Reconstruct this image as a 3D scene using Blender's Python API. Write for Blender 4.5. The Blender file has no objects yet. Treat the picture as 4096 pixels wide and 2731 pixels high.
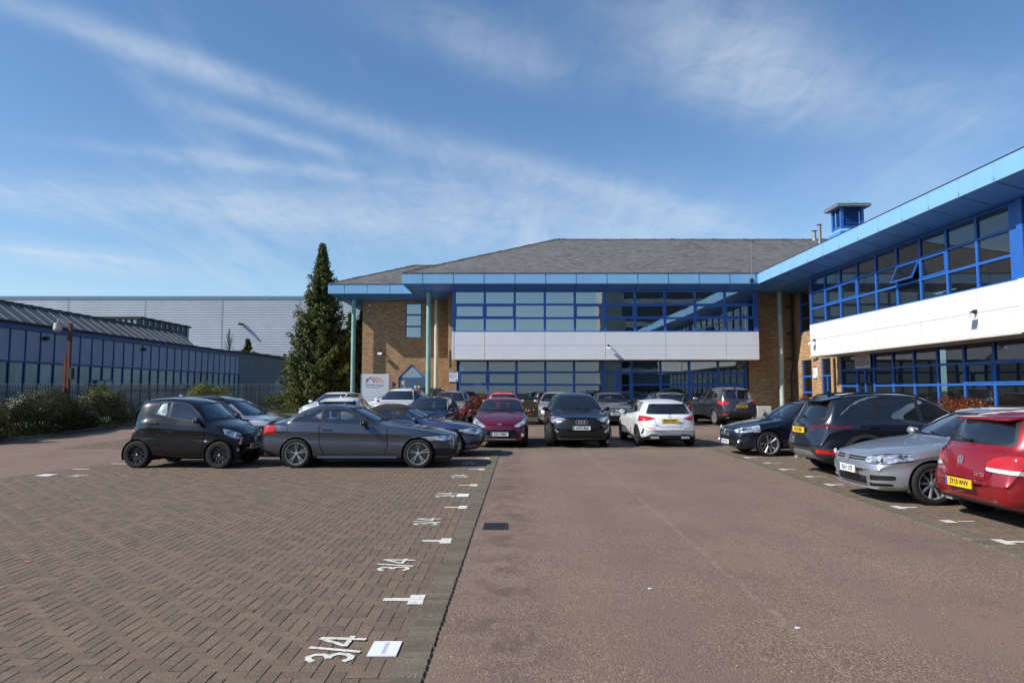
import bpy, bmesh, math, random
import numpy as np
from mathutils import Vector, Matrix
R = math.radians
random.seed(7)
rng = np.random.default_rng(7)
scene = bpy.context.scene
COL = scene.collection

# ------------------------------------------------------------------ camera
cam_d = bpy.data.cameras.new("camera")
cam = bpy.data.objects.new("camera", cam_d)
COL.objects.link(cam)
cam.location = (0, 0, 1.71)
cam.rotation_euler = (R(90) + math.atan(194.5 / 2731), 0, 0)
cam_d.sensor_width = 36
cam_d.lens = 36 * 2731 / 4096
cam_d.clip_start = 0.1
cam_d.clip_end = 3000
scene.camera = cam

# ------------------------------------------------------------------ sun, sky
SUNV = Vector((-2.9, -1.0, 2.5)).normalized()
sun_d = bpy.data.lights.new("sun", 'SUN')
sun_d.energy = 4.8
sun_d.angle = R(0.53)
sun_d.color = (1.0, 0.955, 0.89)
sun = bpy.data.objects.new("sun", sun_d)
COL.objects.link(sun)
sun.location = (-40, -14, 35)
sun.rotation_euler = SUNV.to_track_quat('Z', 'Y').to_euler()
scene.view_settings.view_transform = 'Standard'
scene.view_settings.look = 'None'
scene.view_settings.exposure = 0.28
scene.view_settings.gamma = 1.0
scene.cycles.max_bounces = 8
scene.cycles.transparent_max_bounces = 16
scene.cycles.caustics_reflective = False
scene.cycles.caustics_refractive = False
scene.cycles.sample_clamp_indirect = 6.0


class NT:
    """small node-tree helper"""
    def __init__(s, tree):
        s.t = tree
    def n(s, typ, **kw):
        nd = s.t.nodes.new(typ)
        for k, v in kw.items():
            if k.startswith('i_'):
                nd.inputs[k[2:].replace('_', ' ')].default_value = v
            else:
                setattr(nd, k, v)
        return nd
    def l(s, a, b):
        s.t.links.new(a, b)
    def math(s, op, a, b=None, c=None, clamp=False):
        nd = s.t.nodes.new('ShaderNodeMath'); nd.operation = op; nd.use_clamp = clamp
        for i, x in enumerate((a, b, c)):
            if x is None: continue
            if isinstance(x, (int, float)): nd.inputs[i].default_value = x
            else: s.l(x, nd.inputs[i])
        return nd.outputs[0]
    def ramp(s, fac, stops):
        nd = s.t.nodes.new('ShaderNodeValToRGB')
        e = nd.color_ramp.elements
        while len(e) < len(stops): e.new(0.5)
        for i, (p, c) in enumerate(stops):
            e[i].position = p
            e[i].color = c if len(c) == 4 else (*c, 1)
        s.l(fac, nd.inputs[0])
        return nd.outputs[0]
    def mix(s, fac, a, b, mode='MIX'):
        nd = s.t.nodes.new('ShaderNodeMix'); nd.data_type = 'RGBA'; nd.blend_type = mode
        if isinstance(fac, (int, float)): nd.inputs[0].default_value = fac
        else: s.l(fac, nd.inputs[0])
        for i, x in ((6, a), (7, b)):
            if isinstance(x, tuple): nd.inputs[i].default_value = (*x[:3], 1)
            else: s.l(x, nd.inputs[i])
        return nd.outputs[2]
    def noise(s, vec, scale, detail=3, rough=0.5, dist=0.0):
        nd = s.t.nodes.new('ShaderNodeTexNoise')
        nd.inputs['Scale'].default_value = scale; nd.inputs['Detail'].default_value = detail
        nd.inputs['Roughness'].default_value = rough; nd.inputs['Distortion'].default_value = dist
        if vec is not None: s.l(vec, nd.inputs['Vector'])
        return nd.outputs['Fac']


world = bpy.data.worlds.new("World")
scene.world = world
world.use_nodes = True
wt = NT(world.node_tree)
world.node_tree.nodes.clear()
SKY_STRENGTH = 0.124
sky = wt.n('ShaderNodeTexSky', sky_type='NISHITA', sun_disc=False)
sky.sun_elevation = math.asin(SUNV.z)
sky.sun_rotation = math.atan2(SUNV.x, SUNV.y)
sky.altitude = 50
sky.air_density = 1.0
sky.dust_density = 0.25
sky.ozone_density = 2.4
# high thin cirrus, laid on a plane far above and seen in perspective
tc = wt.n('ShaderNodeTexCoord')
sep = wt.n('ShaderNodeSeparateXYZ'); wt.l(tc.outputs['Generated'], sep.inputs[0])
zc = wt.math('MAXIMUM', sep.outputs[2], 0.02)
zc2 = wt.math('ADD', zc, 0.10)
px = wt.math('DIVIDE', sep.outputs[0], zc2)
py = wt.math('DIVIDE', sep.outputs[1], zc2)
comb = wt.n('ShaderNodeCombineXYZ'); wt.l(px, comb.inputs[0]); wt.l(py, comb.inputs[1])
# streaks run from far right towards near left
mp = wt.n('ShaderNodeMapping'); wt.l(comb.outputs[0], mp.inputs[0])
mp.inputs['Rotation'].default_value = (0, 0, R(62))
mp.inputs['Scale'].default_value = (1.0, 0.22, 1.0)
fine = wt.noise(mp.outputs[0], 4.2, 9, 0.62, 0.5)
mp2 = wt.n('ShaderNodeMapping'); wt.l(comb.outputs[0], mp2.inputs[0])
mp2.inputs['Rotation'].default_value = (0, 0, R(58))
mp2.inputs['Scale'].default_value = (1.0, 0.30, 1.0)
mp2.inputs['Location'].default_value = (3.1, 0.4, 0)
big = wt.noise(mp2.outputs[0], 0.95, 4, 0.55, 0.3)
wisp = wt.noise(comb.outputs[0], 7.0, 8, 0.65, 1.0)
cl = wt.math('ADD', wt.math('MULTIPLY', fine, 0.50), wt.math('MULTIPLY', big, 0.62))
cl = wt.math('ADD', cl, wt.math('MULTIPLY', wisp, 0.10))
cloud = wt.n('ShaderNodeMapRange', interpolation_type='SMOOTHSTEP'); wt.l(cl, cloud.inputs[0])
cloud.inputs[1].default_value = 0.60; cloud.inputs[2].default_value = 0.86
cloud.inputs[3].default_value = 0.0; cloud.inputs[4].default_value = 0.24


def cloud_blob(u, v, ang, ru, rv, amp):
    """one bank of cirrus round sky-plane point (u,v): an ellipse broken up by noise"""
    dx = wt.math('SUBTRACT', px, u); dy = wt.math('SUBTRACT', py, v)
    c, s_ = math.cos(ang), math.sin(ang)
    a = wt.math('ADD', wt.math('MULTIPLY', dx, c / ru), wt.math('MULTIPLY', dy, s_ / ru))
    b = wt.math('ADD', wt.math('MULTIPLY', dx, -s_ / rv), wt.math('MULTIPLY', dy, c / rv))
    d = wt.math('ADD', wt.math('MULTIPLY', a, a), wt.math('MULTIPLY', b, b))
    e = wt.math('EXPONENT', wt.math('MULTIPLY', d, -1.0))
    nn = wt.math('ADD', wt.math('MULTIPLY', fine, 1.6), wt.math('MULTIPLY', wisp, 1.2))
    nn = wt.math('SUBTRACT', nn, 0.85, clamp=True)
    nn = wt.math('ADD', wt.math('MULTIPLY', nn, 0.95), 0.07)
    return wt.math('MULTIPLY', wt.math('MULTIPLY', e, nn), amp)


def skydir(u, v):
    """sky-plane point of a photo pixel (real direction, same plane as the noise)"""
    th = math.atan(194.5 / 2731)
    x = (u - 2048) / 2731; y = -(v - 1365.5) / 2731
    d = Vector((x, math.cos(th) - y * math.sin(th), math.sin(th) + y * math.cos(th))).normalized()
    return d.x / (d.z + 0.10), d.y / (d.z + 0.10)


def streak(p, q, width, amp):
    a = Vector(skydir(*p)); b = Vector(skydir(*q)); m = (a + b) / 2; d = b - a
    return cloud_blob(m.x, m.y, math.atan2(d.y, d.x), d.length * 0.55, width, amp)


acc = cloud.outputs[0]
for args in (((0, 0), (1420, 500), 0.060, 0.62), ((900, 470), (1380, 620), 0.05, 0.55),
             ((2620, 60), (3270, 440), 0.17, 0.85), ((1650, 560), (2900, 900), 0.10, 0.45),
             ((-300, 760), (1700, 900), 0.20, 0.62), ((1000, 700), (3100, 960), 0.25, 0.22), ((500, 600), (1500, 720), 0.06, 0.45), ((-200, 980), (500, 1040), 0.05, 0.7), ((-100, 990), (700, 1090), 0.22, 0.6),
             ((1500, 20), (2300, 330), 0.10, 0.30), ((3450, 330), (3950, 480), 0.16, 0.28),
             ((3300, 780), (4100, 700), 0.5, 0.25), ((1300, 900), (3000, 1000), 0.5, 0.45)):
    acc = wt.math('ADD', acc, streak(*args))
acc = wt.math('MULTIPLY', wt.math('SUBTRACT', 1.0, wt.math('EXPONENT', wt.math('MULTIPLY', acc, -1.5))), 0.85)
up = wt.n('ShaderNodeMapRange'); wt.l(sep.outputs[2], up.inputs[0])
up.inputs[1].default_value = 0.0; up.inputs[2].default_value = 0.10
acc = wt.math('MULTIPLY', acc, up.outputs[0])
hsv = wt.n('ShaderNodeHueSaturation'); hsv.inputs['Saturation'].default_value = 1.16
wt.l(sky.outputs[0], hsv.inputs['Color'])
ccol = wt.mix(acc, hsv.outputs[0], (4.6, 5.2, 5.9))
hz = wt.n('ShaderNodeMapRange', interpolation_type='SMOOTHERSTEP'); wt.l(sep.outputs[2], hz.inputs[0])
hz.inputs[1].default_value = -0.02; hz.inputs[2].default_value = 0.20; hz.inputs[3].default_value = 0.80; hz.inputs[4].default_value = 0.0
ccol = wt.mix(hz.outputs[0], ccol, (3.3, 4.7, 6.1))
bg = wt.n('ShaderNodeBackground'); wt.l(ccol, bg.inputs[0]); bg.inputs[1].default_value = SKY_STRENGTH
wo = wt.n('ShaderNodeOutputWorld'); wt.l(bg.outputs[0], wo.inputs[0])


# ------------------------------------------------------------------ helpers
def link(o, parent=None):
    COL.objects.link(o)
    if parent is not None: o.parent = parent
    return o


def empty(name, loc=(0, 0, 0), rz=0.0, label=None, cat=None, group=None, kind=None):
    o = bpy.data.objects.new(name, None)
    o.empty_display_size = 0.3
    o.location = loc; o.rotation_euler = (0, 0, rz)
    COL.objects.link(o)
    return tag(o, label, cat, group, kind)


def tag(o, label=None, cat=None, group=None, kind=None):
    if label: o['label'] = label
    if cat: o['category'] = cat
    if group: o['group'] = group
    if kind: o['kind'] = kind
    return o


class MB:
    """collects polygons and builds ONE mesh object"""
    def __init__(s, f=None):
        s.v = []; s.f = []; s.T = f
    def poly(s, pts):
        b = len(s.v)
        for p in pts: s.v.append(tuple(s.T(*p)) if s.T else tuple(p))
        s.f.append(tuple(range(b, b + len(pts))))
        return s
    def box(s, x0, x1, y0, y1, z0, z1):
        P = [(x0, y0, z0), (x1, y0, z0), (x1, y1, z0), (x0, y1, z0), (x0, y0, z1), (x1, y0, z1), (x1, y1, z1), (x0, y1, z1)]
        return s.hexa(P)
    def hexa(s, P):
        b = len(s.v)
        for p in P: s.v.append(tuple(s.T(*p)) if s.T else tuple(p))
        for f in ((0, 3, 2, 1), (4, 5, 6, 7), (0, 1, 5, 4), (1, 2, 6, 5), (2, 3, 7, 6), (3, 0, 4, 7)):
            s.f.append(tuple(b + i for i in f))
        return s
    def prism(s, poly, axis, a0, a1):
        """poly: 2-D outline; axis: the axis it is extruded along"""
        def P(p, a):
            return {'x': (a, p[0], p[1]), 'y': (p[0], a, p[1]), 'z': (p[0], p[1], a)}[axis]
        n = len(poly); b = len(s.v)
        for p in poly: s.v.append(tuple(s.T(*P(p, a0))) if s.T else P(p, a0))
        for p in poly: s.v.append(tuple(s.T(*P(p, a1))) if s.T else P(p, a1))
        s.f.append(tuple(range(b + n - 1, b - 1, -1))); s.f.append(tuple(range(b + n, b + 2 * n)))
        for i in range(n):
            j = (i + 1) % n
            s.f.append((b + i, b + j, b + n + j, b + n + i))
        return s
    def tube(s, p, q, r0, r1=None, n=12, cap=True):
        r1 = r0 if r1 is None else r1
        p = Vector(p); q = Vector(q); d = (q - p).normalized()
        a = d.orthogonal().normalized(); c = d.cross(a)
        b = len(s.v)
        for (o, r) in ((p, r0), (q, r1)):
            for i in range(n):
                t = 2 * math.pi * i / n
                w = o + a * (r * math.cos(t)) + c * (r * math.sin(t))
                s.v.append(tuple(s.T(*w)) if s.T else tuple(w))
        for i in range(n):
            j = (i + 1) % n
            s.f.append((b + i, b + j, b + n + j, b + n + i))
        if cap:
            s.f.append(tuple(b + i for i in range(n - 1, -1, -1))); s.f.append(tuple(b + n + i for i in range(n)))
        return s
    def sphere(s, c, r, n=12, m=8, sc=(1, 1, 1)):
        b = len(s.v)
        for j in range(m + 1):
            ph = math.pi * j / m
            for i in range(n):
                t = 2 * math.pi * i / n
                w = (c[0] + r * sc[0] * math.sin(ph) * math.cos(t), c[1] + r * sc[1] * math.sin(ph) * math.sin(t), c[2] + r * sc[2] * math.cos(ph))
                s.v.append(tuple(s.T(*w)) if s.T else w)
        for j in range(m):
            for i in range(n):
                k = (i + 1) % n
                s.f.append((b + j * n + i, b + (j + 1) * n + i, b + (j + 1) * n + k, b + j * n + k))
        return s
    def build(s, name, mat, parent=None, smooth=False, bevel=0.0, loc=None):
        me = bpy.data.meshes.new(name)
        me.from_pydata(s.v, [], s.f)
        me.validate()
        bm = bmesh.new(); bm.from_mesh(me)
        bmesh.ops.recalc_face_normals(bm, faces=bm.faces)
        if bevel > 0:
            bmesh.ops.remove_doubles(bm, verts=bm.verts, dist=1e-5)
            try: bmesh.ops.bevel(bm, geom=list(bm.edges), offset=bevel, segments=2, affect='EDGES', profile=0.7, clamp_overlap=True)
            except Exception: pass
        bm.to_mesh(me); bm.free()
        if mat: me.materials.append(mat)
        if smooth:
            for p in me.polygons: p.use_smooth = True
            try: me.set_sharp_from_angle(angle=R(40))
            except Exception: pass
        o = bpy.data.objects.new(name, me)
        if loc: o.location = loc
        return link(o, parent)


def text_obj(name, s, size, mat, parent, M, bold=0.0, align='CENTER', sx=1.0, extrude=0.0):
    cu = bpy.data.curves.new(name, 'FONT')
    cu.body = s; cu.size = size; cu.align_x = align; cu.align_y = 'CENTER'
    cu.offset = bold; cu.extrude = extrude; cu.resolution_u = 3
    tmp = bpy.data.objects.new('tmp', cu)
    me = bpy.data.meshes.new_from_object(tmp)
    bpy.data.objects.remove(tmp); bpy.data.curves.remove(cu)
    me.name = name
    me.materials.clear(); me.materials.append(mat)
    me.transform(Matrix.Diagonal((sx, 1, 1, 1)))
    o = bpy.data.objects.new(name, me)
    link(o, parent)
    o.matrix_local = M
    return o


def gz(y):
    """the car park rises a little towards the building"""
    if y < 23: return 0.0
    if y < 33:
        t = (y - 23) / 10
        return 0.16 * t * t * (3 - 2 * t)
    return 0.16 + min(y - 33, 25) * 0.003


def Mloc(x, y, z): return Matrix.Translation((x, y, z))


# ------------------------------------------------------------------ materials
def new_mat(name):
    m = bpy.data.materials.new(name); m.use_nodes = True
    m.node_tree.nodes.clear()
    t = NT(m.node_tree)
    out = t.n('ShaderNodeOutputMaterial')
    b = t.n('ShaderNodeBsdfPrincipled')
    t.l(b.outputs[0], out.inputs[0])
    return m, t, b, out


def flat(name, col, rough=0.6, metal=0.0, var=0.08, scale=6.0, coat=0.0, bump=0.0, bscale=80, spec=0.5, stain=0.0):
    m, t, b, out = new_mat(name)
    tcn = t.n('ShaderNodeTexCoord'); v = tcn.outputs['Object']
    nz = t.noise(v, scale, 5, 0.6)
    c2 = tuple(max(0, c * (1 - var * 2)) for c in col); c3 = tuple(min(1, c * (1 + var)) for c in col)
    c = t.ramp(nz, [(0.3, c2), (0.7, c3)])
    if stain > 0:
        s = t.noise(v, scale * 0.35, 6, 0.7, 0.6)
        s = t.ramp(s, [(0.52, (0, 0, 0)), (0.72, (1, 1, 1))])
        c = t.mix(t.math('MULTIPLY', s, stain), c, tuple(x * 0.55 for x in col))
    t.l(c, b.inputs['Base Color'])
    b.inputs['Roughness'].default_value = rough
    b.inputs['Metallic'].default_value = metal
    b.inputs['Coat Weight'].default_value = coat
    b.inputs['Coat Roughness'].default_value = 0.03
    b.inputs['Specular IOR Level'].default_value = spec
    if bump > 0:
        bn = t.n('ShaderNodeBump'); bn.inputs['Strength'].default_value = bump; bn.inputs['Distance'].default_value = 0.01
        t.l(t.noise(v, bscale, 4, 0.6), bn.inputs['Height']); t.l(bn.outputs[0], b.inputs['Normal'])
    return m


def car_paint(name, col, metallic=0.5, rough=0.32, dust=0.12, spec=0.5):
    m, t, b, out = new_mat(name)
    v = t.n('ShaderNodeTexCoord').outputs['Object']
    geo = t.n('ShaderNodeSeparateXYZ'); t.l(v, geo.inputs[0])
    # road film on the lower flanks, patchy
    low = t.n('ShaderNodeMapRange'); t.l(geo.outputs[2], low.inputs[0])
    low.inputs[1].default_value = 0.75; low.inputs[2].default_value = 0.15
    dn = t.noise(v, 5, 6, 0.7, 0.3)
    df = t.math('MULTIPLY', t.math('MULTIPLY', low.outputs[0], dn), dust * 2.2, clamp=True)
    df = t.math('ADD', df, t.math('MULTIPLY', dn, dust * 0.12))
    c = t.mix(df, col, (0.20, 0.17, 0.14))
    t.l(c, b.inputs['Base Color'])
    b.inputs['Metallic'].default_value = metallic; b.inputs['Specular IOR Level'].default_value = spec
    fl = t.noise(v, 900, 2, 0.5)
    t.l(t.math('ADD', t.math('MULTIPLY', fl, 0.10), rough - 0.05), b.inputs['Roughness'])
    b.inputs['Coat Weight'].default_value = 1.0
    t.l(t.math('ADD', t.math('MULTIPLY', df, 0.5), 0.025), b.inputs['Coat Roughness'])
    bn = t.n('ShaderNodeBump'); bn.inputs['Strength'].default_value = 0.10; bn.inputs['Distance'].default_value = 0.012
    t.l(t.noise(v, 2.3, 2, 0.5), bn.inputs['Height']); t.l(bn.outputs[0], b.inputs['Coat Normal'])
    return m


def glass_mat(name, tint=(0.25, 0.30, 0.31), base=0.08, boost=1.0, wave=0.15, rough=0.015, refl=(0.92, 0.96, 1.0), wscale=0.9):
    m = bpy.data.materials.new(name); m.use_nodes = True
    m.node_tree.nodes.clear(); t = NT(m.node_tree)
    out = t.n('ShaderNodeOutputMaterial')
    tr = t.n('ShaderNodeBsdfTransparent'); tr.inputs[0].default_value = (*tint, 1)
    gl = t.n('ShaderNodeBsdfGlossy'); gl.inputs[0].default_value = (*refl, 1); gl.inputs['Roughness'].default_value = rough
    v = t.n('ShaderNodeTexCoord').outputs['Object']
    bn = t.n('ShaderNodeBump'); bn.inputs['Strength'].default_value = wave; bn.inputs['Distance'].default_value = 0.02
    t.l(t.noise(v, wscale, 2, 0.5, 0.3), bn.inputs['Height']); t.l(bn.outputs[0], gl.inputs['Normal'])
    lw = t.n('ShaderNodeLayerWeight'); lw.inputs[0].default_value = 0.5
    sch = t.math('ADD', t.math('MULTIPLY', t.math('POWER', lw.outputs['Facing'], 4.5), 0.96), 0.04)
    f = t.math('ADD', t.math('MULTIPLY', sch, boost), base, clamp=True)
    # a thin film of dirt
    df = t.n('ShaderNodeBsdfDiffuse'); df.inputs[0].default_value = (0.35, 0.34, 0.31, 1)
    mx = t.n('ShaderNodeMixShader'); t.l(f, mx.inputs[0]); t.l(tr.outputs[0], mx.inputs[1]); t.l(gl.outputs[0], mx.inputs[2])
    m2 = t.n('ShaderNodeMixShader')
    t.l(t.math('MULTIPLY', t.noise(v, 2.1, 5, 0.7), 0.045), m2.inputs[0])
    t.l(mx.outputs[0], m2.inputs[1]); t.l(df.outputs[0], m2.inputs[2])
    t.l(m2.outputs[0], out.inputs[0])
    return m


def wallvec(t):
    v = t.n('ShaderNodeTexCoord').outputs['Object']
    s = t.n('ShaderNodeSeparateXYZ'); t.l(v, s.inputs[0])
    c = t.n('ShaderNodeCombineXYZ'); t.l(t.math('ADD', s.outputs[0], s.outputs[1]), c.inputs[0]); t.l(s.outputs[2], c.inputs[1])
    return v, c.outputs[0]


def brick_mat():
    m, t, b, out = new_mat('brick')
    v, w = wallvec(t)
    br = t.n('ShaderNodeTexBrick'); t.l(w, br.inputs['Vector'])
    br.inputs['Scale'].default_value = 1.0; br.inputs['Brick Width'].default_value = 0.225
    br.inputs['Row Height'].default_value = 0.075; br.inputs['Mortar Size'].default_value = 0.009
    br.inputs['Mortar Smooth'].default_value = 0.3; br.inputs['Bias'].default_value = -0.1
    br.inputs['Color1'].default_value = (0.56, 0.35, 0.17, 1); br.inputs['Color2'].default_value = (0.25, 0.11, 0.055, 1)
    br.inputs['Mortar'].default_value = (0.20, 0.145, 0.09, 1)
    n1 = t.noise(w, 1.2, 5, 0.6)
    c = t.mix(t.math('MULTIPLY', n1, 0.3), br.outputs[0], (0.38, 0.25, 0.14))
    n2 = t.noise(v, 60, 3, 0.6)
    c = t.mix(0.2, c, t.ramp(n2, [(0.3, (0.22, 0.14, 0.08)), (0.7, (0.52, 0.36, 0.20))]), 'MIX')
    t.l(c, b.inputs['Base Color']); b.inputs['Roughness'].default_value = 0.9
    bn = t.n('ShaderNodeBump'); bn.inputs['Strength'].default_value = 0.6; bn.inputs['Distance'].default_value = 0.008
    t.l(t.math('SUBTRACT', t.math('MULTIPLY', n2, 0.4), br.outputs[1]), bn.inputs['Height']); t.l(bn.outputs[0], b.inputs['Normal'])
    return m


def slate_mat():
    m, t, b, out = new_mat('roof_slate')
    uv = t.n('ShaderNodeTexCoord').outputs['UV']
    br = t.n('ShaderNodeTexBrick'); t.l(uv, br.inputs['Vector'])
    br.inputs['Scale'].default_value = 1.0; br.inputs['Brick Width'].default_value = 0.30
    br.inputs['Row Height'].default_value = 0.22; br.inputs['Mortar Size'].default_value = 0.016
    br.inputs['Mortar Smooth'].default_value = 0.6
    br.inputs['Color1'].default_value = (0.155, 0.147, 0.140, 1); br.inputs['Color2'].default_value = (0.080, 0.076, 0.073, 1)
    br.inputs['Mortar'].default_value = (0.035, 0.034, 0.033, 1)
    n1 = t.noise(uv, 0.5, 6, 0.65)
    c = t.mix(t.ramp(n1, [(0.4, (0, 0, 0)), (0.75, (0.6, 0.6, 0.6))]), br.outputs[0], (0.15, 0.145, 0.12))
    n2 = t.noise(uv, 5.5, 2, 0.5)
    c = t.mix(t.ramp(n2, [(0.765, (0, 0, 0)), (0.80, (0.8, 0.8, 0.8))]), c, (0.42, 0.42, 0.38))
    n3 = t.noise(uv, 25, 3, 0.6)
    c = t.mix(0.5, c, t.ramp(n3, [(0.3, (0.30, 0.30, 0.30)), (0.7, (0.8, 0.8, 0.8))]), 'OVERLAY')
    t.l(c, b.inputs['Base Color']); b.inputs['Roughness'].default_value = 0.75
    bn = t.n('ShaderNodeBump'); bn.inputs['Strength'].default_value = 0.8; bn.inputs['Distance'].default_value = 0.015
    sp = t.n('ShaderNodeSeparateXYZ'); t.l(uv, sp.inputs[0])
    saw = t.math('FRACT', t.math('DIVIDE', sp.outputs[1], 0.22))
    t.l(t.math('SUBTRACT', t.math('MULTIPLY', saw, -1.0), br.outputs[1]), bn.inputs['Height']); t.l(bn.outputs[0], b.inputs['Normal'])
    return m


def asphalt_mat():
    m, t, b, out = new_mat('red_brown_asphalt')
    v = t.n('ShaderNodeTexCoord').outputs['Object']
    base = t.ramp(t.noise(v, 0.45, 6, 0.6, 0.4), [(0.30, (0.168, 0.113, 0.086)), (0.72, (0.236, 0.160, 0.122))])
    p2 = t.noise(v, 1.7, 6, 0.7, 0.5)
    base = t.mix(t.ramp(p2, [(0.52, (0, 0, 0)), (0.75, (0.55, 0.55, 0.55))]), base, (0.135, 0.090, 0.068))
    # aggregate: every stone has its own tone
    vo = t.n('ShaderNodeTexVoronoi'); vo.inputs['Scale'].default_value = 75; t.l(v, vo.inputs['Vector'])
    sp = t.n('ShaderNodeSeparateColor'); t.l(vo.outputs['Color'], sp.inputs[0])
    ag = t.ramp(sp.outputs[0], [(0.0, (0.04, 0.028, 0.020)), (0.25, (0.11, 0.073, 0.054)), (0.75, (0.235, 0.160, 0.116)), (0.97, (0.42, 0.33, 0.25))])
    cov = t.noise(v, 0.7, 4, 0.6, 0.2)
    c = t.mix(t.ramp(cov, [(0.35, (0.06, 0.06, 0.06)), (0.7, (0.50, 0.50, 0.50))]), base, ag)
    v2 = t.n('ShaderNodeTexVoronoi'); v2.inputs['Scale'].default_value = 22; t.l(v, v2.inputs['Vector'])
    s2 = t.n('ShaderNodeSeparateColor'); t.l(v2.outputs['Color'], s2.inputs[0])
    spk = t.math('MULTIPLY', t.math('GREATER_THAN', s2.outputs[1], 0.93), t.math('LESS_THAN', v2.outputs['Distance'], 0.16))
    c = t.mix(t.math('MULTIPLY', spk, 0.75), c, (0.50, 0.45, 0.38))
    spd = t.math('MULTIPLY', t.math('LESS_THAN', s2.outputs[1], 0.06), t.math('LESS_THAN', v2.outputs['Distance'], 0.2))
    c = t.mix(t.math('MULTIPLY', spd, 0.7), c, (0.04, 0.03, 0.025))
    # old joint between two laid strips, running away to the upper left
    xyz = t.n('ShaderNodeSeparateXYZ'); t.l(v, xyz.inputs[0])
    wob = t.math('MULTIPLY', t.math('SUBTRACT', t.noise(v, 1.6, 4, 0.6), 0.5), 0.14)
    dline = t.math('ABSOLUTE', t.math('ADD', t.math('SUBTRACT', xyz.outputs[0], 2.02), wob))
    jf = t.n('ShaderNodeMapRange'); t.l(dline, jf.inputs[0]); jf.inputs[1].default_value = 0.05; jf.inputs[2].default_value = 0.0
    jn = t.ramp(t.noise(v, 4, 4, 0.7), [(0.42, (0, 0, 0)), (0.6, (0.45, 0.45, 0.45))])
    c = t.mix(t.math('MULTIPLY', jf.outputs[0], jn), c, (0.34, 0.24, 0.20))
    st = t.ramp(t.noise(v, 0.9, 7, 0.75, 1.2), [(0.60, (0, 0, 0)), (0.74, (0.5, 0.5, 0.5))])
    c = t.mix(st, c, (0.085, 0.062, 0.052))
    # grubby gutter beside the left kerb strip and worn wheel tracks
    gd = t.math('ABSOLUTE', t.math('SUBTRACT', xyz.outputs[0], -0.05))
    gf = t.n('ShaderNodeMapRange'); t.l(gd, gf.inputs[0]); gf.inputs[1].default_value = 0.55; gf.inputs[2].default_value = 0.05
    gn = t.ramp(t.noise(v, 2.6, 6, 0.7, 0.6), [(0.45, (0, 0, 0)), (0.62, (0.65, 0.65, 0.65))])
    c = t.mix(t.math('MULTIPLY', gf.outputs[0], gn), c, (0.085, 0.058, 0.048))
    for xw in (1.15, 3.0, 4.4):
        wd_ = t.math('ABSOLUTE', t.math('ADD', t.math('SUBTRACT', xyz.outputs[0], xw), t.math('MULTIPLY', t.math('SUBTRACT', t.noise(v, .25, 2, .5), 0.5), 0.8)))
        wf_ = t.n('ShaderNodeMapRange', interpolation_type='SMOOTHSTEP'); t.l(wd_, wf_.inputs[0]); wf_.inputs[1].default_value = 0.38; wf_.inputs[2].default_value = 0.05; wf_.inputs[3].default_value = 0; wf_.inputs[4].default_value = 0.22
        c = t.mix(wf_.outputs[0], c, (0.15, 0.112, 0.088))
    crk = t.n('ShaderNodeTexVoronoi', feature='DISTANCE_TO_EDGE'); crk.inputs['Scale'].default_value = 0.35
    wv = t.n('ShaderNodeVectorMath', operation='ADD'); t.l(v, wv.inputs[0])
    nz_ = t.n('ShaderNodeTexNoise'); nz_.inputs['Scale'].default_value = 1.5; nz_.inputs['Detail'].default_value = 6; t.l(v, nz_.inputs['Vector']); t.l(nz_.outputs['Color'], wv.inputs[1]); t.l(wv.outputs[0], crk.inputs['Vector'])
    ck = t.math('MULTIPLY', t.math('LESS_THAN', crk.outputs['Distance'], 0.0022), t.ramp(t.noise(v, .5, 3, .5), [(.52, (0, 0, 0)), (.6, (.7, .7, .7))]))
    c = t.mix(ck, c, (0.05, 0.037, 0.03))
    t.l(c, b.inputs['Base Color']); b.inputs['Roughness'].default_value = 0.92
    b.inputs['Specular IOR Level'].default_value = 0.3
    bn = t.n('ShaderNodeBump'); bn.inputs['Strength'].default_value = 0.55; bn.inputs['Distance'].default_value = 0.006
    hh = t.math('ADD', t.math('MULTIPLY', vo.outputs['Distance'], -1.5), t.noise(v, 220, 2, 0.6))
    t.l(hh, bn.inputs['Height']); t.l(bn.outputs[0], b.inputs['Normal'])
    return m


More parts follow.
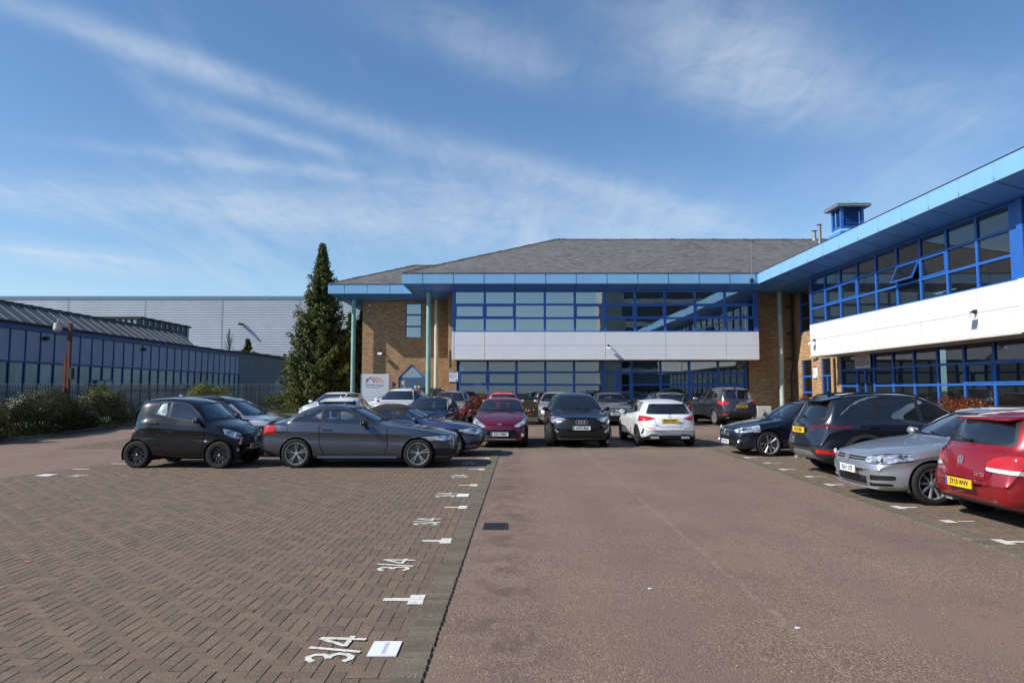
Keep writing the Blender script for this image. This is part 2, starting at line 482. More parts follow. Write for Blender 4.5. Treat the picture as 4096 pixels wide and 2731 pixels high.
def paver_mat(name, ca, cb, cc):
    """clay or concrete block; every block carries its own random value in the attribute 'rnd'"""
    m, t, b, out = new_mat(name)
    v = t.n('ShaderNodeTexCoord').outputs['Object']
    at = t.n('ShaderNodeAttribute', attribute_name='rnd')
    c = t.ramp(at.outputs['Fac'], [(0.0, ca), (0.5, cb), (1.0, cc)])
    big = t.noise(v, 0.5, 5, 0.6, 0.3)
    c = t.mix(t.math('MULTIPLY', big, 0.55), c, (0.152, 0.122, 0.094))
    vo = t.n('ShaderNodeTexVoronoi'); vo.inputs['Scale'].default_value = 170; t.l(v, vo.inputs['Vector'])
    sp = t.n('ShaderNodeSeparateColor'); t.l(vo.outputs['Color'], sp.inputs[0])
    c = t.mix(0.55, c, t.ramp(sp.outputs[0], [(0.0, (0.22, 0.22, 0.22)), (0.7, (0.55, 0.55, 0.55)), (0.93, (0.72, 0.70, 0.66)), (1.0, (1, 0.95, 0.85))]), 'OVERLAY')
    v2 = t.n('ShaderNodeTexVoronoi'); v2.inputs['Scale'].default_value = 48; t.l(v, v2.inputs['Vector'])
    s2 = t.n('ShaderNodeSeparateColor'); t.l(v2.outputs['Color'], s2.inputs[0])
    spk = t.math('MULTIPLY', t.math('GREATER_THAN', s2.outputs[1], 0.86), t.math('LESS_THAN', v2.outputs['Distance'], 0.17))
    c = t.mix(t.math('MULTIPLY', spk, 0.7), c, (0.52, 0.46, 0.36))
    st = t.ramp(t.noise(v, 2.2, 6, 0.7, 0.8), [(0.60, (0, 0, 0)), (0.75, (0.55, 0.55, 0.55))])
    c = t.mix(st, c, (0.21, 0.175, 0.135))
    ms = t.ramp(t.noise(v, 7, 5, 0.7, 0.5), [(0.66, (0, 0, 0)), (0.72, (0.5, 0.5, 0.5))])
    c = t.mix(ms, c, (0.085, 0.085, 0.04))
    oil = t.ramp(t.noise(v, 1.1, 4, 0.6, 0.8), [(0.66, (0, 0, 0)), (0.73, (0.6, 0.6, 0.6))])
    c = t.mix(oil, c, (0.07, 0.055, 0.045))
    t.l(c, b.inputs['Base Color']); b.inputs['Roughness'].default_value = 0.9
    b.inputs['Specular IOR Level'].default_value = 0.3
    bn = t.n('ShaderNodeBump'); bn.inputs['Strength'].default_value = 0.5; bn.inputs['Distance'].default_value = 0.004
    t.l(t.math('ADD', t.noise(v, 240, 3, 0.6), t.math('MULTIPLY', vo.outputs['Distance'], -1.0)), bn.inputs['Height']); t.l(bn.outputs[0], b.inputs['Normal'])
    return m


def leaf_mat(name, ca, cb, cc, trans=0.25, rough=0.45):
    m, t, b, out = new_mat(name)
    at = t.n('ShaderNodeAttribute', attribute_name='rnd')
    v = t.n('ShaderNodeTexCoord').outputs['Object']
    f = t.math('ADD', t.math('MULTIPLY', at.outputs['Fac'], 0.7), t.math('MULTIPLY', t.noise(v, 2.2, 4, 0.6), 0.35))
    c = t.ramp(f, [(0.15, ca), (0.5, cb), (0.9, cc)])
    t.l(c, b.inputs['Base Color']); b.inputs['Roughness'].default_value = rough
    tl = t.n('ShaderNodeBsdfTranslucent'); t.l(c, tl.inputs[0])
    mx = t.n('ShaderNodeMixShader'); mx.inputs[0].default_value = trans
    t.l(b.outputs[0], mx.inputs[1]); t.l(tl.outputs[0], mx.inputs[2]); t.l(mx.outputs[0], out.inputs[0])
    return m


def worn_paint_mat():
    m = bpy.data.materials.new('worn_road_paint'); m.use_nodes = True
    m.node_tree.nodes.clear(); t = NT(m.node_tree)
    out = t.n('ShaderNodeOutputMaterial'); b = t.n('ShaderNodeBsdfPrincipled')
    v = t.n('ShaderNodeTexCoord').outputs['Object']
    c = t.ramp(t.noise(v, 30, 4, 0.7), [(0.3, (0.42, 0.40, 0.35)), (0.6, (0.68, 0.66, 0.59))])
    t.l(c, b.inputs['Base Color']); b.inputs['Roughness'].default_value = 0.8
    tr = t.n('ShaderNodeBsdfTransparent')
    mx = t.n('ShaderNodeMixShader')
    w = t.ramp(t.noise(v, 45, 5, 0.75), [(0.60, (0, 0, 0)), (0.68, (1, 1, 1))])
    t.l(w, mx.inputs[0]); t.l(b.outputs[0], mx.inputs[1]); t.l(tr.outputs[0], mx.inputs[2]); t.l(mx.outputs[0], out.inputs[0])
    return m


MT = {}
MT['brick'] = brick_mat()
MT['slate'] = slate_mat()
MT['asphalt'] = asphalt_mat()
MT['paver'] = paver_mat('brown_block_paver', (0.128, 0.091, 0.064), (0.158, 0.112, 0.078), (0.192, 0.130, 0.088))
MT['kerbpaver'] = paver_mat('grey_green_kerb_paver', (0.098, 0.088, 0.060), (0.130, 0.115, 0.080), (0.165, 0.143, 0.100))
MT['joint'] = flat('joint_sand', (0.075, 0.058, 0.040), 0.95, var=0.3, scale=30)
MT['paint'] = worn_paint_mat()
MT['fascia'] = flat('light_blue_fascia', (0.22, 0.45, 0.70), 0.42, var=0.03, scale=1.5, stain=0.06)
MT['soffit'] = flat('mid_blue_soffit', (0.075, 0.28, 0.72), 0.30, var=0.04, scale=1.5)
MT['frame'] = flat('blue_window_frame', (0.026, 0.125, 0.44), 0.35, var=0.05, scale=3)
MT['seam'] = flat('dark_joint', (0.02, 0.03, 0.05), 0.8, var=0.1)
MT['white'] = flat('white_cladding', (0.72, 0.73, 0.75), 0.35, var=0.025, scale=1.0, stain=0.10)
MT['cream'] = flat('cream_trim', (0.62, 0.57, 0.47), 0.6, var=0.1)
MT['wglass'] = glass_mat('window_glass', (0.34, 0.44, 0.50), 0.30, 1.2, 0.12, wscale=0.7, refl=(0.86, 0.95, 1.0))
MT['wglass2'] = glass_mat('clearer_window_glass', (0.26, 0.36, 0.39), 0.09, 1.0, 0.10, wscale=0.7)
MT['lglass'] = glass_mat('ground_floor_glass', (0.30, 0.40, 0.45), 0.13, 1.2, 0.12, wscale=0.7, refl=(0.88, 0.96, 1.0))
MT['col'] = flat('green_column_paint', (0.24, 0.42, 0.38), 0.5, var=0.1, scale=2, stain=0.2)
MT['col2'] = flat('cream_column_paint', (0.56, 0.56, 0.45), 0.55, var=0.1, scale=2, stain=0.2)
MT['col3'] = flat('pale_green_column_paint', (0.42, 0.52, 0.45), 0.55, var=0.12, scale=2, stain=0.3)
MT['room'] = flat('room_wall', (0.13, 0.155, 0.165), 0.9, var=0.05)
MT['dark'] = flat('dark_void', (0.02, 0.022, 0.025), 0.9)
MT['blind'] = flat('grey_blind_or_backing', (0.55, 0.62, 0.66), 0.8, var=0.05)
MT['grey'] = flat('grey_plastic', (0.35, 0.36, 0.36), 0.5)
MT['galv'] = flat('galvanised_steel', (0.33, 0.35, 0.36), 0.45, metal=0.6, var=0.15, scale=10)
MT['black'] = flat('black_plastic', (0.012, 0.012, 0.013), 0.45, var=0.1)
MT['matblack'] = flat('unpainted_black_trim', (0.028, 0.028, 0.029), 0.65, var=0.15, scale=25, bump=0.1)
MT['chrome'] = flat('chrome', (0.75, 0.76, 0.78), 0.22, metal=0.75, var=0.02)
MT['alloy'] = flat('silver_alloy', (0.42, 0.43, 0.45), 0.42, metal=0.7, var=0.1, scale=15, coat=0.3)
MT['darkalloy'] = flat('dark_alloy', (0.09, 0.09, 0.095), 0.35, metal=0.7, var=0.1)
MT['tyre'] = flat('tyre_rubber', (0.022, 0.021, 0.020), 0.82, var=0.25, scale=12, bump=0.2, spec=0.3)
MT['disc'] = flat('brake_disc', (0.12, 0.115, 0.11), 0.4, metal=0.8)
MT['plate_w'] = flat('white_reflective_plate', (0.74, 0.75, 0.72), 0.35, var=0.02)
MT['plate_y'] = flat('yellow_reflective_plate', (0.78, 0.52, 0.02), 0.35, var=0.03)
MT['ink'] = flat('black_print', (0.012, 0.012, 0.012), 0.5)
MT['blueink'] = flat('blue_print', (0.03, 0.08, 0.45), 0.5)
MT['greenink'] = flat('green_print', (0.02, 0.35, 0.12), 0.5)
MT['whiteplain'] = flat('white_board', (0.72, 0.74, 0.76), 0.5, var=0.03)
MT['cglass'] = glass_mat('car_glass', (0.40, 0.46, 0.47), 0.09, 1.4, 0.05, wscale=1.5)
MT['cglassdark'] = glass_mat('dark_car_glass', (0.06, 0.065, 0.07), 0.07, 1.3, 0.05, wscale=1.5)
MT['seat'] = flat('dark_seat_cloth', (0.022, 0.022, 0.024), 0.9)
MT['skin'] = flat('steel_pole', (0.3, 0.3, 0.3), 0.5)
def lamp_mat(name, ca, cb, rough=0.08, metal=0.35, scale=28):
    m, t, b, out = new_mat(name)
    v = t.n('ShaderNodeTexCoord').outputs['Object']
    vo = t.n('ShaderNodeTexVoronoi'); vo.inputs['Scale'].default_value = scale; t.l(v, vo.inputs['Vector'])
    c = t.ramp(vo.outputs['Distance'], [(0.05, cb), (0.35, tuple((p + q) / 2 for p, q in zip(ca, cb))), (0.8, ca)])
    t.l(c, b.inputs['Base Color']); b.inputs['Roughness'].default_value = rough; b.inputs['Metallic'].default_value = metal
    b.inputs['Coat Weight'].default_value = 1.0; b.inputs['Coat Roughness'].default_value = 0.02
    return m
def headlamp_mat():
    m, t, b, out = new_mat('headlamp_lens')
    v = t.n('ShaderNodeTexCoord').outputs['Object']
    mp_ = t.n('ShaderNodeMapping'); t.l(v, mp_.inputs[0]); mp_.inputs['Scale'].default_value = (2.5, 3.0, 7.0)
    nz = t.noise(mp_.outputs[0], 2.2, 3, 0.5)
    n2 = t.noise(v, 26, 2, 0.5)
    f = t.math('ADD', t.math('MULTIPLY', nz, 0.7), t.math('MULTIPLY', n2, 0.3))
    c = t.ramp(f, [(0.36, (0.06, 0.065, 0.07)), (0.47, (0.38, 0.40, 0.43)), (0.60, (0.88, 0.90, 0.92))])
    t.l(c, b.inputs['Base Color']); b.inputs['Roughness'].default_value = 0.14; b.inputs['Metallic'].default_value = 0.55
    b.inputs['Coat Weight'].default_value = 1.0; b.inputs['Coat Roughness'].default_value = 0.02
    return m
MT['head'] = headlamp_mat()
MT['tail'] = lamp_mat('red_tail_lens', (0.42, 0.006, 0.006), (0.62, 0.015, 0.008), metal=0.0, scale=9)
MT['taildark'] = lamp_mat('smoked_tail_lens', (0.05, 0.003, 0.005), (0.09, 0.005, 0.008), metal=0.0, scale=9)
MT['amber'] = lamp_mat('amber_lens', (0.7, 0.22, 0.02), (0.95, 0.4, 0.05), metal=0.0)
MT['clear'] = lamp_mat('clear_lens', (0.55, 0.55, 0.55), (0.85, 0.85, 0.85), metal=0.2)

# ------------------------------------------------------------------ ground
def kin(y): return -0.735 + 0.0137 * (y - 4.1)      # inner edge of the left kerb strip
def kout(y): return -0.522 + 0.0137 * (y - 4.1)
def rin(y): return 5.19 + 0.043 * (y - 7.07)        # asphalt edge on the right
def lout(y): return -9.98 + 0.20 * (y - 13.5) if y > 4 else -11.88


def sheet(name, x0, x1, y0, y1, z, mat, n=40, kind='structure', label=None, xa=None, xb=None):
    vs = []; fs = []
    ys = np.linspace(y0, y1, n + 1)
    for y in ys:
        a = xa(y) if xa else x0; b_ = xb(y) if xb else x1
        vs += [(a, y, gz(y) + z), (b_, y, gz(y) + z)]
    for i in range(n): fs.append((2 * i, 2 * i + 1, 2 * i + 3, 2 * i + 2))
    me = bpy.data.meshes.new(name); me.from_pydata(vs, [], fs); me.materials.append(mat)
    o = link(bpy.data.objects.new(name, me)); o['kind'] = kind
    if label: o['label'] = label
    return o


MT['earth'] = flat('dry_earth_and_grass', (0.07, 0.075, 0.035), 0.95, var=0.35, scale=2.0, bump=0.5, bscale=12)
g_me = bpy.data.meshes.new('ground')
gv = [(-700, -300, -0.06), (700, -300, -0.06), (700, 23, -0.06), (-700, 23, -0.06), (700, 33, 0.08), (-700, 33, 0.08), (700, 900, 0.1), (-700, 900, 0.1)]
g_me.from_pydata(gv, [], [(0, 1, 2, 3), (3, 2, 4, 5), (5, 4, 6, 7)]); g_me.materials.append(MT['earth'])
g_o = link(bpy.data.objects.new('ground', g_me)); g_o['kind'] = 'structure'; g_o['label'] = 'bare earth and grass round the car park'
sheet('asphalt_road', -16.9, 14.5, -30, 36.6, -0.0065, MT['asphalt'], 130, label='red brown asphalt of the car park lanes', xa=lambda y: -17.0)


def blocks_mesh(name, rects, mat, label, gap=0.0016, ch=0.0034, depth=0.012):
    """rects: list of (cx, cy, hx, hy, angle): each block its own chamfered top"""
    n = len(rects); A = np.array(rects)
    cx, cy, hx, hy = A[:, 0], A[:, 1], A[:, 2], A[:, 3]
    dz = rng.normal(0, 0.0009, n); tx = rng.normal(0, 0.007, n); ty = rng.normal(0, 0.007, n)
    sg = [(-1, -1), (1, -1), (1, 1), (-1, 1)]
    V = np.zeros((n, 8, 3))
    gzv = np.array([gz(y) for y in cy])
    for k, (a, b_) in enumerate(sg):
        for lvl, (ins, zz) in enumerate(((gap + ch, 0.0), (gap, -ch * 0.9))):
            ox = a * (hx - ins); oy = b_ * (hy - ins)
            V[:, lvl * 4 + k, 0] = cx + ox; V[:, lvl * 4 + k, 1] = cy + oy
            V[:, lvl * 4 + k, 2] = gzv + zz + dz + tx * ox + ty * oy
    V = V.reshape(-1, 3)
    F = []
    base = [(0, 1, 2, 3), (4, 5, 1, 0), (5, 6, 2, 1), (6, 7, 3, 2), (7, 4, 0, 3)]
    idx = (np.arange(n) * 8)[:, None, None] + np.array(base)[None]
    F = idx.reshape(-1, 4).tolist()
    me = bpy.data.meshes.new(name); me.from_pydata(V.tolist(), [], F); me.materials.append(mat)
    at = me.attributes.new('rnd', 'FLOAT', 'FACE')
    at.data.foreach_set('value', np.repeat(rng.random(n), 5))
    o = link(bpy.data.objects.new(name, me)); o['kind'] = 'structure'; o['label'] = label
    return o


def herringbone(x0, x1, y0, y1, inside, u=0.1):
    out = []
    nx = int((x1 - x0) / u) + 2; ny = int((y1 - y0) / u) + 2
    for j in range(ny):
        for i in range(nx):
            k = (i + j) % 4
            if k == 0: c = (x0 + (i + 1) * u, y0 + (j + .5) * u, u, u / 2)
            elif k == 2: c = (x0 + (i + .5) * u, y0 + (j + 1) * u, u / 2, u)
            else: continue
            if inside(c[0], c[1]): out.append(c)
    return out


def left_lot(x, y):
    return lout(y) + 0.05 < x < kin(y) + 0.10 and y < 20.45
bl = herringbone(-13, -0.4, 3.0, 20.1, left_lot)
blocks_mesh('block_paving', bl, MT['paver'], 'brown herringbone block paving of the left parking bays')
sheet('paving_bed', -12, -0.7, -20, 20.0, -0.0036, MT['joint'], 60, label='sandy joints under the left block paving', xa=lambda y: lout(y) + 0.02, xb=lambda y: kin(y))
bl = herringbone(5.2, 14.2, 2.6, 36.0, lambda x, y: x > rin(y) + 0.10 and y < 35.6 and x < 13.6 and (y < 20.6), 0.1)
blocks_mesh('block_paving', bl, MT['paver'], 'brown block paving of the right parking bays')
sheet('paving_bed', 5, 13.7, -20, 20.7, -0.0036, MT['joint'], 60, label='sandy joints under the right block paving', xa=lambda y: rin(y) + 0.01)
# row of bays in the middle distance and the row against the building
bl = herringbone(-13.5, 13.6, 20.6, 25.2, lambda x, y: True, 0.1)
blocks_mesh('block_paving', bl, MT['paver'], 'brown block paving under the middle row of cars', gap=0.005)
sheet('paving_bed', -13.5, 13.7, 20.6, 25.2, -0.0036, MT['joint'], 40, label='sandy joints under the middle row')
sheet('far_bay_paving', -13.5, 13.7, 30.3, 35.0, 0.0, MT['paver'], 20, label='block paving under the far row of cars')


def soldier(name, pa, pb, w, label, pitch=0.1):
    """kerb strip: blocks laid side by side across the strip from pa to pb"""
    pa = Vector(pa); pb = Vector(pb); d = pb - pa; L = d.length; n = int(L / pitch); d.normalize(); s = Vector((d.y, -d.x))
    vs = []; fs = []; rn = []
    for i in range(n):
        for r_ in range(1):
            a = i * pitch + 0.005; b_ = (i + 1) * pitch - 0.005
            z = rng.normal(0, 0.0015); jx = rng.normal(0, 0.002); c = 0.007
            q = []
            for (t, e, zz) in ((a + c, jx + c, 0), (b_ - c, jx + c, 0), (b_ - c, w + jx - c, 0), (a + c, w + jx - c, 0), (a, jx, -.009), (b_, jx, -.009), (b_, w + jx, -.009), (a, w + jx, -.009), (a, jx, -.03), (b_, jx, -.03), (b_, w + jx, -.03), (a, w + jx, -.03)):
                p = pa + d * t + s * e
                q.append((p.x, p.y, gz(p.y) + z + 0.009 + zz))
            k = len(vs); vs += q
            for f in ((0, 1, 2, 3), (4, 5, 1, 0), (5, 6, 2, 1), (6, 7, 3, 2), (7, 4, 0, 3), (8, 9, 5, 4), (9, 10, 6, 5), (10, 11, 7, 6), (11, 8, 4, 7)):
                fs.append(tuple(k + m for m in f))
            rn += [rng.random()] * 9
    me = bpy.data.meshes.new(name); me.from_pydata(vs, [], fs); me.materials.append(MT['kerbpaver'])
    at = me.attributes.new('rnd', 'FLOAT', 'FACE'); at.data.foreach_set('value', rn)
    o = link(bpy.data.objects.new(name, me)); o['kind'] = 'structure'; o['label'] = label
    return o
soldier('kerb_strip', (kin(2.5), 2.5), (kin(19.9), 19.9), 0.205, 'grey green block kerb strip edging the left bays')
soldier('kerb_strip', (rin(2.5), 2.5), (rin(20.2), 20.2), 0.21, 'grey green block kerb strip edging the right bays')
soldier('kerb_strip', (-13.4, 20.58), (13.6, 20.58), 0.40, 'kerb strip in front of the middle row of cars', 0.2)
soldier('kerb_strip', (-13.4, 25.4), (13.6, 25.4), 0.20, 'kerb strip behind the middle row of cars', 0.2)
soldier('kerb_strip', (-13.4, 30.3), (13.6, 30.3), 0.20, 'kerb strip in front of the far row of cars', 0.2)
# low kerb round the hedge bed on the far left
kb = MB()
for y in np.arange(-2, 34, 0.915):
    x = -16.85 + (-0.32) * (y - 22.5) / 8.0 if y > 22.5 else -16.85 + 0.75 * max(0, (22.5 - y) / 6) ** 1.3 * 0.6
    y2 = y + 0.91
    x2 = -16.85 + (-0.32) * (y2 - 22.5) / 8.0 if y2 > 22.5 else -16.85 + 0.75 * max(0, (22.5 - y2) / 6) ** 1.3 * 0.6
    z = gz(y)
    kb.hexa([(x - .12, y, z - .05), (x, y, z - .05), (x2, y2 - .01, z - .05), (x2 - .12, y2 - .01, z - .05), (x - .12, y, z + .10), (x - .02, y, z + .10), (x2 - .02, y2 - .01, z + .10), (x2 - .12, y2 - .01, z + .10)])
MT['concrete'] = flat('weathered_concrete', (0.16, 0.14, 0.12), 0.9, var=0.25, scale=5, bump=0.3)
o = kb.build('kerb', MT['concrete']); o['kind'] = 'structure'; o['label'] = 'low concrete kerb along the hedge bed'
kb = MB()
kb.box(-14, 14.6, 35.25, 35.37, -.02, .30)
kb.box(13.75, 13.87, -5, 35.2, -.02, .13)
o = kb.build('kerb', MT['concrete']); o['kind'] = 'structure'; o['label'] = 'kerb of the planting beds against the building'
sheet('planting_bed', -14, 15.4, 35.37, 40.2, 0.02, MT['earth'], 6, label='soil bed along the building')
sheet('planting_bed', 13.87, 15.4, -5, 35.37, 0.06, MT['earth'], 20, label='soil bed along the right wing')


# painted bay marks and stencils -------------------------------------------------
def rough_poly(pts, step=0.03, amp=0.004):
    out = []
    for i, p in enumerate(pts):
        q = pts[(i + 1) % len(pts)]; L = math.dist(p, q); n = max(1, int(L / step))
        for k in range(n):
            t = k / n
            out.append((p[0] + (q[0] - p[0]) * t + random.uniform(-amp, amp), p[1] + (q[1] - p[1]) * t + random.uniform(-amp, amp)))
    return out


def paint_obj(name, polys, label, group, cat='bay marking'):
    m = MB()
    for pts in polys:
        m.poly([(x, y, gz(y) + 0.0055) for x, y in rough_poly(pts)])
    o = m.build(name, MT['paint'])
    # keep normals up
    for p in o.data.polygons:
        if p.normal.z < 0: p.flip()
    tag(o, label, cat, group)
    return o


def tee(x, y, sgn=1, stem=0.21, label=''):
    """T-shaped bay mark; the head touches the kerb strip"""
    hd = 0.125; w = 0.13; s = 0.045
    h = [(x, y - w), (x, y + w), (x - sgn * hd, y + w), (x - sgn * hd, y + s), (x - sgn * (hd + stem), y + s * .8), (x - sgn * (hd + stem), y - s * .8), (x - sgn * hd, y - s), (x - sgn * hd, y - w)]
    return h


ords = ['nearest', 'second', 'third', 'fourth', 'fifth', 'farthest']
for i, y in enumerate((5.72, 7.9, 10.13, 12.45, 14.92, 17.34)):
    paint_obj('bay_marking', [tee(kin(y) - 0.005, y)], f'white painted T mark beside the left kerb strip, {ords[i]} from the camera', 'white T marks along the left kerb strip')
for i, y in enumerate((7.85, 10.12, 12.52, 14.9, 17.5)):
    paint_obj('bay_marking', [tee(rin(y) + 0.26, y, -1)], f'white painted T mark beside the right kerb strip, {ords[i]} from the camera', 'white T marks along the right kerb strip')
rs = ['by the red hatchback', 'beside the silver hatchback', 'under the dark grey suv tail', 'in the empty bay past the dark suv']
for i, y in enumerate((9.05, 11.42, 13.68, 16.2)):
    xx = rin(y) + 0.34
    paint_obj('bay_marking', [[(xx, y - .09), (xx + .15, y - .09), (xx + .15, y + .09), (xx, y + .09)], [(xx + .2, y - .02), (xx + .42, y - .02), (xx + .42, y + .03), (xx + .2, y + .03)]],
              f'worn white painted bay mark {rs[i]}', 'worn white marks in the right bays')
for i, y in enumerate((12.69, 14.98, 16.05)):
    xx = lout(y) + 0.15
    paint_obj('bay_marking', [[(xx, y - .05), (xx + .36, y - .04), (xx + .36, y + .05), (xx, y + .06)]],
              f'white painted dash at the left edge of the block paving, {ords[i]} from the camera', 'white dashes on the far left edge')


def stroke(pts, w):
    """ribbon along a polyline -> quads"""
    out = []
    P = [Vector(p) for p in pts]
    nrm = []
    for i in range(len(P)):
        d = (P[min(i + 1, len(P) - 1)] - P[max(i - 1, 0)]).normalized()
        nrm.append(Vector((-d.y, d.x)))
    L = [p + n * (w / 2) for p, n in zip(P, nrm)]; R_ = [p - n * (w / 2) for p, n in zip(P, nrm)]
    return [tuple(q) for q in L] + [tuple(q) for q in reversed(R_)]


def stencil(x, y, label, rot=0.0, sc=1.0, group='three quarter stencils in the left bays'):
    """'3/4' lettering read from the left: glyph up = -X, reading direction = +Y (glyph height .30, width .46)"""
    G = []
    three = [(0.015, .045 + .0), (0.03, .015), (.075, .005), (.115, .03), (.125, .075), (.10, .115), (.065, .135)]
    G.append(stroke([(0.0, .235), (.03, .275), (.075, .285), (.11, .255), (.115, .20), (.085, .165), (.05, .155)], .042))
    G.append(stroke([(.05, .155), (.10, .145), (.125, .105), (.12, .05), (.085, .012), (.04, .01), (.0, .05)], .042))
    G.append(stroke([(.155, -.03), (.235, .33)], .036))
    G.append(stroke([(.40, .30), (.26, .10)], .036)); G.append(stroke([(.25, .095), (.44, .085)], .036)); G.append(stroke([(.395, .30), (.375, -.02)], .042))
    polys = []
    for g_ in G:
        polys.append([(x - v * 1.0 * sc, y + u * sc) for u, v in g_])
    if rot:
        c, s = math.cos(rot), math.sin(rot)
        polys = [[(x + (a - x) * c - (b_ - y) * s, y + (a - x) * s + (b_ - y) * c) for a, b_ in p] for p in polys]
    m = MB()
    for k, pts in enumerate(polys):
        m.poly([(a, b_, gz(b_) + 0.0050 + 0.0009 * k) for a, b_ in rough_poly(pts, 0.025, 0.003)])
    o = m.build('painted_number', MT['paint'])
    for p in o.data.polygons:
        if p.normal.z < 0: p.flip()
    tag(o, label, 'painted number', group)


for i, (x, y) in enumerate(((-1.02, 4.44), (-0.99, 6.62), (-0.96, 8.82), (-0.93, 11.08), (-0.89, 13.52))):
    stencil(x, y, f'white painted 3/4 stencil in the left bays, {ords[i]} from the camera')
stencil(-8.78, 13.95, 'white painted 3/4 stencil at the far left edge by the small white plate', rot=math.pi, sc=0.8)
stencil(-0.86, 15.92, 'white painted 3/4 stencil in the shadow of the grey coupe nose')


def ground_plate(x0, x1, y0, y1, label):
    o = MB().box(x0, x1, y0, y1, 0.002, 0.011).build('bay_plate', MT['whiteplain'], bevel=0.002)
    tag(o, label, 'plate', 'white plates screwed to the paving')
    return o
gp = ground_plate(-0.935, -0.745, 4.52, 4.775, 'white plate with faint lettering lying beside the nearest 3/4 stencil')
MT['faintink'] = flat('faded_print', (0.42, 0.44, 0.50), 0.6)
Mx = Matrix(((0, -1, 0, -0.835), (1, 0, 0, 4.645), (0, 0, 1, 0.0125), (0, 0, 0, 1)))
text_obj('lettering', 'OMNITURE', 0.040, MT['faintink'], gp, Mx, 0.0)
gp = ground_plate(-0.895, -0.70, 11.12, 11.40, 'plain white plate beside the fourth 3/4 stencil')
ground_plate(-9.5, -9.22, 13.76, 14.03, 'small white plate at the far left edge of the paving')
# drain
dr = empty('drain_grate', (-0.21, 8.76, -0.0065), 0, 'black slotted iron drain grate sunk in the asphalt beside the left kerb strip', 'drain grate')
m = MB()
m.box(-.15, .15, -.20, -.18, .0, .012).box(-.15, .15, .18, .20, .0, .012).box(-.15, -.13, -.18, .18, .0, .012).box(.13, .15, -.18, .18, .0, .012)
m.build('grate_frame', MT['matblack'], dr)
m = MB()
for k in range(8):
    y = -.165 + k * .047
    m.box(-.13, .13, y - .009, y + .009, .0, .010)
m.build('bars', MT['matblack'], dr)
MB().box(-.129, .129, -.179, .179, .001, .003).build('pit', MT['dark'], dr)
# litter
o = MB().hexa([(0, 0, 0), (.065, .01, 0), (.07, .03, .004), (.01, .025, 0), (0, 0, .006), (.06, .01, .01), (.07, .03, .008), (.01, .028, .012)]).build('sweet_wrapper', flat('pink_wrapper', (0.62, 0.16, 0.22), 0.6), loc=(-4.85, 6.92, 0.004))
tag(o, 'small crumpled pink wrapper on the herringbone paving', 'litter')
for (x, y, lb) in ((2.05, 5.05, 'torn white paper scrap on the asphalt at lower right'), (1.18, 6.03, 'tiny white paper scrap on the asphalt in mid lane')):
    o = MB().hexa([(0, 0, 0), (.03, .005, 0), (.035, .03, 0), (.0, .035, 0), (0, 0, .004), (.03, .005, .008), (.035, .03, .004), (0, .035, .008)]).build('paper_scrap', MT['whiteplain'], loc=(x, y, -0.004))
    tag(o, lb, 'litter', 'white paper scraps on the asphalt')
m = MB()
for k in range(420):
    x = random.uniform(-9, 5.1); y = 3.6 + 12 * random.random() ** 1.6
    r_ = random.uniform(.002, .0055)
    if kin(y) - .3 < x < kout(y) + .5 or random.random() < .55:
        m.sphere((x, y, (0.0 if x < kout(y) else -0.0065) + r_ * .4), r_, 5, 3, (1, random.uniform(.7, 1.4), .6))
tag(m.build('loose_grit', flat('pale_grit', (0.33, 0.27, 0.21), 0.9, var=0.4, scale=9)), 'loose grit scattered over asphalt and paving', kind='stuff')
# moss along the kerb edge

# ------------------------------------------------------------------ office building
ZF0, ZF1, ZS = 7.22, 7.75, 6.98          # fascia bottom, top, flat soffit
office = empty('office_building', (5, 38, 0), 0, 'two storey brick office with white bands, blue windows and eaves, and slate roof', 'building')
OFF = office.location.copy()


class OB(MB):
    """builder in world coordinates for children of the office"""
    def build(s, name, mat, parent=None, **k):
        s.v = [(a - OFF.x, b - OFF.y, c - OFF.z) for a, b, c in s.v]
        return MB.build(s, name, mat, parent if parent is not None else office, **k)


def wall_xz(mb, x0, x1, z0, z1, y0, y1, holes=(), T=None):
    """wall slab with rectangular holes (a0,a1,z0,z1), split into butted boxes"""
    xs = sorted({x0, x1, *[h[0] for h in holes], *[h[1] for h in holes]})
    for a, b_ in zip(xs, xs[1:]):
        zs = sorted([(h[2], h[3]) for h in holes if h[0] <= a + 1e-6 and h[1] >= b_ - 1e-6])
        z = z0
        for (h0, h1) in zs:
            if h0 > z: mb.box(a, b_, y0, y1, z, h0)
            z = h1
        if z < z1: mb.box(a, b_, y0, y1, z, z1)


YU, YL, YW = 36.0, 37.25, 40.25
XL0, XL1 = -3.04, 12.90
# brick walls
w = OB()
wall_xz(w, XL1, 15.4, 0, ZS, YL, YL + .25)                     # right of the bay
wall_xz(w, -3.5, XL0 + .02, 0, ZS, YL, YL + .25)               # pier left of the bay
w.box(-3.5, -3.25, YL + .25, YW, 0, ZS)
w.box(XL0 + .02, XL1, YL + .02, YL + .25, 0, 1.27)             # below ground floor windows
w.build('brick_wall', MT['brick'])
w = OB()
gd0, gd1, gs, ga = -6.68, -5.10, 2.45, 3.24                     # gabled entrance
wall_xz(w, -8.85, -3.5, 0, ZS, YW, YW + .25, holes=((gd0, gd1, 0, ga), (-6.30, -5.36, 4.79, 6.84)))
xm = (gd0 + gd1) / 2
w.prism([(gd0, gs), (xm, ga), (gd0, ga)], 'y', YW, YW + .25).prism([(gd1, gs), (gd1, ga), (xm, ga)], 'y', YW, YW + .25)
w.box(-8.85, -8.6, YW + .25, 54, 0, ZS)
w.build('brick_wall', MT['brick'])
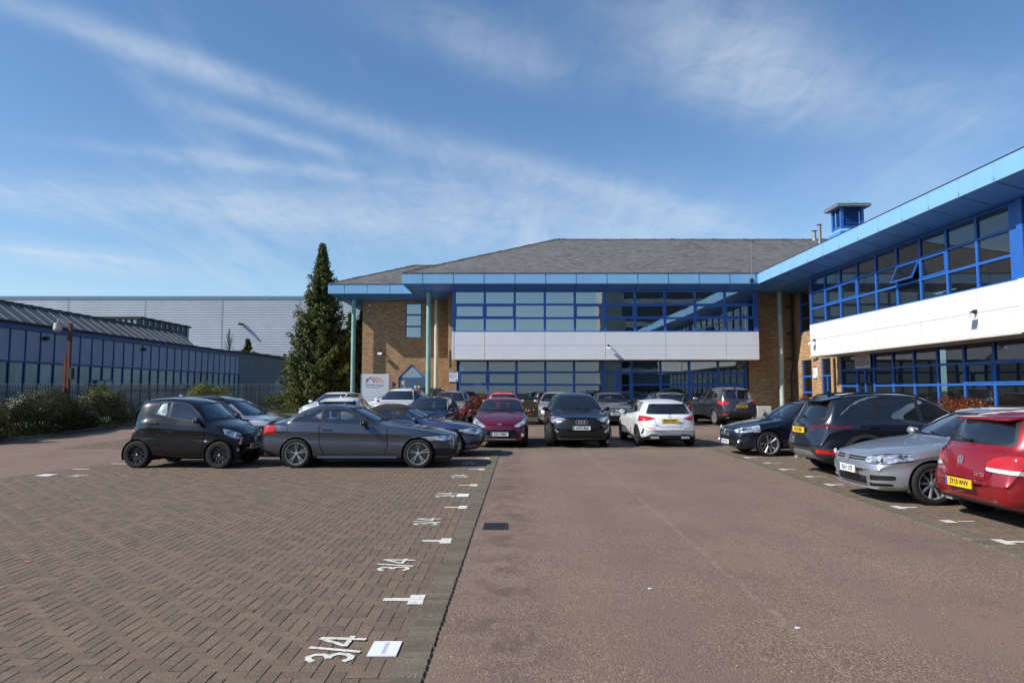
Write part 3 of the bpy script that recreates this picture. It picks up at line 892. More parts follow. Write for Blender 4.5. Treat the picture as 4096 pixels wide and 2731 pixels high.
# brick-on-edge arch over the gabled door, 12 mm proud
arch = OB()
for sg in (-1, 1):
    a = Vector((xm + sg * 0.80, gs - .02)); b_ = Vector((xm, ga + .02)); d = (b_ - a); n = 13; L = d.length / n; d.normalize(); nn = Vector((sg * d.y * 1, -d.x * sg)) * 1
    if nn.y < 0: nn = -nn
    for k in range(n):
        p = a + d * (k * L + .006); q = a + d * ((k + 1) * L - .006)
        arch.prism([(p.x, p.y), (q.x, q.y), (q.x + nn.x * .215, q.y + nn.y * .215), (p.x + nn.x * .215, p.y + nn.y * .215)], 'y', YW - .012, YW)
arch.build('brick_arch', flat('soldier_brick', (0.40, 0.25, 0.13), 0.9, var=0.15, scale=5))
# right wing wall in the plane X = 15.4
XU, XLW = 14.0, 15.4
w = OB(lambda a, o_, z: (XLW + o_, a, z))                        # a = world y, o_ = depth behind face
wall_xz(w, 31.95, YL, 0, ZS, 0, .25, holes=((35.1, 36.3, .75, 3.28), (35.2, 36.4, 4.75, 6.93), (33.0, 34.0, 0, 3.28)))
w.box(18.0, 31.95, .02, .25, 0, 0.62)
w.box(-3, 18.0, .02, .25, 0, 0.62)
w.build('brick_wall', MT['brick'])


def window_set(T, u0, du, n, zs, parent_name='window', fr=0.062, depth=0.09, sash=(), glass='wglass', blinds_or_backings=None, skip=(), open_=None, dark=None, umull=None):
    """n modules side by side: each a frame part with its panes as sub-parts; T maps (u, out, z) to world"""
    for i in range(n):
        if i in skip: continue
        a = u0 + i * du; b_ = a + du
        m = OB(T)
        m.box(a, a + fr, 0, depth, zs[0], zs[-1]).box(b_ - fr, b_, 0, depth, zs[0], zs[-1])
        for k, z in enumerate(zs):
            lo = z if k == 0 else z - fr * .8
            hi = z + fr * .8 if k == 0 else (z if k == len(zs) - 1 else z + fr * .8)
            m.box(a + fr, b_ - fr, 0, depth, lo, hi)
        p = OB(T)
        for k in range(len(zs) - 1):
            z0, z1 = zs[k] + fr * .8, zs[k + 1] - fr * .8
            if k == len(zs) - 2: z1 = zs[k + 1] - fr * .8
            x0, x1 = a + fr, b_ - fr
            if (i, k) in sash:
                s_ = .045
                if open_ == (i, k):
                    # top-hung sash swung out
                    ang = R(24); H = z1 - z0
                    def S(u, o_, h, z1=z1, ang=ang): return (u, o_ * math.cos(ang) - (-h) * math.sin(ang) * -1 - 0.03, z1 - h * math.cos(ang) - o_ * math.sin(ang))
                    def S(u, o_, h, z1=z1, ang=ang): return (u, -h * math.sin(ang) + o_ * math.cos(ang) - .01, z1 - h * math.cos(ang) - o_ * math.sin(ang))
                    q = OB(lambda u, o_, h: T(*S(u, o_, h)))
                    q.box(x0, x0 + s_, 0, .05, 0, H).box(x1 - s_, x1, 0, .05, 0, H).box(x0 + s_, x1 - s_, 0, .05, 0, s_).box(x0 + s_, x1 - s_, 0, .05, H - s_, H)
                    sh = q.build('open_sash', MT['frame'])
                    g_ = OB(lambda u, o_, h: T(*S(u, o_, h)))
                    g_.box(x0 + s_, x1 - s_, .02, .028, s_, H - s_).build('pane', MT[glass], sh)
                    continue
                m.box(x0, x0 + s_, -.015, .06, z0, z1).box(x1 - s_, x1, -.015, .06, z0, z1).box(x0 + s_, x1 - s_, -.015, .06, z0, z0 + s_).box(x0 + s_, x1 - s_, -.015, .06, z1 - s_, z1)
                x0 += s_; x1 -= s_; z0 += s_; z1 -= s_
            t = random.uniform(-.0015, .0015)
            p.poly([(x0, .05 + t, z0), (x1, .05 - t, z0), (x1, .05 - t, z1), (x0, .05 + t, z1)])
        fo = m.build(parent_name, MT['frame'])
        p.build('pane', MT[glass], fo)
        if blinds_or_backings and i in blinds_or_backings:
            bm_ = OB(T)
            for (zb0, zb1) in blinds_or_backings[i]:
                nb = 13
                for k in range(nb):
                    xx = a + fr + (du - 2 * fr) * k / nb
                    bm_.poly([(xx, .14 + .02 * (k % 2), zb0), (xx + (du - 2 * fr) / nb * .96, .155 - .01 * (k % 2), zb0), (xx + (du - 2 * fr) / nb * .96, .155 - .01 * (k % 2), zb1), (xx, .14 + .02 * (k % 2), zb1)])
            bm_.build('blind', MT['blind'], fo)


DU = (XL1 - XL0) / 10
TU = lambda u, o_, z: (u, YU + o_, z)
zU = (4.79, 5.52, 6.24, 6.95)
window_set(TU, XL0, DU, 10, zU, sash={(0, 1), (1, 1), (4, 1), (5, 1), (6, 1), (8, 1), (9, 1)}, blinds_or_backings={0: [(4.82, 6.9)], 1: [(4.82, 6.9)], 2: [(4.82, 6.9)], 3: [(4.82, 6.9)], 4: [(4.82, 6.9)]})  # pale backing added in the left five modules stands in for sky reflection
TL = lambda u, o_, z: (u, YL - .10 + o_, z)
zL = (1.28, 2.00, 2.68, 3.33)
DL = (12.78 + 2.89) / 10
vb = {i: [(2.02, 3.3)] for i in (0, 1, 2, 3, 4, 6, 7, 8, 9)}
window_set(TL, -2.89, DL, 10, zL, sash={(0, 1), (1, 1), (8, 1), (9, 1)}, blinds_or_backings=vb, skip=(5,), glass='lglass')
# glazed door in the sixth ground floor module
a = -2.89 + 5 * DL; b_ = a + DL; m = OB(TL)
m.box(a, a + .06, 0, .09, .15, 3.33).box(b_ - .06, b_, 0, .09, .15, 3.33).box(a + .06, b_ - .06, 0, .09, 2.65, 2.72).box(a + .06, b_ - .06, 0, .09, 3.29, 3.33)
xm2 = (a + b_) / 2
m.box(xm2 - .05, xm2 + .05, 0, .09, .15, 2.65)
for q0, q1 in ((a + .06, xm2 - .05), (xm2 + .05, b_ - .06)):
    m.box(q0, q0 + .05, 0, .07, .15, 2.65).box(q1 - .05, q1, 0, .07, .15, 2.65).box(q0 + .05, q1 - .05, 0, .07, 2.58, 2.65).box(q0 + .05, q1 - .05, 0, .07, .15, .35).box(q0 + .05, q1 - .05, 0, .07, 1.95, 2.0)
dd = m.build('glazed_door', MT['frame'])
p = OB(TL)
p.poly([(a + .06, .05, 2.72), (b_ - .06, .05, 2.72), (b_ - .06, .05, 3.29), (a + .06, .05, 3.29)])
for q0, q1 in ((a + .11, xm2 - .10), (xm2 + .10, b_ - .11)):
    p.poly([(q0, .05, .35), (q1, .05, .35), (q1, .05, 1.95), (q0, .05, 1.95)]).poly([(q0, .05, 2.0), (q1, .05, 2.0), (q1, .05, 2.58), (q0, .05, 2.58)])
p.build('pane', MT['wglass'], dd)
# white panel band, main front
def panel_band(T, u0, u1, seams, z0, z1, zm, flip=False):
    m = OB(T)
    us = [u0] + list(seams) + [u1]
    for s0, s1 in zip(us, us[1:]):
        for (q0, q1) in ((z0, zm), (zm, z1)):
            m.box(s0 + .008, s1 - .008, -.06, 0, q0 + .006, q1 - .006)
    m.build('white_panel', MT['white'])
    OB(T).box(u0 + .01, u1 - .01, -.045, .05, z0 + .01, z1 - .01).build('panel_joint', MT['seam'])
    OB(T).box(u0 - .05, u1 + .05, -.09, 1.28, z0 - .05, z0 - .002).build('band_trim', MT['cream'])
ms = [XL0 + DU * k for k in (1, 3, 5, 7, 9)]
panel_band(TU, XL0 - .02, XL1 + .02, ms, 3.35, 4.78, 4.06)
e = OB(TU)
e.box(XL0 - .13, XL0 - .03, -.07, 1.2, 3.33, 4.79).box(XL1 + .03, XL1 + .13, -.07, 1.2, 3.33, 4.79)
e.build('panel_return', MT['white'])
e = OB(TU)
e.box(XL0 - .12, XL0 - .005, -.02, 1.2, 4.80, ZS - .01).box(XL1 + .005, XL1 + .12, -.02, 1.2, 4.80, ZS - .01)
e.box(XL0 - .005, XL1 + .005, 0.0, .09, 6.951, ZS)
e.build('window_jamb', MT['frame'])
# rooms behind the glass
rm = OB()
rm.box(XL0 + .1, XL1 - .1, 42.5, 42.6, 0.2, 6.9)
rm.box(XL0 + .1, XL1 - .1, YU + .35, 42.5, 3.6, 3.9)
rm.box(XL0 + .1, XL1 - .1, YU + .35, 42.5, 6.85, 6.93)
rm.box(XL0 + .1, XL1 - .1, YL + .3, 42.5, 0.1, 0.2)
rm.box(XL0 + .02, XL0 + .1, YL + .26, 42.5, 0.2, 6.9).box(XL1 - .1, XL1 - .02, YL + .26, 42.5, 0.2, 6.9)
rm.box(XLW + 7.5, XLW + 7.6, -3, 36, 0.2, 6.9)
rm.box(XU + .35, XLW + 7.5, -3, 32, 3.6, 3.9).box(XU + .35, XLW + 7.5, -3, 32, 6.85, 6.93)
rm.box(XLW + .3, XLW + 7.5, -3, 36.9, .1, .2).box(XLW + .3, XLW + 7.5, 36.6, 36.8, .2, 6.9)
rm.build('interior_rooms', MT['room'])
# office clutter seen through the right wing windows
ds = OB()
for k in range(9):
    y = 31 - k * 1.43
    ds.box(XU + .7, XU + 1.5, y - .6, y + .55, 4.45, 4.63)
    ds.box(XU + .9, XU + .95, y - .35, y + .15, 4.70, 5.05)
ds.build('desks', MT['matblack'])
cl_ = OB()
for k in range(6):
    for j in range(2): cl_.box(XU + 1.6 + 2.4 * j, XU + 2.9 + 2.4 * j, 20.2 + k * 2.2, 20.8 + k * 2.2, 6.82, 6.848)
cl_.build('ceiling_panel', MT['whiteplain'])
# tall window on the entrance wall
TW = lambda u, o_, z: (u, YW + .05 + o_, z)
window_set(TW, -6.30, .94, 1, (4.79, 5.47, 6.16, 6.84), fr=.055)
OB().box(-6.25, -5.40, YW + .5, YW + .52, 4.8, 6.8).build('backing_blind', MT['blind'])
# gabled entrance
TD = TW
m = OB(TD)
def bar2(m, p, q, w_, o0=0, o1=.09):
    d = (Vector(q) - Vector(p)).normalized(); n_ = Vector((-d.y, d.x)) * w_ / 2
    P = [Vector(p) - n_, Vector(q) - n_, Vector(q) + n_, Vector(p) + n_]
    m.prism([(a.x, a.y) for a in P], 'y', o0, o1)
bar2(m, (gd0 + .02, gs - .02), (xm, ga - .05), .11); bar2(m, (gd1 - .02, gs - .02), (xm, ga - .05), .11, .002, .092)
m.box(gd0, gd0 + .08, 0, .09, .15, gs).box(gd1 - .08, gd1, 0, .09, .15, gs).box(gd0 + .08, gd1 - .08, 0, .095, gs - .12, gs)
m.box(xm - .07, xm + .07, 0, .09, .15, gs - .12).box(gd0 + .08, xm - .07, 0, .09, .15, .4).box(xm + .07, gd1 - .08, 0, .09, .15, .4)
ed = m.build('entrance_door', MT['frame'])
p = OB(TD)
p.poly([(gd0 + .08, .05, .4), (xm - .07, .05, .4), (xm - .07, .05, gs - .12), (gd0 + .08, .05, gs - .12)])
p.build('pane', MT['wglass2'], ed)
p = OB(TD)
p.poly([(xm + .07, .05, .4), (gd1 - .08, .05, .4), (gd1 - .08, .05, gs - .12), (xm + .07, .05, gs - .12)])
p.build('pane', MT['wglass2'], ed)
OB(TD).poly([(gd0 + .15, .05, gs), (gd1 - .15, .05, gs), (xm, .05, ga - .11)]).build('gable_pane', MT['wglass'], ed)
OB(TD).poly([(gd0 + .1, .3, gs), (gd1 - .1, .3, gs), (xm, .3, ga - .08)]).build('gable_blind', MT['blind'], ed)
OB(TD).box(xm + .10, xm + .25, .02, .03, 1.65, 1.98).box(xm + .33, xm + .45, .02, .03, 1.80, 1.95).box(gd0 + .14, gd0 + .28, .02, .03, 2.05, 2.25).build('door_notice', MT['whiteplain'], ed)
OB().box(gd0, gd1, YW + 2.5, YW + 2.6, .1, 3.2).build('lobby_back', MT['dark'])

# right wing windows --------------------------------------------------------------
TRU = lambda u, o_, z: (XU + o_, 31.78 - u, z)
zRU = (4.75, 5.48, 6.22, 6.93)
window_set(TRU, 0, 1.43, 9, zRU, fr=.05, sash={(1, 1), (2, 1), (5, 1), (6, 1)}, glass='wglass2', open_=(5, 1))
TRL = lambda u, o_, z: (XLW - .02 + o_, 31.95 - u, z)
zRL = (.62, 1.90, 2.62, 3.28)
window_set(TRL, 0, 1.45, 9, zRL, fr=.05, glass='wglass2', sash={(6, 1), (7, 1)}, skip=(1,))
window_set(lambda u, o_, z: (XLW + .05 + o_, 36.3 - u, z), 0, 1.2, 1, (.75, 1.60, 2.42, 3.28), glass='wglass2')
window_set(lambda u, o_, z: (XLW + .05 + o_, 36.4 - u, z), 0, 1.2, 1, (4.75, 5.48, 6.22, 6.93), glass='wglass2')
# doors of the right wing
def slim_door(T, u0, u1, z1, zt):
    m = OB(T)
    m.box(u0, u0 + .06, 0, .09, .1, zt).box(u1 - .06, u1, 0, .09, .1, zt).box(u0 + .06, u1 - .06, 0, .09, z1 - .04, z1 + .04).box(u0 + .06, u1 - .06, 0, .09, zt - .05, zt)
    um = (u0 + u1) / 2
    m.box(um - .045, um + .045, 0, .09, .1, z1 - .04).box(u0 + .06, um - .045, 0, .07, 1.18, 1.28).box(um + .045, u1 - .06, 0, .07, 1.18, 1.28).box(u0 + .06, um - .045, 0, .07, .1, .3).box(um + .045, u1 - .06, 0, .07, .1, .3)
    d_ = m.build('glazed_door', MT['frame'])
    p = OB(T)
    for z0_, z1_ in ((.3, 1.18), (1.28, z1 - .04)):
        p.poly([(u0 + .06, .05, z0_), (um - .045, .05, z0_), (um - .045, .05, z1_), (u0 + .06, .05, z1_)]).poly([(um + .045, .05, z0_), (u1 - .06, .05, z0_), (u1 - .06, .05, z1_), (um + .045, .05, z1_)])
    p.poly([(u0 + .06, .05, z1 + .04), (u1 - .06, .05, z1 + .04), (u1 - .06, .05, zt - .05), (u0 + .06, .05, zt - .05)])
    p.build('pane', MT['wglass2'], d_)
    OB(T).tube((um - .09, -.02, 1.0), (um - .09, -.02, 1.5), .014).build('handle', MT['chrome'], d_)
    return d_
slim_door(TRL, 1.45, 2.90, 2.62, 3.28)
slim_door(lambda u, o_, z: (XLW + .04 + o_, 34.0 - u, z), 0, 1.0, 2.42, 3.28)
# white band on the right wing
panel_band(TRU, 0, 13.2, [1.43 * k for k in (2, 4, 6, 8)], 3.30, 4.745, 4.02)
e = OB(TRU)
e.box(-.06, -.002, -.05, 1.3, 3.28, 4.75)
e.build('corner_cover', MT['white'])
e = OB(TRU); e.box(13.22, 13.50, -.13, .3, 3.28, 4.75)
e.build('corner_cover', MT['white'])
e = OB(TRU)
e.box(-.08, 0, -.01, 1.3, 4.751, ZS - .01).box(12.87, 13.20, 0, .1, 4.751, ZS - .01).box(13.20, 13.42, -.08, .3, 4.751, ZS - .01).box(0, 12.87, .0, .09, 6.931, ZS - .01)
e.build('corner_post', MT['frame'])
TRU2 = lambda u, o_, z: (XU + .12 + o_, 18.3 - u, z)
window_set(TRU2, 0, 1.43, 7, zRU, glass='wglass2')
panel_band(TRU2, 0, 10, [1.43 * k for k in (2, 4, 6)], 3.30, 4.745, 4.02)
window_set(lambda u, o_, z: (XLW - .02 + o_, 18.9 - u, z), 0, 1.45, 8, zRL, glass='wglass2')

# eaves: fascia, sloping soffit strip, flat soffit -------------------------------
fa = OB()
YF, XF, XFL, YF2, XF2 = 35.10, 12.84, -5.72, 38.80, -10.54
fa.box(XFL, XF - .05, YF, YF + .05, ZF0, ZF1)
fa.box(XF - .05, XF, -8, YF + .05, ZF0, ZF1)
fa.box(XFL, XFL + .05, YF + .05, YF2, ZF0, ZF1)
fa.box(XF2, XFL + .05, YF2, YF2 + .05, ZF0, ZF1)
fa.box(XF2, XF2 + .05, YF2 + .05, 54, ZF0, ZF1)
fa.build('fascia', MT['fascia'])
fb = OB()      # thin lip along the top edge
fb.box(XFL - .02, XF - .06, YF - .02, YF + .1, ZF1 + .002, ZF1 + .03).box(XF - .06, XF + .02, -8, YF + .1, ZF1 + .002, ZF1 + .032)
fb.box(XF2 - .02, XFL - .02, YF2 - .02, YF2 + .1, ZF1 + .002, ZF1 + .03)
fb.build('verge_trim', MT['seam'])
so = OB()
IY, IX, IXL, IY2, IX2 = YF + .9, XF + .9, XFL + .9, YF2 + .9, XF2 + .9
so.poly([(XFL, YF, ZF0), (XF, YF, ZF0), (IX, IY, ZS), (IXL, IY, ZS)])
so.poly([(XF, YF, ZF0), (XF, -8, ZF0), (IX, -8, ZS), (IX, IY, ZS)])
so.poly([(XFL, YF, ZF0), (IXL, IY, ZS), (IXL, IY2, ZS), (XFL, YF2, ZF0)])
so.poly([(XF2, YF2, ZF0), (XFL, YF2, ZF0), (IXL, IY2, ZS), (IX2, IY2, ZS)])
so.poly([(XF2, YF2, ZF0), (IX2, IY2, ZS), (IX2, 54, ZS), (XF2, 54, ZF0)])
so.poly([(IXL, IY, ZS), (IX, IY, ZS), (IX, IY + 4.6, ZS), (IXL, IY + 4.6, ZS)])
so.poly([(IX, -8, ZS), (23, -8, ZS), (23, 41, ZS), (IX, 41, ZS)])
so.poly([(IX2, IY2, ZS), (IXL, IY2, ZS), (IXL, 54, ZS), (IX2, 54, ZS)])
so.build('soffit', MT['soffit'])
se = OB()
for k in range(12):
    x = XL0 + DU * k - DU
    if x < IXL: continue
    if x > XF - .3: break
    se.box(x - .012, x + .012, YF - .004, YF, ZF0 + .01, ZF1 - .01)
    se.hexa([(x - .012, YF + .05, ZF0 - .012), (x + .012, YF + .05, ZF0 - .012), (x + .012, IY, ZS - .004), (x - .012, IY, ZS - .004), (x - .012, YF + .05, ZF0 - .008), (x + .012, YF + .05, ZF0 - .008), (x + .012, IY, ZS), (x - .012, IY, ZS)])
for k in range(27):
    y = 33.5 - 1.43 * k
    se.box(XF - .054, XF - .05, y - .010, y + .010, ZF0 + .02, ZF0 + .12)
    se.hexa([(XF + .02, y - .012, ZF0 - .014), (IX, y - .012, ZS - .004), (IX, y + .012, ZS - .004), (XF + .02, y + .012, ZF0 - .014), (XF + .02, y - .012, ZF0 - .009), (IX, y - .012, ZS), (IX, y + .012, ZS), (XF + .02, y + .012, ZF0 - .009)])
for k in range(4):
    x = -9.6 + k * 1.3
    se.box(x - .010, x + .010, YF2 - .004, YF2, ZF0 + .01, ZF1 - .01)
se.build('panel_seam', MT['seam'])
rv = OB()
for k in range(12):
    x = XL0 + DU * (k - 1)
    if x < XFL or x > XF: continue
    for dx in (-.05, .05):
        for z in (ZF0 + .06, (ZF0 + ZF1) / 2, ZF1 - .06): rv.box(x + dx - .012, x + dx + .012, YF - .008, YF, z - .012, z + .012)
for k in range(26):
    y = 33.5 - 1.43 * k
    for dy in (-.05, .05):
        for z in (ZF0 + .06, ZF1 - .06): rv.box(XF - .058, XF - .05, y + dy - .012, y + dy + .012, z - .012, z + .012)
rv.build('rivet', MT['fascia'])
fs_ = OB()
for k in range(26):
    y = 33.5 - 1.43 * k
    fs_.box(XF - .0525, XF - .05, y - .003, y + .003, ZF0 + .01, ZF1 - .01)
fs_.build('fascia_joint', MT['soffit'])

# roof ---------------------------------------------------------------------------
def roof_plane(verts, uvs, name='roof'):
    me = bpy.data.meshes.new(name)
    me.from_pydata([(a - OFF.x, b - OFF.y, c - OFF.z) for a, b, c in verts], [], [tuple(range(len(verts)))])
    ul = me.uv_layers.new(name='UVMap')
    for i, lp in enumerate(me.loops): ul.data[i].uv = uvs[lp.vertex_index]
    me.materials.append(MT['slate'])
    return link(bpy.data.objects.new(name, me), office)
sl = 1.09
def rp(verts, axis, name='roof'):
    """axis 'x': slates run along x (slope measured along y) ; 'y' the other way"""
    uvs = [((v[0], v[1] * sl) if axis == 'x' else (v[1], v[0] * sl)) for v in verts]
    return roof_plane(verts, uvs, name)
ZR = ZF1 + .035
RX0, RY, RZ, RX1 = 2.81, 43.4, 11.36, 21.1
rp([(XFL + .05, YF + .03, ZR), (XF + .02, YF + .03, ZR), (RX1, RY, RZ), (RX0, RY, RZ)], 'x', 'main_roof_slope')
rp([(XFL + .05, YF + .03, ZR), (RX0, RY, RZ), (XFL + .05, 51.7, ZR)], 'y', 'main_roof_hip')
rp([(XFL + .05, 51.7, ZR), (RX0, RY, RZ), (RX1 + 8, RY, RZ), (RX1 + 8, 51.7, ZR)], 'x', 'rear_roof_slope')
rp([(XF + .02, YF + .03, ZR), (XF + .02, -8, ZR), (RX1, -8, RZ), (RX1, RY, RZ)], 'y', 'wing_roof_slope')
rp([(RX1, -8, RZ), (29.4, -8, ZR), (29.4, 43.4, ZR), (RX1, RY, RZ)], 'y', 'wing_roof_back')
WZ = 9.62
rp([(XF2 + .05, YF2 + .03, ZR), (0, YF2 + .03, ZR), (0, 43.1, WZ), (-6.2, 43.1, WZ)], 'x', 'entrance_roof_slope')
rp([(XF2 + .05, YF2 + .03, ZR), (-6.2, 43.1, WZ), (XF2 + .05, 47.4, ZR)], 'y', 'entrance_roof_hip')
rp([(XF2 + .05, 47.4, ZR), (-6.2, 43.1, WZ), (0, 43.1, WZ), (0, 47.4, ZR)], 'x', 'entrance_roof_rear')
MT['ridge'] = flat('ridge_tile_clay', (0.085, 0.08, 0.07), 0.85, var=0.25, scale=3)
def ridge_run(a, b_, n, h=.07, w_=.11):
    rt = OB()
    a = Vector(a); b_ = Vector(b_); d = (b_ - a); L = d.length / n; dn = d.normalized(); s = Vector((-dn.y, dn.x, 0)).normalized() * w_
    for k in range(n):
        p = a + dn * (k * L); q = a + dn * ((k + .97) * L); j = random.uniform(-.012, .012)
        u = Vector((0, 0, h + j))
        for (s1, s2) in ((s, None),):
            P = [p - s + Vector((0, 0, -.03)), p + u, p + s + Vector((0, 0, -.03)), q - s + Vector((0, 0, -.03)), q + u * .85, q + s + Vector((0, 0, -.03))]
            rt.poly([P[0], P[3], P[4], P[1]]); rt.poly([P[1], P[4], P[5], P[2]]); rt.poly([P[0], P[1], P[2]]); rt.poly([P[3], P[5], P[4]])
    rt.build('ridge_tile', MT['ridge'])
ridge_run((RX0, RY, RZ), (RX1, RY, RZ), 44)
ridge_run((XFL + .05, YF + .03, ZR), (RX0, RY, RZ), 32)
ridge_run((XF2 + .05, YF2 + .03, ZR), (-6.2, 43.1, WZ), 16)
ridge_run((-6.2, 43.1, WZ), (-2.0, 43.1, WZ), 10)
MT['lichen'] = flat('yellow_lichen', (0.30, 0.21, 0.04), 0.95, var=.3)
li = OB()
for k in range(26):
    x = random.choice((random.uniform(2.8, 3.6), random.uniform(2.8, 20)))
    li.sphere((x, RY - .06, RZ + .05), random.uniform(.02, .05), 6, 4, (1.6, 1, .5))
li.build('lichen', MT['lichen'])

# columns
for (x, y, mt, lb) in ((-9.26, 39.75, 'col', 'green column'), (-4.47, 36.45, 'col', 'green column'), (-4.40, 39.6, 'col2', 'cream column'), (14.42, 36.55, 'col3', 'pale green column')):
    o = OB().tube((x, y, 0.05), (x, y, ZS), .125, n=28).build('column', MT[mt], smooth=True)
    o['label'] = lb
# downpipes
dp = OB().tube((15.2, 36.95, 6.9), (15.2, 36.95, 2.9), .055, n=12)
dp.tube((15.2, 36.95, 2.9), (15.05, 36.8, 2.65), .055, n=12).tube((15.05, 36.8, 2.65), (15.05, 36.8, .1), .055, n=12)
for z in (6.2, 4.8, 3.4, 2.2, 1.2): dp.box(15.02, 15.3, 36.92, 37.25, z - .02, z + .02)
dp.build('downpipe', MT['black'])
OB().tube((15.33, 32.5, 3.25), (15.33, 32.5, .1), .045, n=12).build('downpipe', MT['matblack'])
OB().box(-3.42, -3.36, YL - .02, YL, 2.95, 3.9).build('expansion_strip', MT['seam'])

# louvred vent turret
tv = OB(); X0, X1, Y0, Y1 = 19.2, 20.55, 39.25, 40.45
tv.box(X0 - .12, X1 + .12, Y0 - .12, Y1 + .12, 9.4, 10.95)
tur = tv.build('vent_turret', MT['soffit'])
f_ = OB()
f_.hexa([(X0 - .12, Y0 - .12, 10.952), (X1 + .12, Y0 - .12, 10.952), (X1 + .12, Y1 + .12, 10.952), (X0 - .12, Y1 + .12, 10.952), (X0 + .02, Y0 + .02, 11.12), (X1 - .02, Y0 + .02, 11.12), (X1 - .02, Y1 - .02, 11.12), (X0 + .02, Y1 - .02, 11.12)])
f_.build('flashing', MT['fascia'], tur)
for (a, b_) in ((X0, Y0), (X1 - .16, Y0), (X0, Y1 - .16), (X1 - .16, Y1 - .16)): OB().box(a, a + .16, b_, b_ + .16, 11.12, 12.37).build('turret_post', MT['frame'], tur)
f_ = OB()
f_.box(X0 + .16, X1 - .16, Y0, Y0 + .06, 11.12, 11.24).box(X0, X0 + .06, Y0 + .16, Y1 - .16, 11.12, 11.24)
f_.build('turret_rail', MT['frame'], tur)
f_ = OB()
for k in range(13):
    z = 11.26 + k * .085
    f_.hexa([(X0 + .16, Y0 + .03, z), (X1 - .16, Y0 + .03, z), (X1 - .16, Y0 + .12, z + .06), (X0 + .16, Y0 + .12, z + .06), (X0 + .16, Y0 + .03, z + .015), (X1 - .16, Y0 + .03, z + .015), (X1 - .16, Y0 + .12, z + .075), (X0 + .16, Y0 + .12, z + .075)])
    f_.hexa([(X0 + .03, Y0 + .16, z), (X0 + .03, Y1 - .16, z), (X0 + .12, Y1 - .16, z + .06), (X0 + .12, Y0 + .16, z + .06), (X0 + .03, Y0 + .16, z + .015), (X0 + .03, Y1 - .16, z + .015), (X0 + .12, Y1 - .16, z + .075), (X0 + .12, Y0 + .16, z + .075)])
f_.build('louvre', MT['frame'], tur)
OB().box(X0 + .2, X1 - .2, Y0 + .2, Y1 - .2, 11.12, 12.36).build('turret_core', flat('deep_blue_mesh', (.01, .03, .10), .8), tur)
c_ = OB(); cx, cy = (X0 + X1) / 2, (Y0 + Y1) / 2
c_.box(X0 - .3, X1 + .3, Y0 - .3, Y1 + .3, 12.37, 12.52)
c_.build('cap_edge', MT['galv'], tur)
c_ = OB()
Q = [(X0 - .32, Y0 - .32, 12.525), (X1 + .32, Y0 - .32, 12.525), (X1 + .32, Y1 + .32, 12.525), (X0 - .32, Y1 + .32, 12.525)]
for k in range(4): c_.poly([Q[k], Q[(k + 1) % 4], (cx, cy, 12.98)])
c_.poly(Q)
c_.build('turret_cap', flat('weathered_blue_green_sheet', (0.22, 0.42, 0.50), 0.5, var=0.25, scale=4, stain=0.5), tur)
for (x, y, z0, z1) in ((19.45, 43.3, 11.2, 11.85), (19.42, 42.5, 10.8, 12.05)):
    fl_ = OB().tube((x, y, z0), (x, y, z1), .11, n=14)
    fl_.tube((x, y, z1 + .06), (x, y, z1 + .09), .19, .10, n=14).tube((x, y, z0), (x, y, z0 + .2), .22, .12, n=14)
    fl_.tube((x, y, z1), (x, y, z1 + .06), .05, n=8)
    fl_.build('flue_pipe', MT['galv'], smooth=True)

# things fixed to the building ------------------------------------------------------
ae = empty('aerial', (12.42, 35.02, 7.35), 0, 'thin weather aerial mast on the blue fascia at the inner corner', 'aerial')
MB().tube((0, 0, 0), (0, 0, 2.15), .018, n=8).build('mast', MT['galv'], ae)
m = MB().tube((-.22, 0, 2.12), (.22, 0, 2.06), .012, n=6).tube((-.22, 0, 2.12), (-.22, 0, 2.2), .03, n=8)
for k in range(3):
    a = k * 2.09
    m.tube((.1, 0, 2.0), (.1 + .12 * math.cos(a), .12 * math.sin(a), 2.0), .008, n=5)
m.build('sensor_arm', MT['matblack'], ae)
MB().box(-.08, .08, -.03, .08, -.08, .12).build('bracket', MT['matblack'], ae)


def floodlight(loc, rz, label, s=1.0, white=True):
    r = empty('flood_light', loc, rz, label, 'security light', 'flood lights and sensors on the walls')
    MB().box(-.045 * s, .045 * s, -.05 * s, .0, -.05 * s, .05 * s).tube((0, -.05 * s, 0), (0, -.16 * s, -.02 * s), .02 * s).build('bracket', MT['matblack'], r)
    MB().hexa([(-.11 * s, -.30 * s, -.20 * s), (.11 * s, -.30 * s, -.20 * s), (.11 * s, -.13 * s, -.15 * s), (-.11 * s, -.13 * s, -.15 * s), (-.10 * s, -.27 * s, -.10 * s), (.10 * s, -.27 * s, -.10 * s), (.10 * s, -.14 * s, -.08 * s), (-.10 * s, -.14 * s, -.08 * s)]).build('lamp_housing', MT['whiteplain'] if white else MT['matblack'], r, bevel=.008)
    MB().sphere((0.02 * s, -.10 * s, -.005), .035 * s).build('sensor', MT['black'], r, smooth=True)
    return r
floodlight((5.08, YU - .06, 4.06), 0, 'small flood light in the middle of the white band on the front')
floodlight((XU - .06, 20.4, 4.06), R(-90), 'white flood light on the right wing band near the frame edge', 1.15)
floodlight((XU - .06, 31.3, 4.0), R(-90), 'white flood light at the far end of the right wing band', 1.0)
floodlight((-7.75, YW, 4.02), 0, 'flood light on the brick wall between the green columns', 1.2)
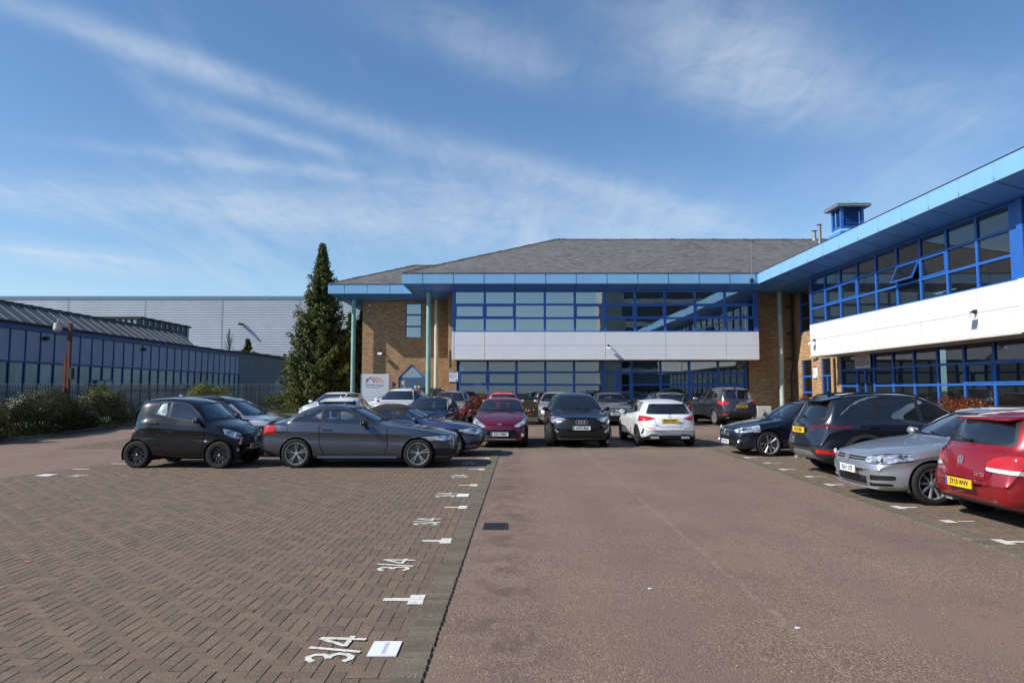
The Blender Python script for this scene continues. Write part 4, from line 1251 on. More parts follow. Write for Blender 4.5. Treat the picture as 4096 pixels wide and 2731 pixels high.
for (x, y, z, rz, lb) in ((-8.5, YW, 6.35, 0, 'dome camera on the brick corner under the eaves left of the tall window'), (XU + .3, 31.9, 3.15, R(-90), 'small dome camera under the far end of the right wing band')):
    r = empty('dome_camera', (x, y, z), rz, lb, 'camera', 'dome cameras on the office walls')
    MB().box(-.06, .06, -.10, .0, -.06, .08).build('mount', MT['whiteplain'], r, bevel=.01)
    MB().sphere((0, -.18, -.04), .085, sc=(1, 1, .9)).build('dome', MT['grey'], r, smooth=True)
r = empty('bullet_camera', (-8.45, YW, 6.72), 0, 'short white bullet camera above the dome camera on the brick corner', 'camera')
MB().tube((0, 0, 0), (0.02, -.12, -.02), .03).build('mount', MT['matblack'], r)
MB().tube((0, -.08, 0), (.06, -.28, -.05), .05).build('camera_body', MT['whiteplain'], r, smooth=True)


def notice(loc, rz, w, h, label):
    r = empty('notice_board', loc, rz, label, 'sign', 'parking conditions boards')
    MB().box(-w / 2, w / 2, -.025, 0, 0, h).build('board', MT['whiteplain'], r, bevel=.003)
    MB().box(-w / 2 + .002, w / 2 - .002, -.029, -.0255, h * .91, h - .002).box(-w / 2 + .002, w / 2 - .002, -.029, -.0255, .002, h * .055).build('header_bar', flat('navy_print', (0.01, 0.02, 0.10), .5), r)
    F = Matrix.Rotation(R(90), 4, 'X')
    text_obj('header_lettering', 'MET', h * .05, MT['whiteplain'], r, Mloc(0, -.030, h * .955) @ F, .001)
    text_obj('title_lettering', 'Parking Conditions', h * .065, MT['blueink'], r, Mloc(0, -.0262, h * .84) @ F, .0005, sx=.82)
    k_ = MB()
    for k in range(3):
        z = h * (.66 - k * .12)
        k_.box(-w * .38, -w * .26, -.028, -.0252, z - h * .035, z + h * .035)
    k_.box(w * .24, w * .44, -.028, -.0252, h * .09, h * .22)
    k_.build('pictogram', MT['blueink'], r)
    t_ = MB()
    for k in range(9):
        z = h * (.69 - k * .045)
        t_.box(-w * .2, w * (.2 + .15 * random.random()), -.027, -.0252, z, z + h * .008)
    t_.build('small_print', MT['faintink'], r)
notice((-3.18, YL, 2.13), 0, .48, .62, 'white parking conditions board on the brick pier left of the ground floor windows')
notice((XLW, 34.65, 2.28), R(-90), .50, .64, 'white parking conditions board on the brick pier of the right wing')

# company board with its roof logo
sg_ = empty('company_sign', (-7.99, 39.83, 0.15), 0, 'light grey company board reading Warwick Estates with an orange roof logo', 'sign')
MB().box(-.82, .82, -.03, .03, .55, 2.50).build('board', flat('pale_grey_board', (0.56, 0.60, 0.66), .4, var=.03), sg_, bevel=.004)
MB().tube((-.6, .0, 0), (-.6, 0, .55), .04).tube((.6, 0, 0), (.6, 0, .55), .04).build('post', MT['galv'], sg_)
F = Matrix.Rotation(R(90), 4, 'X')
def slab(m, p, q, w_):
    m.prism([(p[0], p[1]), (p[0] + w_, p[1]), (q[0] + w_, q[1]), (q[0], q[1])], 'y', -.036, -.031)
z0_, z1_ = 2.01, 2.32
cols_ = [(0.36, 0.03, 0.02), (0.48, 0.05, 0.02), (0.62, 0.10, 0.03), (0.78, 0.17, 0.04)]
m = MB(); slab(m, (-.55, z0_), (-.29, z1_), .07); m.prism([(-.49, 2.10), (-.42, 2.16), (-.42, 2.24), (-.49, 2.24)], 'y', -.036, -.031)
m.build('logo', flat('dark_red_print', cols_[0], .5), sg_)
for k in range(4):
    m = MB(); x = -.29 + k * .17
    slab(m, (x + .25, z0_), (x, z1_), .07); m.build('logo', flat('orange_print', cols_[k], .5), sg_)
text_obj('lettering', 'Warwick Estates', .165, MT['ink'], sg_, Mloc(0, -.0315, 1.86) @ F, .0008, sx=.93)
text_obj('lettering', 'Property Management Ltd', .095, MT['ink'], sg_, Mloc(0, -.0315, 1.73) @ F, .0004, sx=.98)
o = text_obj('house_number', '7', .34, flat('violet_blue_numeral', (0.06, 0.06, 0.55), .4), None, Mloc(-7.02, YW - .02, 2.04) @ F, .008, extrude=.02)
tag(o, 'violet blue numeral 7 fixed to the brick beside the company board', 'number')
gi = empty('goods_in_sign', (XLW - .10, 31.95 - 2.17, 2.66), R(-90), 'grey board reading GOODS IN above the blue door of the right wing', 'sign')
MB().box(-.64, .64, -.012, .012, 0, .66).build('board', flat('lilac_grey_board', (0.66, 0.66, 0.72), .5), gi)
text_obj('lettering', 'GOODS IN', .30, flat('grey_print', (0.06, 0.06, 0.08), .6), gi, Mloc(0, -.0125, .20) @ F, .006, sx=.80)
text_obj('lettering', 'Primaeva', .16, flat('pale_grey_print', (0.32, 0.32, 0.35), .6), gi, Mloc(0, -.0125, .49) @ F, .0, sx=.8)
# air conditioning unit
ac = empty('air_conditioning_unit', (13.05, 36.7, .08), 0, 'pale beige air conditioning unit against the brick wall right of the windows', 'air conditioner')
MB().box(-.95, -.05, -.2, .2, .08, .72).build('casing', flat('beige_casing', (0.50, 0.48, 0.42), .6), ac, bevel=.02)
MB().box(0.0, .75, -.22, .2, .08, .78).build('casing', flat('ivory_casing', (0.62, 0.61, 0.57), .6), ac, bevel=.02)
m = MB()
for k in range(3):
    a = R(90 + 120 * k); c = Vector((.38, .52)); dd_ = Vector((math.cos(a), math.sin(a))); s_ = Vector((-dd_.y, dd_.x))
    P = [c, c + dd_ * .03 + s_ * .02, c + dd_ * .06, c + dd_ * .03 - s_ * .02]
    m.prism([(p.x, p.y) for p in P], 'y', -.226, -.221)
m.build('badge', flat('red_print', (0.6, 0.02, 0.02), .5), ac)
m = MB()
for k in range(9): m.box(-.9, -.1, -.206, -.201, .14 + k * .06, .155 + k * .06)
m.build('grille', MT['grey'], ac)

# tall block behind the camera: the front windows mirror it
ob = empty('office_block', (26, -28, 0), 0, 'tall block with pale concrete edge behind the photographer, mirrored in the upper front windows', 'building')
MB().box(-13, -9.5, -6, 0, 0, 19).build('concrete_edge', flat('pale_concrete', (.50, .49, .45), .8, var=.15, scale=.5, stain=.3), ob)
MB().box(-9.5, 22, -6, -.3, 0, 17).build('dark_facade', flat('dark_glazed_facade', (.018, .028, .045), .15, var=.2, scale=.4), ob)
for k in range(5):
    MB().box(-9.49, 22, -.3, .0, .9 + k * 3.4, 1.5 + k * 3.4).build('white_band', MT['white'], ob)

# ------------------------------------------------------------------ far warehouse
wh = empty('warehouse', (-60, 110, 0), 0, 'huge pale grey warehouse with horizontal ribbed cladding across the background', 'building')
MT['clad'] = flat('pale_ribbed_cladding', (0.50, 0.53, 0.57), 0.4, var=0.05, scale=0.3, stain=0.08)
m = MB(); H = 16.6; pit = .275; n = int(H / pit)
for k in range(n):
    z = k * pit
    # trapezoid rib: flat, out, flat, in
    prof = [(0, z), (0, z + pit * .42), (-.04, z + pit * .52), (-.04, z + pit * .80), (0, z + pit)]
    for (a, b_) in zip(prof, prof[1:]):
        m.poly([(-70, a[0], a[1]), (50, a[0], a[1]), (50, b_[0], b_[1]), (-70, b_[0], b_[1])])
m.build('ribbed_wall', MT['clad'], wh)
MB().box(-70, 50, .02, 40, 0, H - .1).build('wall', MT['clad'], wh)
MB().box(-70.1, 50.1, -.18, .3, H - .02, H + .30).build('parapet_flashing', flat('steel_blue_flashing', (.20, .27, .38), .5), wh)
m = MB()
for k in range(9): m.box(-62 + k * 12.5, -61.94 + k * 12.5, -.085, -.07, 0, H)
m.build('cladding_joint', MT['galv'], wh)
r = empty('wall_light', (-43.5, 109.9, 12.25), 0, 'dark wall light high on the ribbed warehouse', 'light')
MB().box(-.25, .25, -.5, 0, -.12, .12).tube((0, -.5, 0), (-.35, -.95, .1), .18).build('lamp_housing', MT['matblack'], r)

# ------------------------------------------------------------------ glazed industrial building on the left
gbx = -32.0
gb = empty('glazed_building', (gbx, 60, 0), 0, 'long low building with grey panels over teal glazing and royal blue frames', 'building')
G0 = Vector((gbx, 60, 0))
class GB(MB):
    def build(s, name, mat, parent=None, **k):
        s.v = [(a - G0.x, b - G0.y, c - G0.z) for a, b, c in s.v]
        return MB.build(s, name, mat, parent if parent is not None else gb, **k)
MT['gpanel'] = flat('lilac_grey_panel', (0.30, 0.31, 0.39), 0.7, var=0.06, scale=0.8, stain=0.3)
MT['tealglass'] = flat('teal_back_painted_glass', (0.10, 0.21, 0.24), 0.16, var=0.25, scale=0.5, stain=0.3)
MT['royal'] = flat('royal_blue_paint', (0.014, 0.03, 0.20), 0.5, var=.1)
MT['lead'] = flat('lead_grey_sheet', (0.062, 0.072, 0.080), 0.55, var=.15, scale=.7, stain=.3)
y = 30.6; i = 0; ys = []
while y < 79.5:
    ys.append(y); y += 1.42
for i, y in enumerate(ys):
    dz = 0
    GB().box(gbx - .05, gbx, y + .05, y + 1.37, 3.62, 5.62).build('wall_panel', MT['gpanel'])
    GB().box(gbx - .06, gbx - .03, y + .05, y + 1.37, .5, 3.48).build('window_pane', MT['tealglass'])
f_ = GB()
for y in ys + [80.0]: f_.box(gbx - .08, gbx + .06, y - .04, y + .04, 0, 5.64)
f_.box(gbx - .08, gbx + .05, 30, 80, 3.49, 3.61)
f_.build('mullion_frame', MT['royal'])
GB().box(gbx - .1, gbx + .08, 28, 80, 5.64, 6.02).build('eaves_band', MT['royal'])
GB().box(gbx - .1, gbx + .02, 28, 80, 0, .48).build('plinth', MT['royal'])
GB().box(gbx - .1, gbx + .35, 28, 80.2, 6.03, 6.13).build('gutter', MT['matblack'])
GB().box(gbx - 14, gbx - .11, 28, 80, 0, 6.0).build('wall', MT['gpanel'])
# sloped sheet roof with standing ribs
r0, r1 = (gbx - .1, 6.14), (gbx - 3.0, 7.75)
GB().poly([(r0[0], 26, r0[1]), (r0[0], 69, r0[1]), (r1[0], 72, r1[1]), (r1[0], 26, r1[1])]).build('roof', MT['lead'])
rb = GB()
for k in range(34):
    y = 27 + k * 1.25
    rb.hexa([(r0[0], y, r0[1]), (r0[0], y + .07, r0[1]), (r1[0], y + .07 + 1.2, r1[1]), (r1[0], y + 1.2, r1[1]), (r0[0] + .03, y, r0[1] + .05), (r0[0] + .03, y + .07, r0[1] + .05), (r1[0] + .03, y + .07 + 1.2, r1[1] + .05), (r1[0] + .03, y + 1.2, r1[1] + .05)])
rb.build('roof_rib', MT['lead'])
GB().box(r1[0] - .5, r1[0] + .1, 26, 72.5, 7.62, 7.86).build('ridge_capping', MT['matblack'])
GB().poly([(r0[0], 69, r0[1]), (gbx - 12, 69, 6.1), (gbx - 12, 72, 7.6), (r1[0], 72, r1[1])]).build('roof_end', MT['lead'])
pr = GB().box(-50, -38, 69.4, 80, 6.0, 9.0); pr.build('plant_room', MT['lead'])
pr = GB()
for k in range(20): pr.box(-50 + k * .6, -49.7 + k * .6, 69.30, 69.39, 7.0, 8.9)
for k in range(9): pr.box(-37.99, -37.90, 69.8 + k * 1.2, 70.0 + k * 1.2, 6.5, 8.9)
pr.build('plant_room_rib', MT['galv'])
GB().box(-50.1, -37.8, 69.2, 80.2, 9.0, 9.2).build('plant_room_cap', MT['matblack'])
# grey corrugated extension at the far end
MT['gcorr'] = flat('grey_corrugated_wall', (0.22, 0.23, 0.235), 0.7, var=.08, scale=.6, stain=.25)
x_ = GB(); x_.box(gbx - 12, gbx - .1, 80, 112 - 2.2, 0, 6.1)
for k in range(92): x_.box(gbx - .1, gbx - .04, 80.1 + k * .32, 80.26 + k * .32, 0, 6.08)
x_.build('corrugated_wall', MT['gcorr'])
GB().box(gbx - 12.2, gbx + .25, 80.2, 109.8, 6.11, 6.35).build('roof_edge', MT['matblack'])
GB().box(gbx - .2, gbx + .01, 92.3, 96.0, 0, 2.9).build('metal_door', MT['galv'])
# door surround
d_ = GB(); d_.box(gbx + .065, gbx + .11, 52.55, 54.6, 0, 2.4); d_.build('door', MT['tealglass'])
d_ = GB(); d_.box(gbx + .065, gbx + .14, 52.45, 52.55, 0, 2.5).box(gbx + .065, gbx + .14, 54.6, 54.7, 0, 2.5).box(gbx + .065, gbx + .14, 52.55, 54.6, 2.4, 2.5).box(gbx + .111, gbx + .14, 53.5, 53.6, 0, 2.4)
d_.build('door_frame', MT['royal'])
for y in (46.4, 58.8):
    d_ = GB().box(gbx + .05, gbx + .35, y, y + .25, 5.1, 5.35); d_.build('wall_lamp', MT['matblack'])

# ------------------------------------------------------------------ palisade fence
fe = empty('palisade_fence', (-18.35, 40, 0), 0, 'grey galvanised steel palisade fence behind the hedge', 'fence')
MT['pali'] = flat('weathered_galvanised_fence', (0.13, 0.15, 0.17), 0.6, metal=.0, var=.2, scale=8)
for k in range(16):
    y0 = 18 + k * 2.85; zt = 1.93 + max(0, y0 - 24) * .0085; zb = -.1 + max(0, y0 - 24) * .008
    m = MB()
    m.box(-.04, .04, y0 - 40 - .035, y0 - 40 + .035, zb, zt - .02)
    m.build('fence_post', MT['pali'], fe)
    m = MB()
    for j in range(18):
        y = y0 - 40 + .11 + j * .152
        m.hexa([(.045, y, zb), (.05, y + .072, zb), (.045, y + .072, zb), (.04, y, zb), (.045, y, zt - .08), (.05, y + .072, zt - .08), (.045, y + .072, zt - .08), (.04, y, zt - .08)])
        m.prism([(y, zt - .08), (y + .072, zt - .08), (y + .06, zt + .02), (y + .036, zt - .01), (y + .012, zt + .02)], 'x', .04, .048)
    m.box(.0, .038, y0 - 40 + .04, y0 - 40 + 2.81, zt - .35, zt - .29).box(.0, .038, y0 - 40 + .04, y0 - 40 + 2.81, zb + .3, zb + .36)
    m.build('fence_panel', MT['pali'], fe)
# camera pole
po = empty('camera_pole', (-18.12, 27.9, 0), 0, 'rusty red square pole carrying a white dome camera in front of the fence', 'camera pole')
MT['rust'] = flat('rust_red_paint', (0.13, 0.036, 0.024), 0.75, var=.25, scale=3, stain=.4)
MB().box(-.06, .06, -.06, .06, 0, 4.45).build('pole', MT['rust'], po)
MB().box(-.17, -.065, -.07, .07, 0, 3.1).build('cable_cover', MT['rust'], po)
MB().box(.075, .19, -.10, .10, 2.15, 2.62).build('junction_box', MT['matblack'], po)
MB().tube((0, 0, 4.40), (-.42, -.1, 4.62), .03).tube((-.42, -.1, 4.62), (-.45, -.1, 4.45), .04).build('bracket_arm', MT['grey'], po)
hc = MB(); hc.tube((-.45, -.1, 4.44), (-.45, -.1, 4.20), .14, .17, n=18).sphere((-.45, -.1, 4.20), .165, 16, 8, (1, 1, .8))
hc.build('dome_camera', MT['concrete'] if False else flat('off_white_housing', (.50, .49, .45), .5, stain=.3), po, smooth=True)


# ------------------------------------------------------------------ vegetation
def leaves(name, P, N, size, mat, parent=None, aspect=0.5, jitter=.6, rnd=None, fold=False, up=None):
    """P: leaf positions, N: preferred normals (or None); one two-triangle leaf each, real geometry"""
    n = len(P); P = np.asarray(P, float)
    d = rng.normal(size=(n, 3)); d /= np.linalg.norm(d, axis=1)[:, None]
    if N is not None:
        d = N + d * jitter; d /= np.linalg.norm(d, axis=1)[:, None]
    if up is None:
        t = rng.normal(size=(n, 3))
    else:
        t = up + rng.normal(size=(n, 3)) * .35
    t -= (t * d).sum(1)[:, None] * d; t /= np.linalg.norm(t, axis=1)[:, None] + 1e-9
    b_ = np.cross(d, t)
    s = size * rng.uniform(.6, 1.35, n)[:, None]
    V = np.stack([P - t * s * .5, P + b_ * s * aspect * .5 + d * s * .06, P + t * s * .5, P - b_ * s * aspect * .5 + d * s * .06], 1).reshape(-1, 3)
    me = bpy.data.meshes.new(name)
    me.vertices.add(n * 4); me.vertices.foreach_set('co', V.ravel())
    me.loops.add(n * 4); me.loops.foreach_set('vertex_index', np.arange(n * 4))
    me.polygons.add(n); me.polygons.foreach_set('loop_start', np.arange(n) * 4); me.polygons.foreach_set('loop_total', np.full(n, 4))
    me.update(); me.validate()
    at = me.attributes.new('rnd', 'FLOAT', 'FACE')
    at.data.foreach_set('value', (rng.random(n) if rnd is None else rnd).astype(float))
    me.materials.append(mat)
    return link(bpy.data.objects.new(name, me), parent)


MT['hedge'] = leaf_mat('dark_hedge_leaf', (0.018, 0.026, 0.008), (0.058, 0.070, 0.018), (0.16, 0.15, 0.035))
MT['goldleaf'] = leaf_mat('yellow_green_leaf', (0.04, 0.06, 0.010), (0.10, 0.12, 0.015), (0.22, 0.20, 0.02))
MT['redleaf'] = leaf_mat('red_photinia_leaf', (0.08, 0.008, 0.010), (0.26, 0.014, 0.022), (0.44, 0.04, 0.04), rough=.3)
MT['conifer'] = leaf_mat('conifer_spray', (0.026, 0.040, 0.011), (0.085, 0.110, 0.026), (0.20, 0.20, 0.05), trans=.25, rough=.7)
MT['bark'] = flat('bark', (0.07, 0.055, 0.042), 0.95, var=.3, scale=8)
MT['grass'] = leaf_mat('grass_blade', (0.03, 0.05, 0.01), (0.07, 0.10, 0.02), (0.14, 0.16, 0.04))


def stems(parent, c, rx, ry, h, n=14, r=.012, name='branches'):
    m = MB()
    for k in range(n):
        a = random.uniform(0, 6.28); q = random.uniform(.2, .85)
        b0 = Vector((random.uniform(-.25, .25) * rx, random.uniform(-.25, .25) * ry, 0))
        e_ = Vector((math.cos(a) * rx * q, math.sin(a) * ry * q, h * random.uniform(.6, .95)))
        mid = (b0 + e_) / 2 + Vector((0, 0, h * .1))
        m.tube(b0, mid, r, r * .7, 5); m.tube(mid, e_, r * .7, r * .35, 5)
        for _ in range(2):
            m.tube(mid, e_ + Vector((random.uniform(-.3, .3) * rx, random.uniform(-.3, .3) * ry, random.uniform(-.1, .15) * h)), r * .5, r * .2, 4)
    return m.build(name, MT['bark'], parent)


def shrub(name, loc, rx, ry, h, n, mat, label, size=.05, group=None, aspect=.5, top=None, topmat=None, lumps=9, cat='shrub', shell=.55, tw=True):
    r = empty(name, loc, 0, label, cat, group)
    # uneven outline: union of lumps
    L = [(0, 0, h * .5, rx * .8, ry * .8, h * .5)]
    for k in range(lumps):
        a = random.uniform(0, 6.28); q = random.uniform(.3, .75)
        z_ = h * random.uniform(.3, .78)
        L.append((math.cos(a) * rx * q, math.sin(a) * ry * q, z_, rx * random.uniform(.3, .5), ry * random.uniform(.3, .5), min(h * random.uniform(.22, .38), z_)))
    w_ = np.array([l[3] * l[4] + l[3] * l[5] for l in L]); w_ = w_ / w_.sum()
    idx = rng.choice(len(L), n, p=w_); LA = np.array(L)[idx]
    d = rng.normal(size=(n, 3)); d /= np.linalg.norm(d, axis=1)[:, None]
    rad = 1 - shell * rng.random(n) ** 1.7 + rng.normal(0, .05, n)
    P = LA[:, :3] + d * LA[:, 3:] * rad[:, None]; kk = 1 + .45 * np.clip(.5 - np.abs(P[:, 2]) / h, 0, .5) / .5 * rng.random(n) ** .5; P[:, 0] *= kk; P[:, 1] *= kk
    P[:, 2] = np.abs(P[:, 2]) * np.where(P[:, 2] < h * .35, rng.random(n), 1.0)
    rn = rng.random(n)
    leaves('foliage', P, d, size, mat, r, aspect, .9 if group != HG else .55, rn)
    if top:
        m_ = (rng.random(n) < .5)
        k = int(n * top)
        sel = np.argsort(-P[:, 2] + rng.normal(0, h * .08, n))[:k]
        Q = P[sel] + np.array([0, 0, size * .5])
        leaves('young_leaves', Q, d[sel] * .5 + np.array([0, 0, .6]), size * 1.25, topmat, r, .42, .7)
    if tw: stems(r, loc, rx, ry, h)
    return r


HG = 'clipped shrubs of the hedge on the far left'
shrub('hedge_shrub', (-17.6, 22.2, 0), 1.1, 1.7, 1.25, 26000, MT['hedge'], 'loose twiggy grey green shrub at the left frame edge', .06, HG, shell=.32)
shrub('hedge_shrub', (-17.5, 19.0, 0), 1.3, 2.2, 1.45, 12000, MT['hedge'], 'shrub mostly cut off by the left frame edge', .06, HG, shell=.32)
shrub('hedge_shrub', (-17.75, 25.8, 0), 1.1, 2.2, 1.70, 42000, MT['hedge'], 'broad dark hedge shrub in front of the rusty pole', .06, HG, shell=.32, lumps=12)
shrub('hedge_shrub', (-17.85, 29.6, 0), 1.2, 1.9, 1.74, 36000, MT['hedge'], 'rounded hedge shrub with a rusty orange top just left of the small black car', .055, HG, shell=.32, top=.12, topmat=MT['goldleaf'], lumps=10)
shrub('hedge_shrub', (-17.65, 27.7, 0), .75, 1.1, 1.0, 12000, MT['hedge'], 'low dark hedge growth between the two rounded hedge shrubs', .055, HG, shell=.32, lumps=6)
shrub('hedge_shrub', (-17.75, 31.9, 0), .7, 1.5, .85, 12000, MT['hedge'], 'low dark hedge growth running right behind the small black car', .055, HG, shell=.32, lumps=6)
shrub('bare_shrub', (-17.7, 32.2, 0), .8, 1.2, 1.4, 1200, MT['hedge'], 'thin half bare twiggy shrub right behind the small black car', .05, None, lumps=5)
shrub('golden_shrub', (-17.5, 34.6, .05), .7, 1.5, 1.5, 5000, MT['goldleaf'], 'small yellow green shrub behind the roof of the small black car', .05, 'yellow green shrubs by the fence')
shrub('golden_shrub', (-17.3, 38.6, .1), 1.0, 2.1, 2.0, 22000, MT['goldleaf'], 'large bright yellow green shrub above the small black car roof', .055, 'yellow green shrubs by the fence', lumps=12)
shrub('golden_shrub', (-17.2, 51.5, .2), 1.5, 2.4, 1.45, 12000, MT['goldleaf'], 'low yellow green shrub in front of the fence left of the white cars', .07, 'yellow green shrubs by the fence')
shrub('golden_shrub', (-14.9, 50.0, .2), 1.9, 1.5, 1.30, 12000, MT['goldleaf'], 'low yellow green shrub nearest the tall conifer', .07, 'yellow green shrubs by the fence')
shrub('dark_shrub', (-10.9, 45.5, .2), 1.2, 1.0, 1.1, 4000, MT['hedge'], 'dark shrub at the foot of the conifer beside the first green column', .07)
# grass at the hedge foot
n = 9000
P = np.stack([rng.uniform(-17.5, -16.95, n), rng.uniform(17, 34, n), np.zeros(n)], 1); P[:, 2] = rng.uniform(.03, .10, n)
tag(leaves('grass', P, np.tile([0.3, -.5, .2], (n, 1)), .12, MT['grass'], None, .12, .6, up=np.array([0, 0, 1.0])), 'rough grass at the foot of the hedge', kind='stuff')

# red photinia beds by the building
PG = 'red leaved photinia bushes along the building'
def photinia(x, y, rx, ry, h, n, label, z=.1):
    shrub('photinia_bush', (x, y, z), rx, ry, h, int(n * 2.2), MT['goldleaf'], label, .055, PG, .45, top=.50, topmat=MT['redleaf'], lumps=12, shell=.4)
photinia(-1.85, 35.9, .75, .45, 1.28, 5000, 'red topped photinia bush behind the bonnet of the silver mpv')
photinia(-3.9, 36.2, .8, .5, 1.10, 2200, 'red topped photinia bush between the silver mpv and the green column')
photinia(-.75, 35.95, .6, .45, 1.22, 3500, 'red topped photinia bush just left of the red car roof')
photinia(1.6, 36.2, .5, .4, 1.20, 1800, 'thin red topped photinia left of the silver car roof')
shrub('bare_shrub', (.95, 35.9, .1), .8, .4, 1.05, 250, MT['goldleaf'], 'bare brown twiggy shrub against the brick between the two red cars', .05, None)
photinia(14.6, 22.0, .5, 1.7, 1.34, 7000, 'long red photinia bush under the right wing windows')
photinia(14.7, 17.4, .5, 1.2, 1.15, 2500, 'sparse red photinia bush at the right frame edge', .08)
photinia(14.7, 29.6, .45, .8, 1.30, 1500, 'red photinia tips seen over the roof of the dark grey suv')
photinia(14.7, 34.3, .4, .6, 1.35, 1200, 'red photinia tips beside the blue slim window of the right wing')
r = shrub('clipped_hedge', (14.1, 19.4, .08), .42, 4.2, 1.10, 16000, MT['goldleaf'], 'low clipped yellow green hedge in front of the red photinia', .05, None, lumps=22)
# yellow flowers
fl = empty('daffodil_clump', (1.05, 35.55, .12), 0, 'clump of yellow daffodils at the foot of the brick wall beside the silver car', 'flowers')
n = 500; P = np.stack([rng.normal(0, .14, n), rng.normal(0, .08, n), rng.uniform(.02, .26, n)], 1)
leaves('blades', P, None, .28, MT['grass'], fl, .09, up=np.array([0, 0, 1.0]))
m = MB()
for k in range(11): m.sphere((random.gauss(-.1, .22), random.gauss(0, .07), random.uniform(.35, .62)), .035, 7, 5, (1, .6, 1))
m.build('flowers', flat('yellow_petal', (.75, .50, .03), .6), fl)


# conifer: tapered trunk, layered limbs, sprays hung on every limb
def conifer(loc, h, rbase, n_limb, label, seed=1, spray=14, size=.3, group=None):
    rd = random.Random(seed)
    r = empty('conifer_tree', loc, 0, label, 'tree', group)
    tr = MB()
    segs = 10; pts = [Vector((rd.uniform(-.06, .06), rd.uniform(-.06, .06), h * k / segs)) for k in range(segs + 1)]
    for k in range(segs): tr.tube(pts[k], pts[k + 1], .17 * (1 - k / segs) + .015, .17 * (1 - (k + 1) / segs) + .012, 8, False)
    tr.build('trunk', MT['bark'], r, smooth=True)
    lb = MB(); P = []; D = []; U = []; RN = []
    for k in range(n_limb):
        t = (k + rd.random()) / n_limb
        z = h * (.04 + .95 * t ** 1.0)
        fr = z / h
        prof = (.75 + fr * 1.6 if fr < .12 else (1 - fr) ** 1.02 * 1.03)
        Lr = rbase * prof * rd.uniform(.55, 1.15) * (1.0 if rd.random() > .10 else 1.28) + .04
        a = rd.uniform(0, 6.283)
        d = Vector((math.cos(a), math.sin(a), 0))
        tip = Vector((0, 0, z)) + d * Lr + Vector((0, 0, Lr * rd.uniform(.10, .42)))
        b0 = Vector((0, 0, z))
        midp = b0 + d * Lr * .55 + Vector((0, 0, -Lr * .03))
        lb.tube(b0, midp, .035 * (1 - fr) + .008, .02 * (1 - fr) + .005, 5, False); lb.tube(midp, tip, .02 * (1 - fr) + .005, .004, 5, False)
        tone = rd.uniform(-.25, .25)
        ns = int(spray * (Lr / rbase * 1.3 + .35))
        for j in range(ns):
            s = .18 + .85 * (j + rd.random()) / ns
            s = min(s, 1.03)
            c = (b0.lerp(midp, s / .55) if s < .55 else midp.lerp(tip, (s - .55) / .45))
            side = Vector((-d.y, d.x, 0)) * rd.gauss(0, .20 * Lr * (1.15 - s)) + Vector((0, 0, rd.gauss(-.04, .08)))
            for q in range(3):
                o_ = Vector((rd.gauss(0, .07), rd.gauss(0, .07), rd.gauss(0, .07)))
                P.append(c + side + o_)
                dd_ = (d * rd.uniform(.5, 1.2) + side.normalized() * rd.uniform(0, .8) + Vector((0, 0, rd.uniform(.0, .9)))).normalized()
                U.append(dd_); D.append((rd.gauss(0, .6), rd.gauss(0, .6), rd.gauss(.4, .5)))
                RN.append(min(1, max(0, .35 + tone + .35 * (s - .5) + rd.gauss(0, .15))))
    lb.build('limbs', MT['bark'], r)
    P = np.array([tuple(p) for p in P]); D = np.array(D); D /= np.linalg.norm(D, axis=1)[:, None]
    U = np.array([tuple(u) for u in U])
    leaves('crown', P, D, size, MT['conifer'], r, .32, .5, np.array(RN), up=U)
    return r
conifer((-12.95, 46.2, .2), 11.5, 2.75, 660, 'tall ragged dark green conifer left of the office building', 3, 44, .24)
conifer((-10.2, 47.6, .2), 8.2, 2.2, 240, 'shorter dark conifer behind the first green column', 5, 34, .27, None)
conifer((-12.0, 50.5, .2), 7.2, 2.0, 160, 'dark conifer hidden behind the tall one, low beside the brick corner', 8, 20, .38, None)
conifer((-38.6, 99.5, 0), 9.2, 3.0, 130, 'small rounded evergreen in front of the warehouse beyond the low roof', 11, 20, .55)
# bare tree in front of the warehouse
bt = empty('bare_tree', (-41.5, 100, 0), 0, 'thin leafless poplar in front of the ribbed warehouse', 'tree')
m = MB(); m.tube((0, 0, 0), (0, 0, 10.6), .16, .03, 7)
for k in range(60):
    z = random.uniform(5, 10); a = random.uniform(0, 6.28); L = (10.9 - z) * .22 + .3
    m.tube((0, 0, z), (math.cos(a) * L * .6, math.sin(a) * L * .6, z + L * 1.7), .03, .008, 4, False)
m.build('trunk', MT['bark'], bt)
shrub('dark_shrub', (-34.5, 104, 3.2), 3.0, 1.5, 3.2, 1800, MT['hedge'], 'low scrubby growth showing over the flat roof beside the rounded evergreen', .35)

# ------------------------------------------------------------------ cars
def pchip(pts):
    """monotone cubic through (x, y) points -> vectorised function"""
    X = np.array([p[0] for p in pts], float); Y = np.array([p[1] for p in pts], float)
    h = np.diff(X); dl = np.diff(Y) / h
    n = len(X); d = np.zeros(n)
    for i in range(1, n - 1):
        if dl[i - 1] * dl[i] > 0:
            w1 = 2 * h[i] + h[i - 1]; w2 = h[i] + 2 * h[i - 1]
            d[i] = (w1 + w2) / (w1 / dl[i - 1] + w2 / dl[i])
    d[0] = dl[0]; d[-1] = dl[-1]
    def f(x):
        x = np.clip(np.asarray(x, float), X[0], X[-1])
        k = np.clip(np.searchsorted(X, x) - 1, 0, n - 2)
        t = (x - X[k]) / h[k]
        return ((2 * t**3 - 3 * t**2 + 1) * Y[k] + (t**3 - 2 * t**2 + t) * h[k] * d[k] + (-2 * t**3 + 3 * t**2) * Y[k + 1] + (t**3 - t**2) * h[k] * d[k + 1])
    return f


def smooth01(t):
    t = np.clip(t, 0, 1); return t * t * (3 - 2 * t)


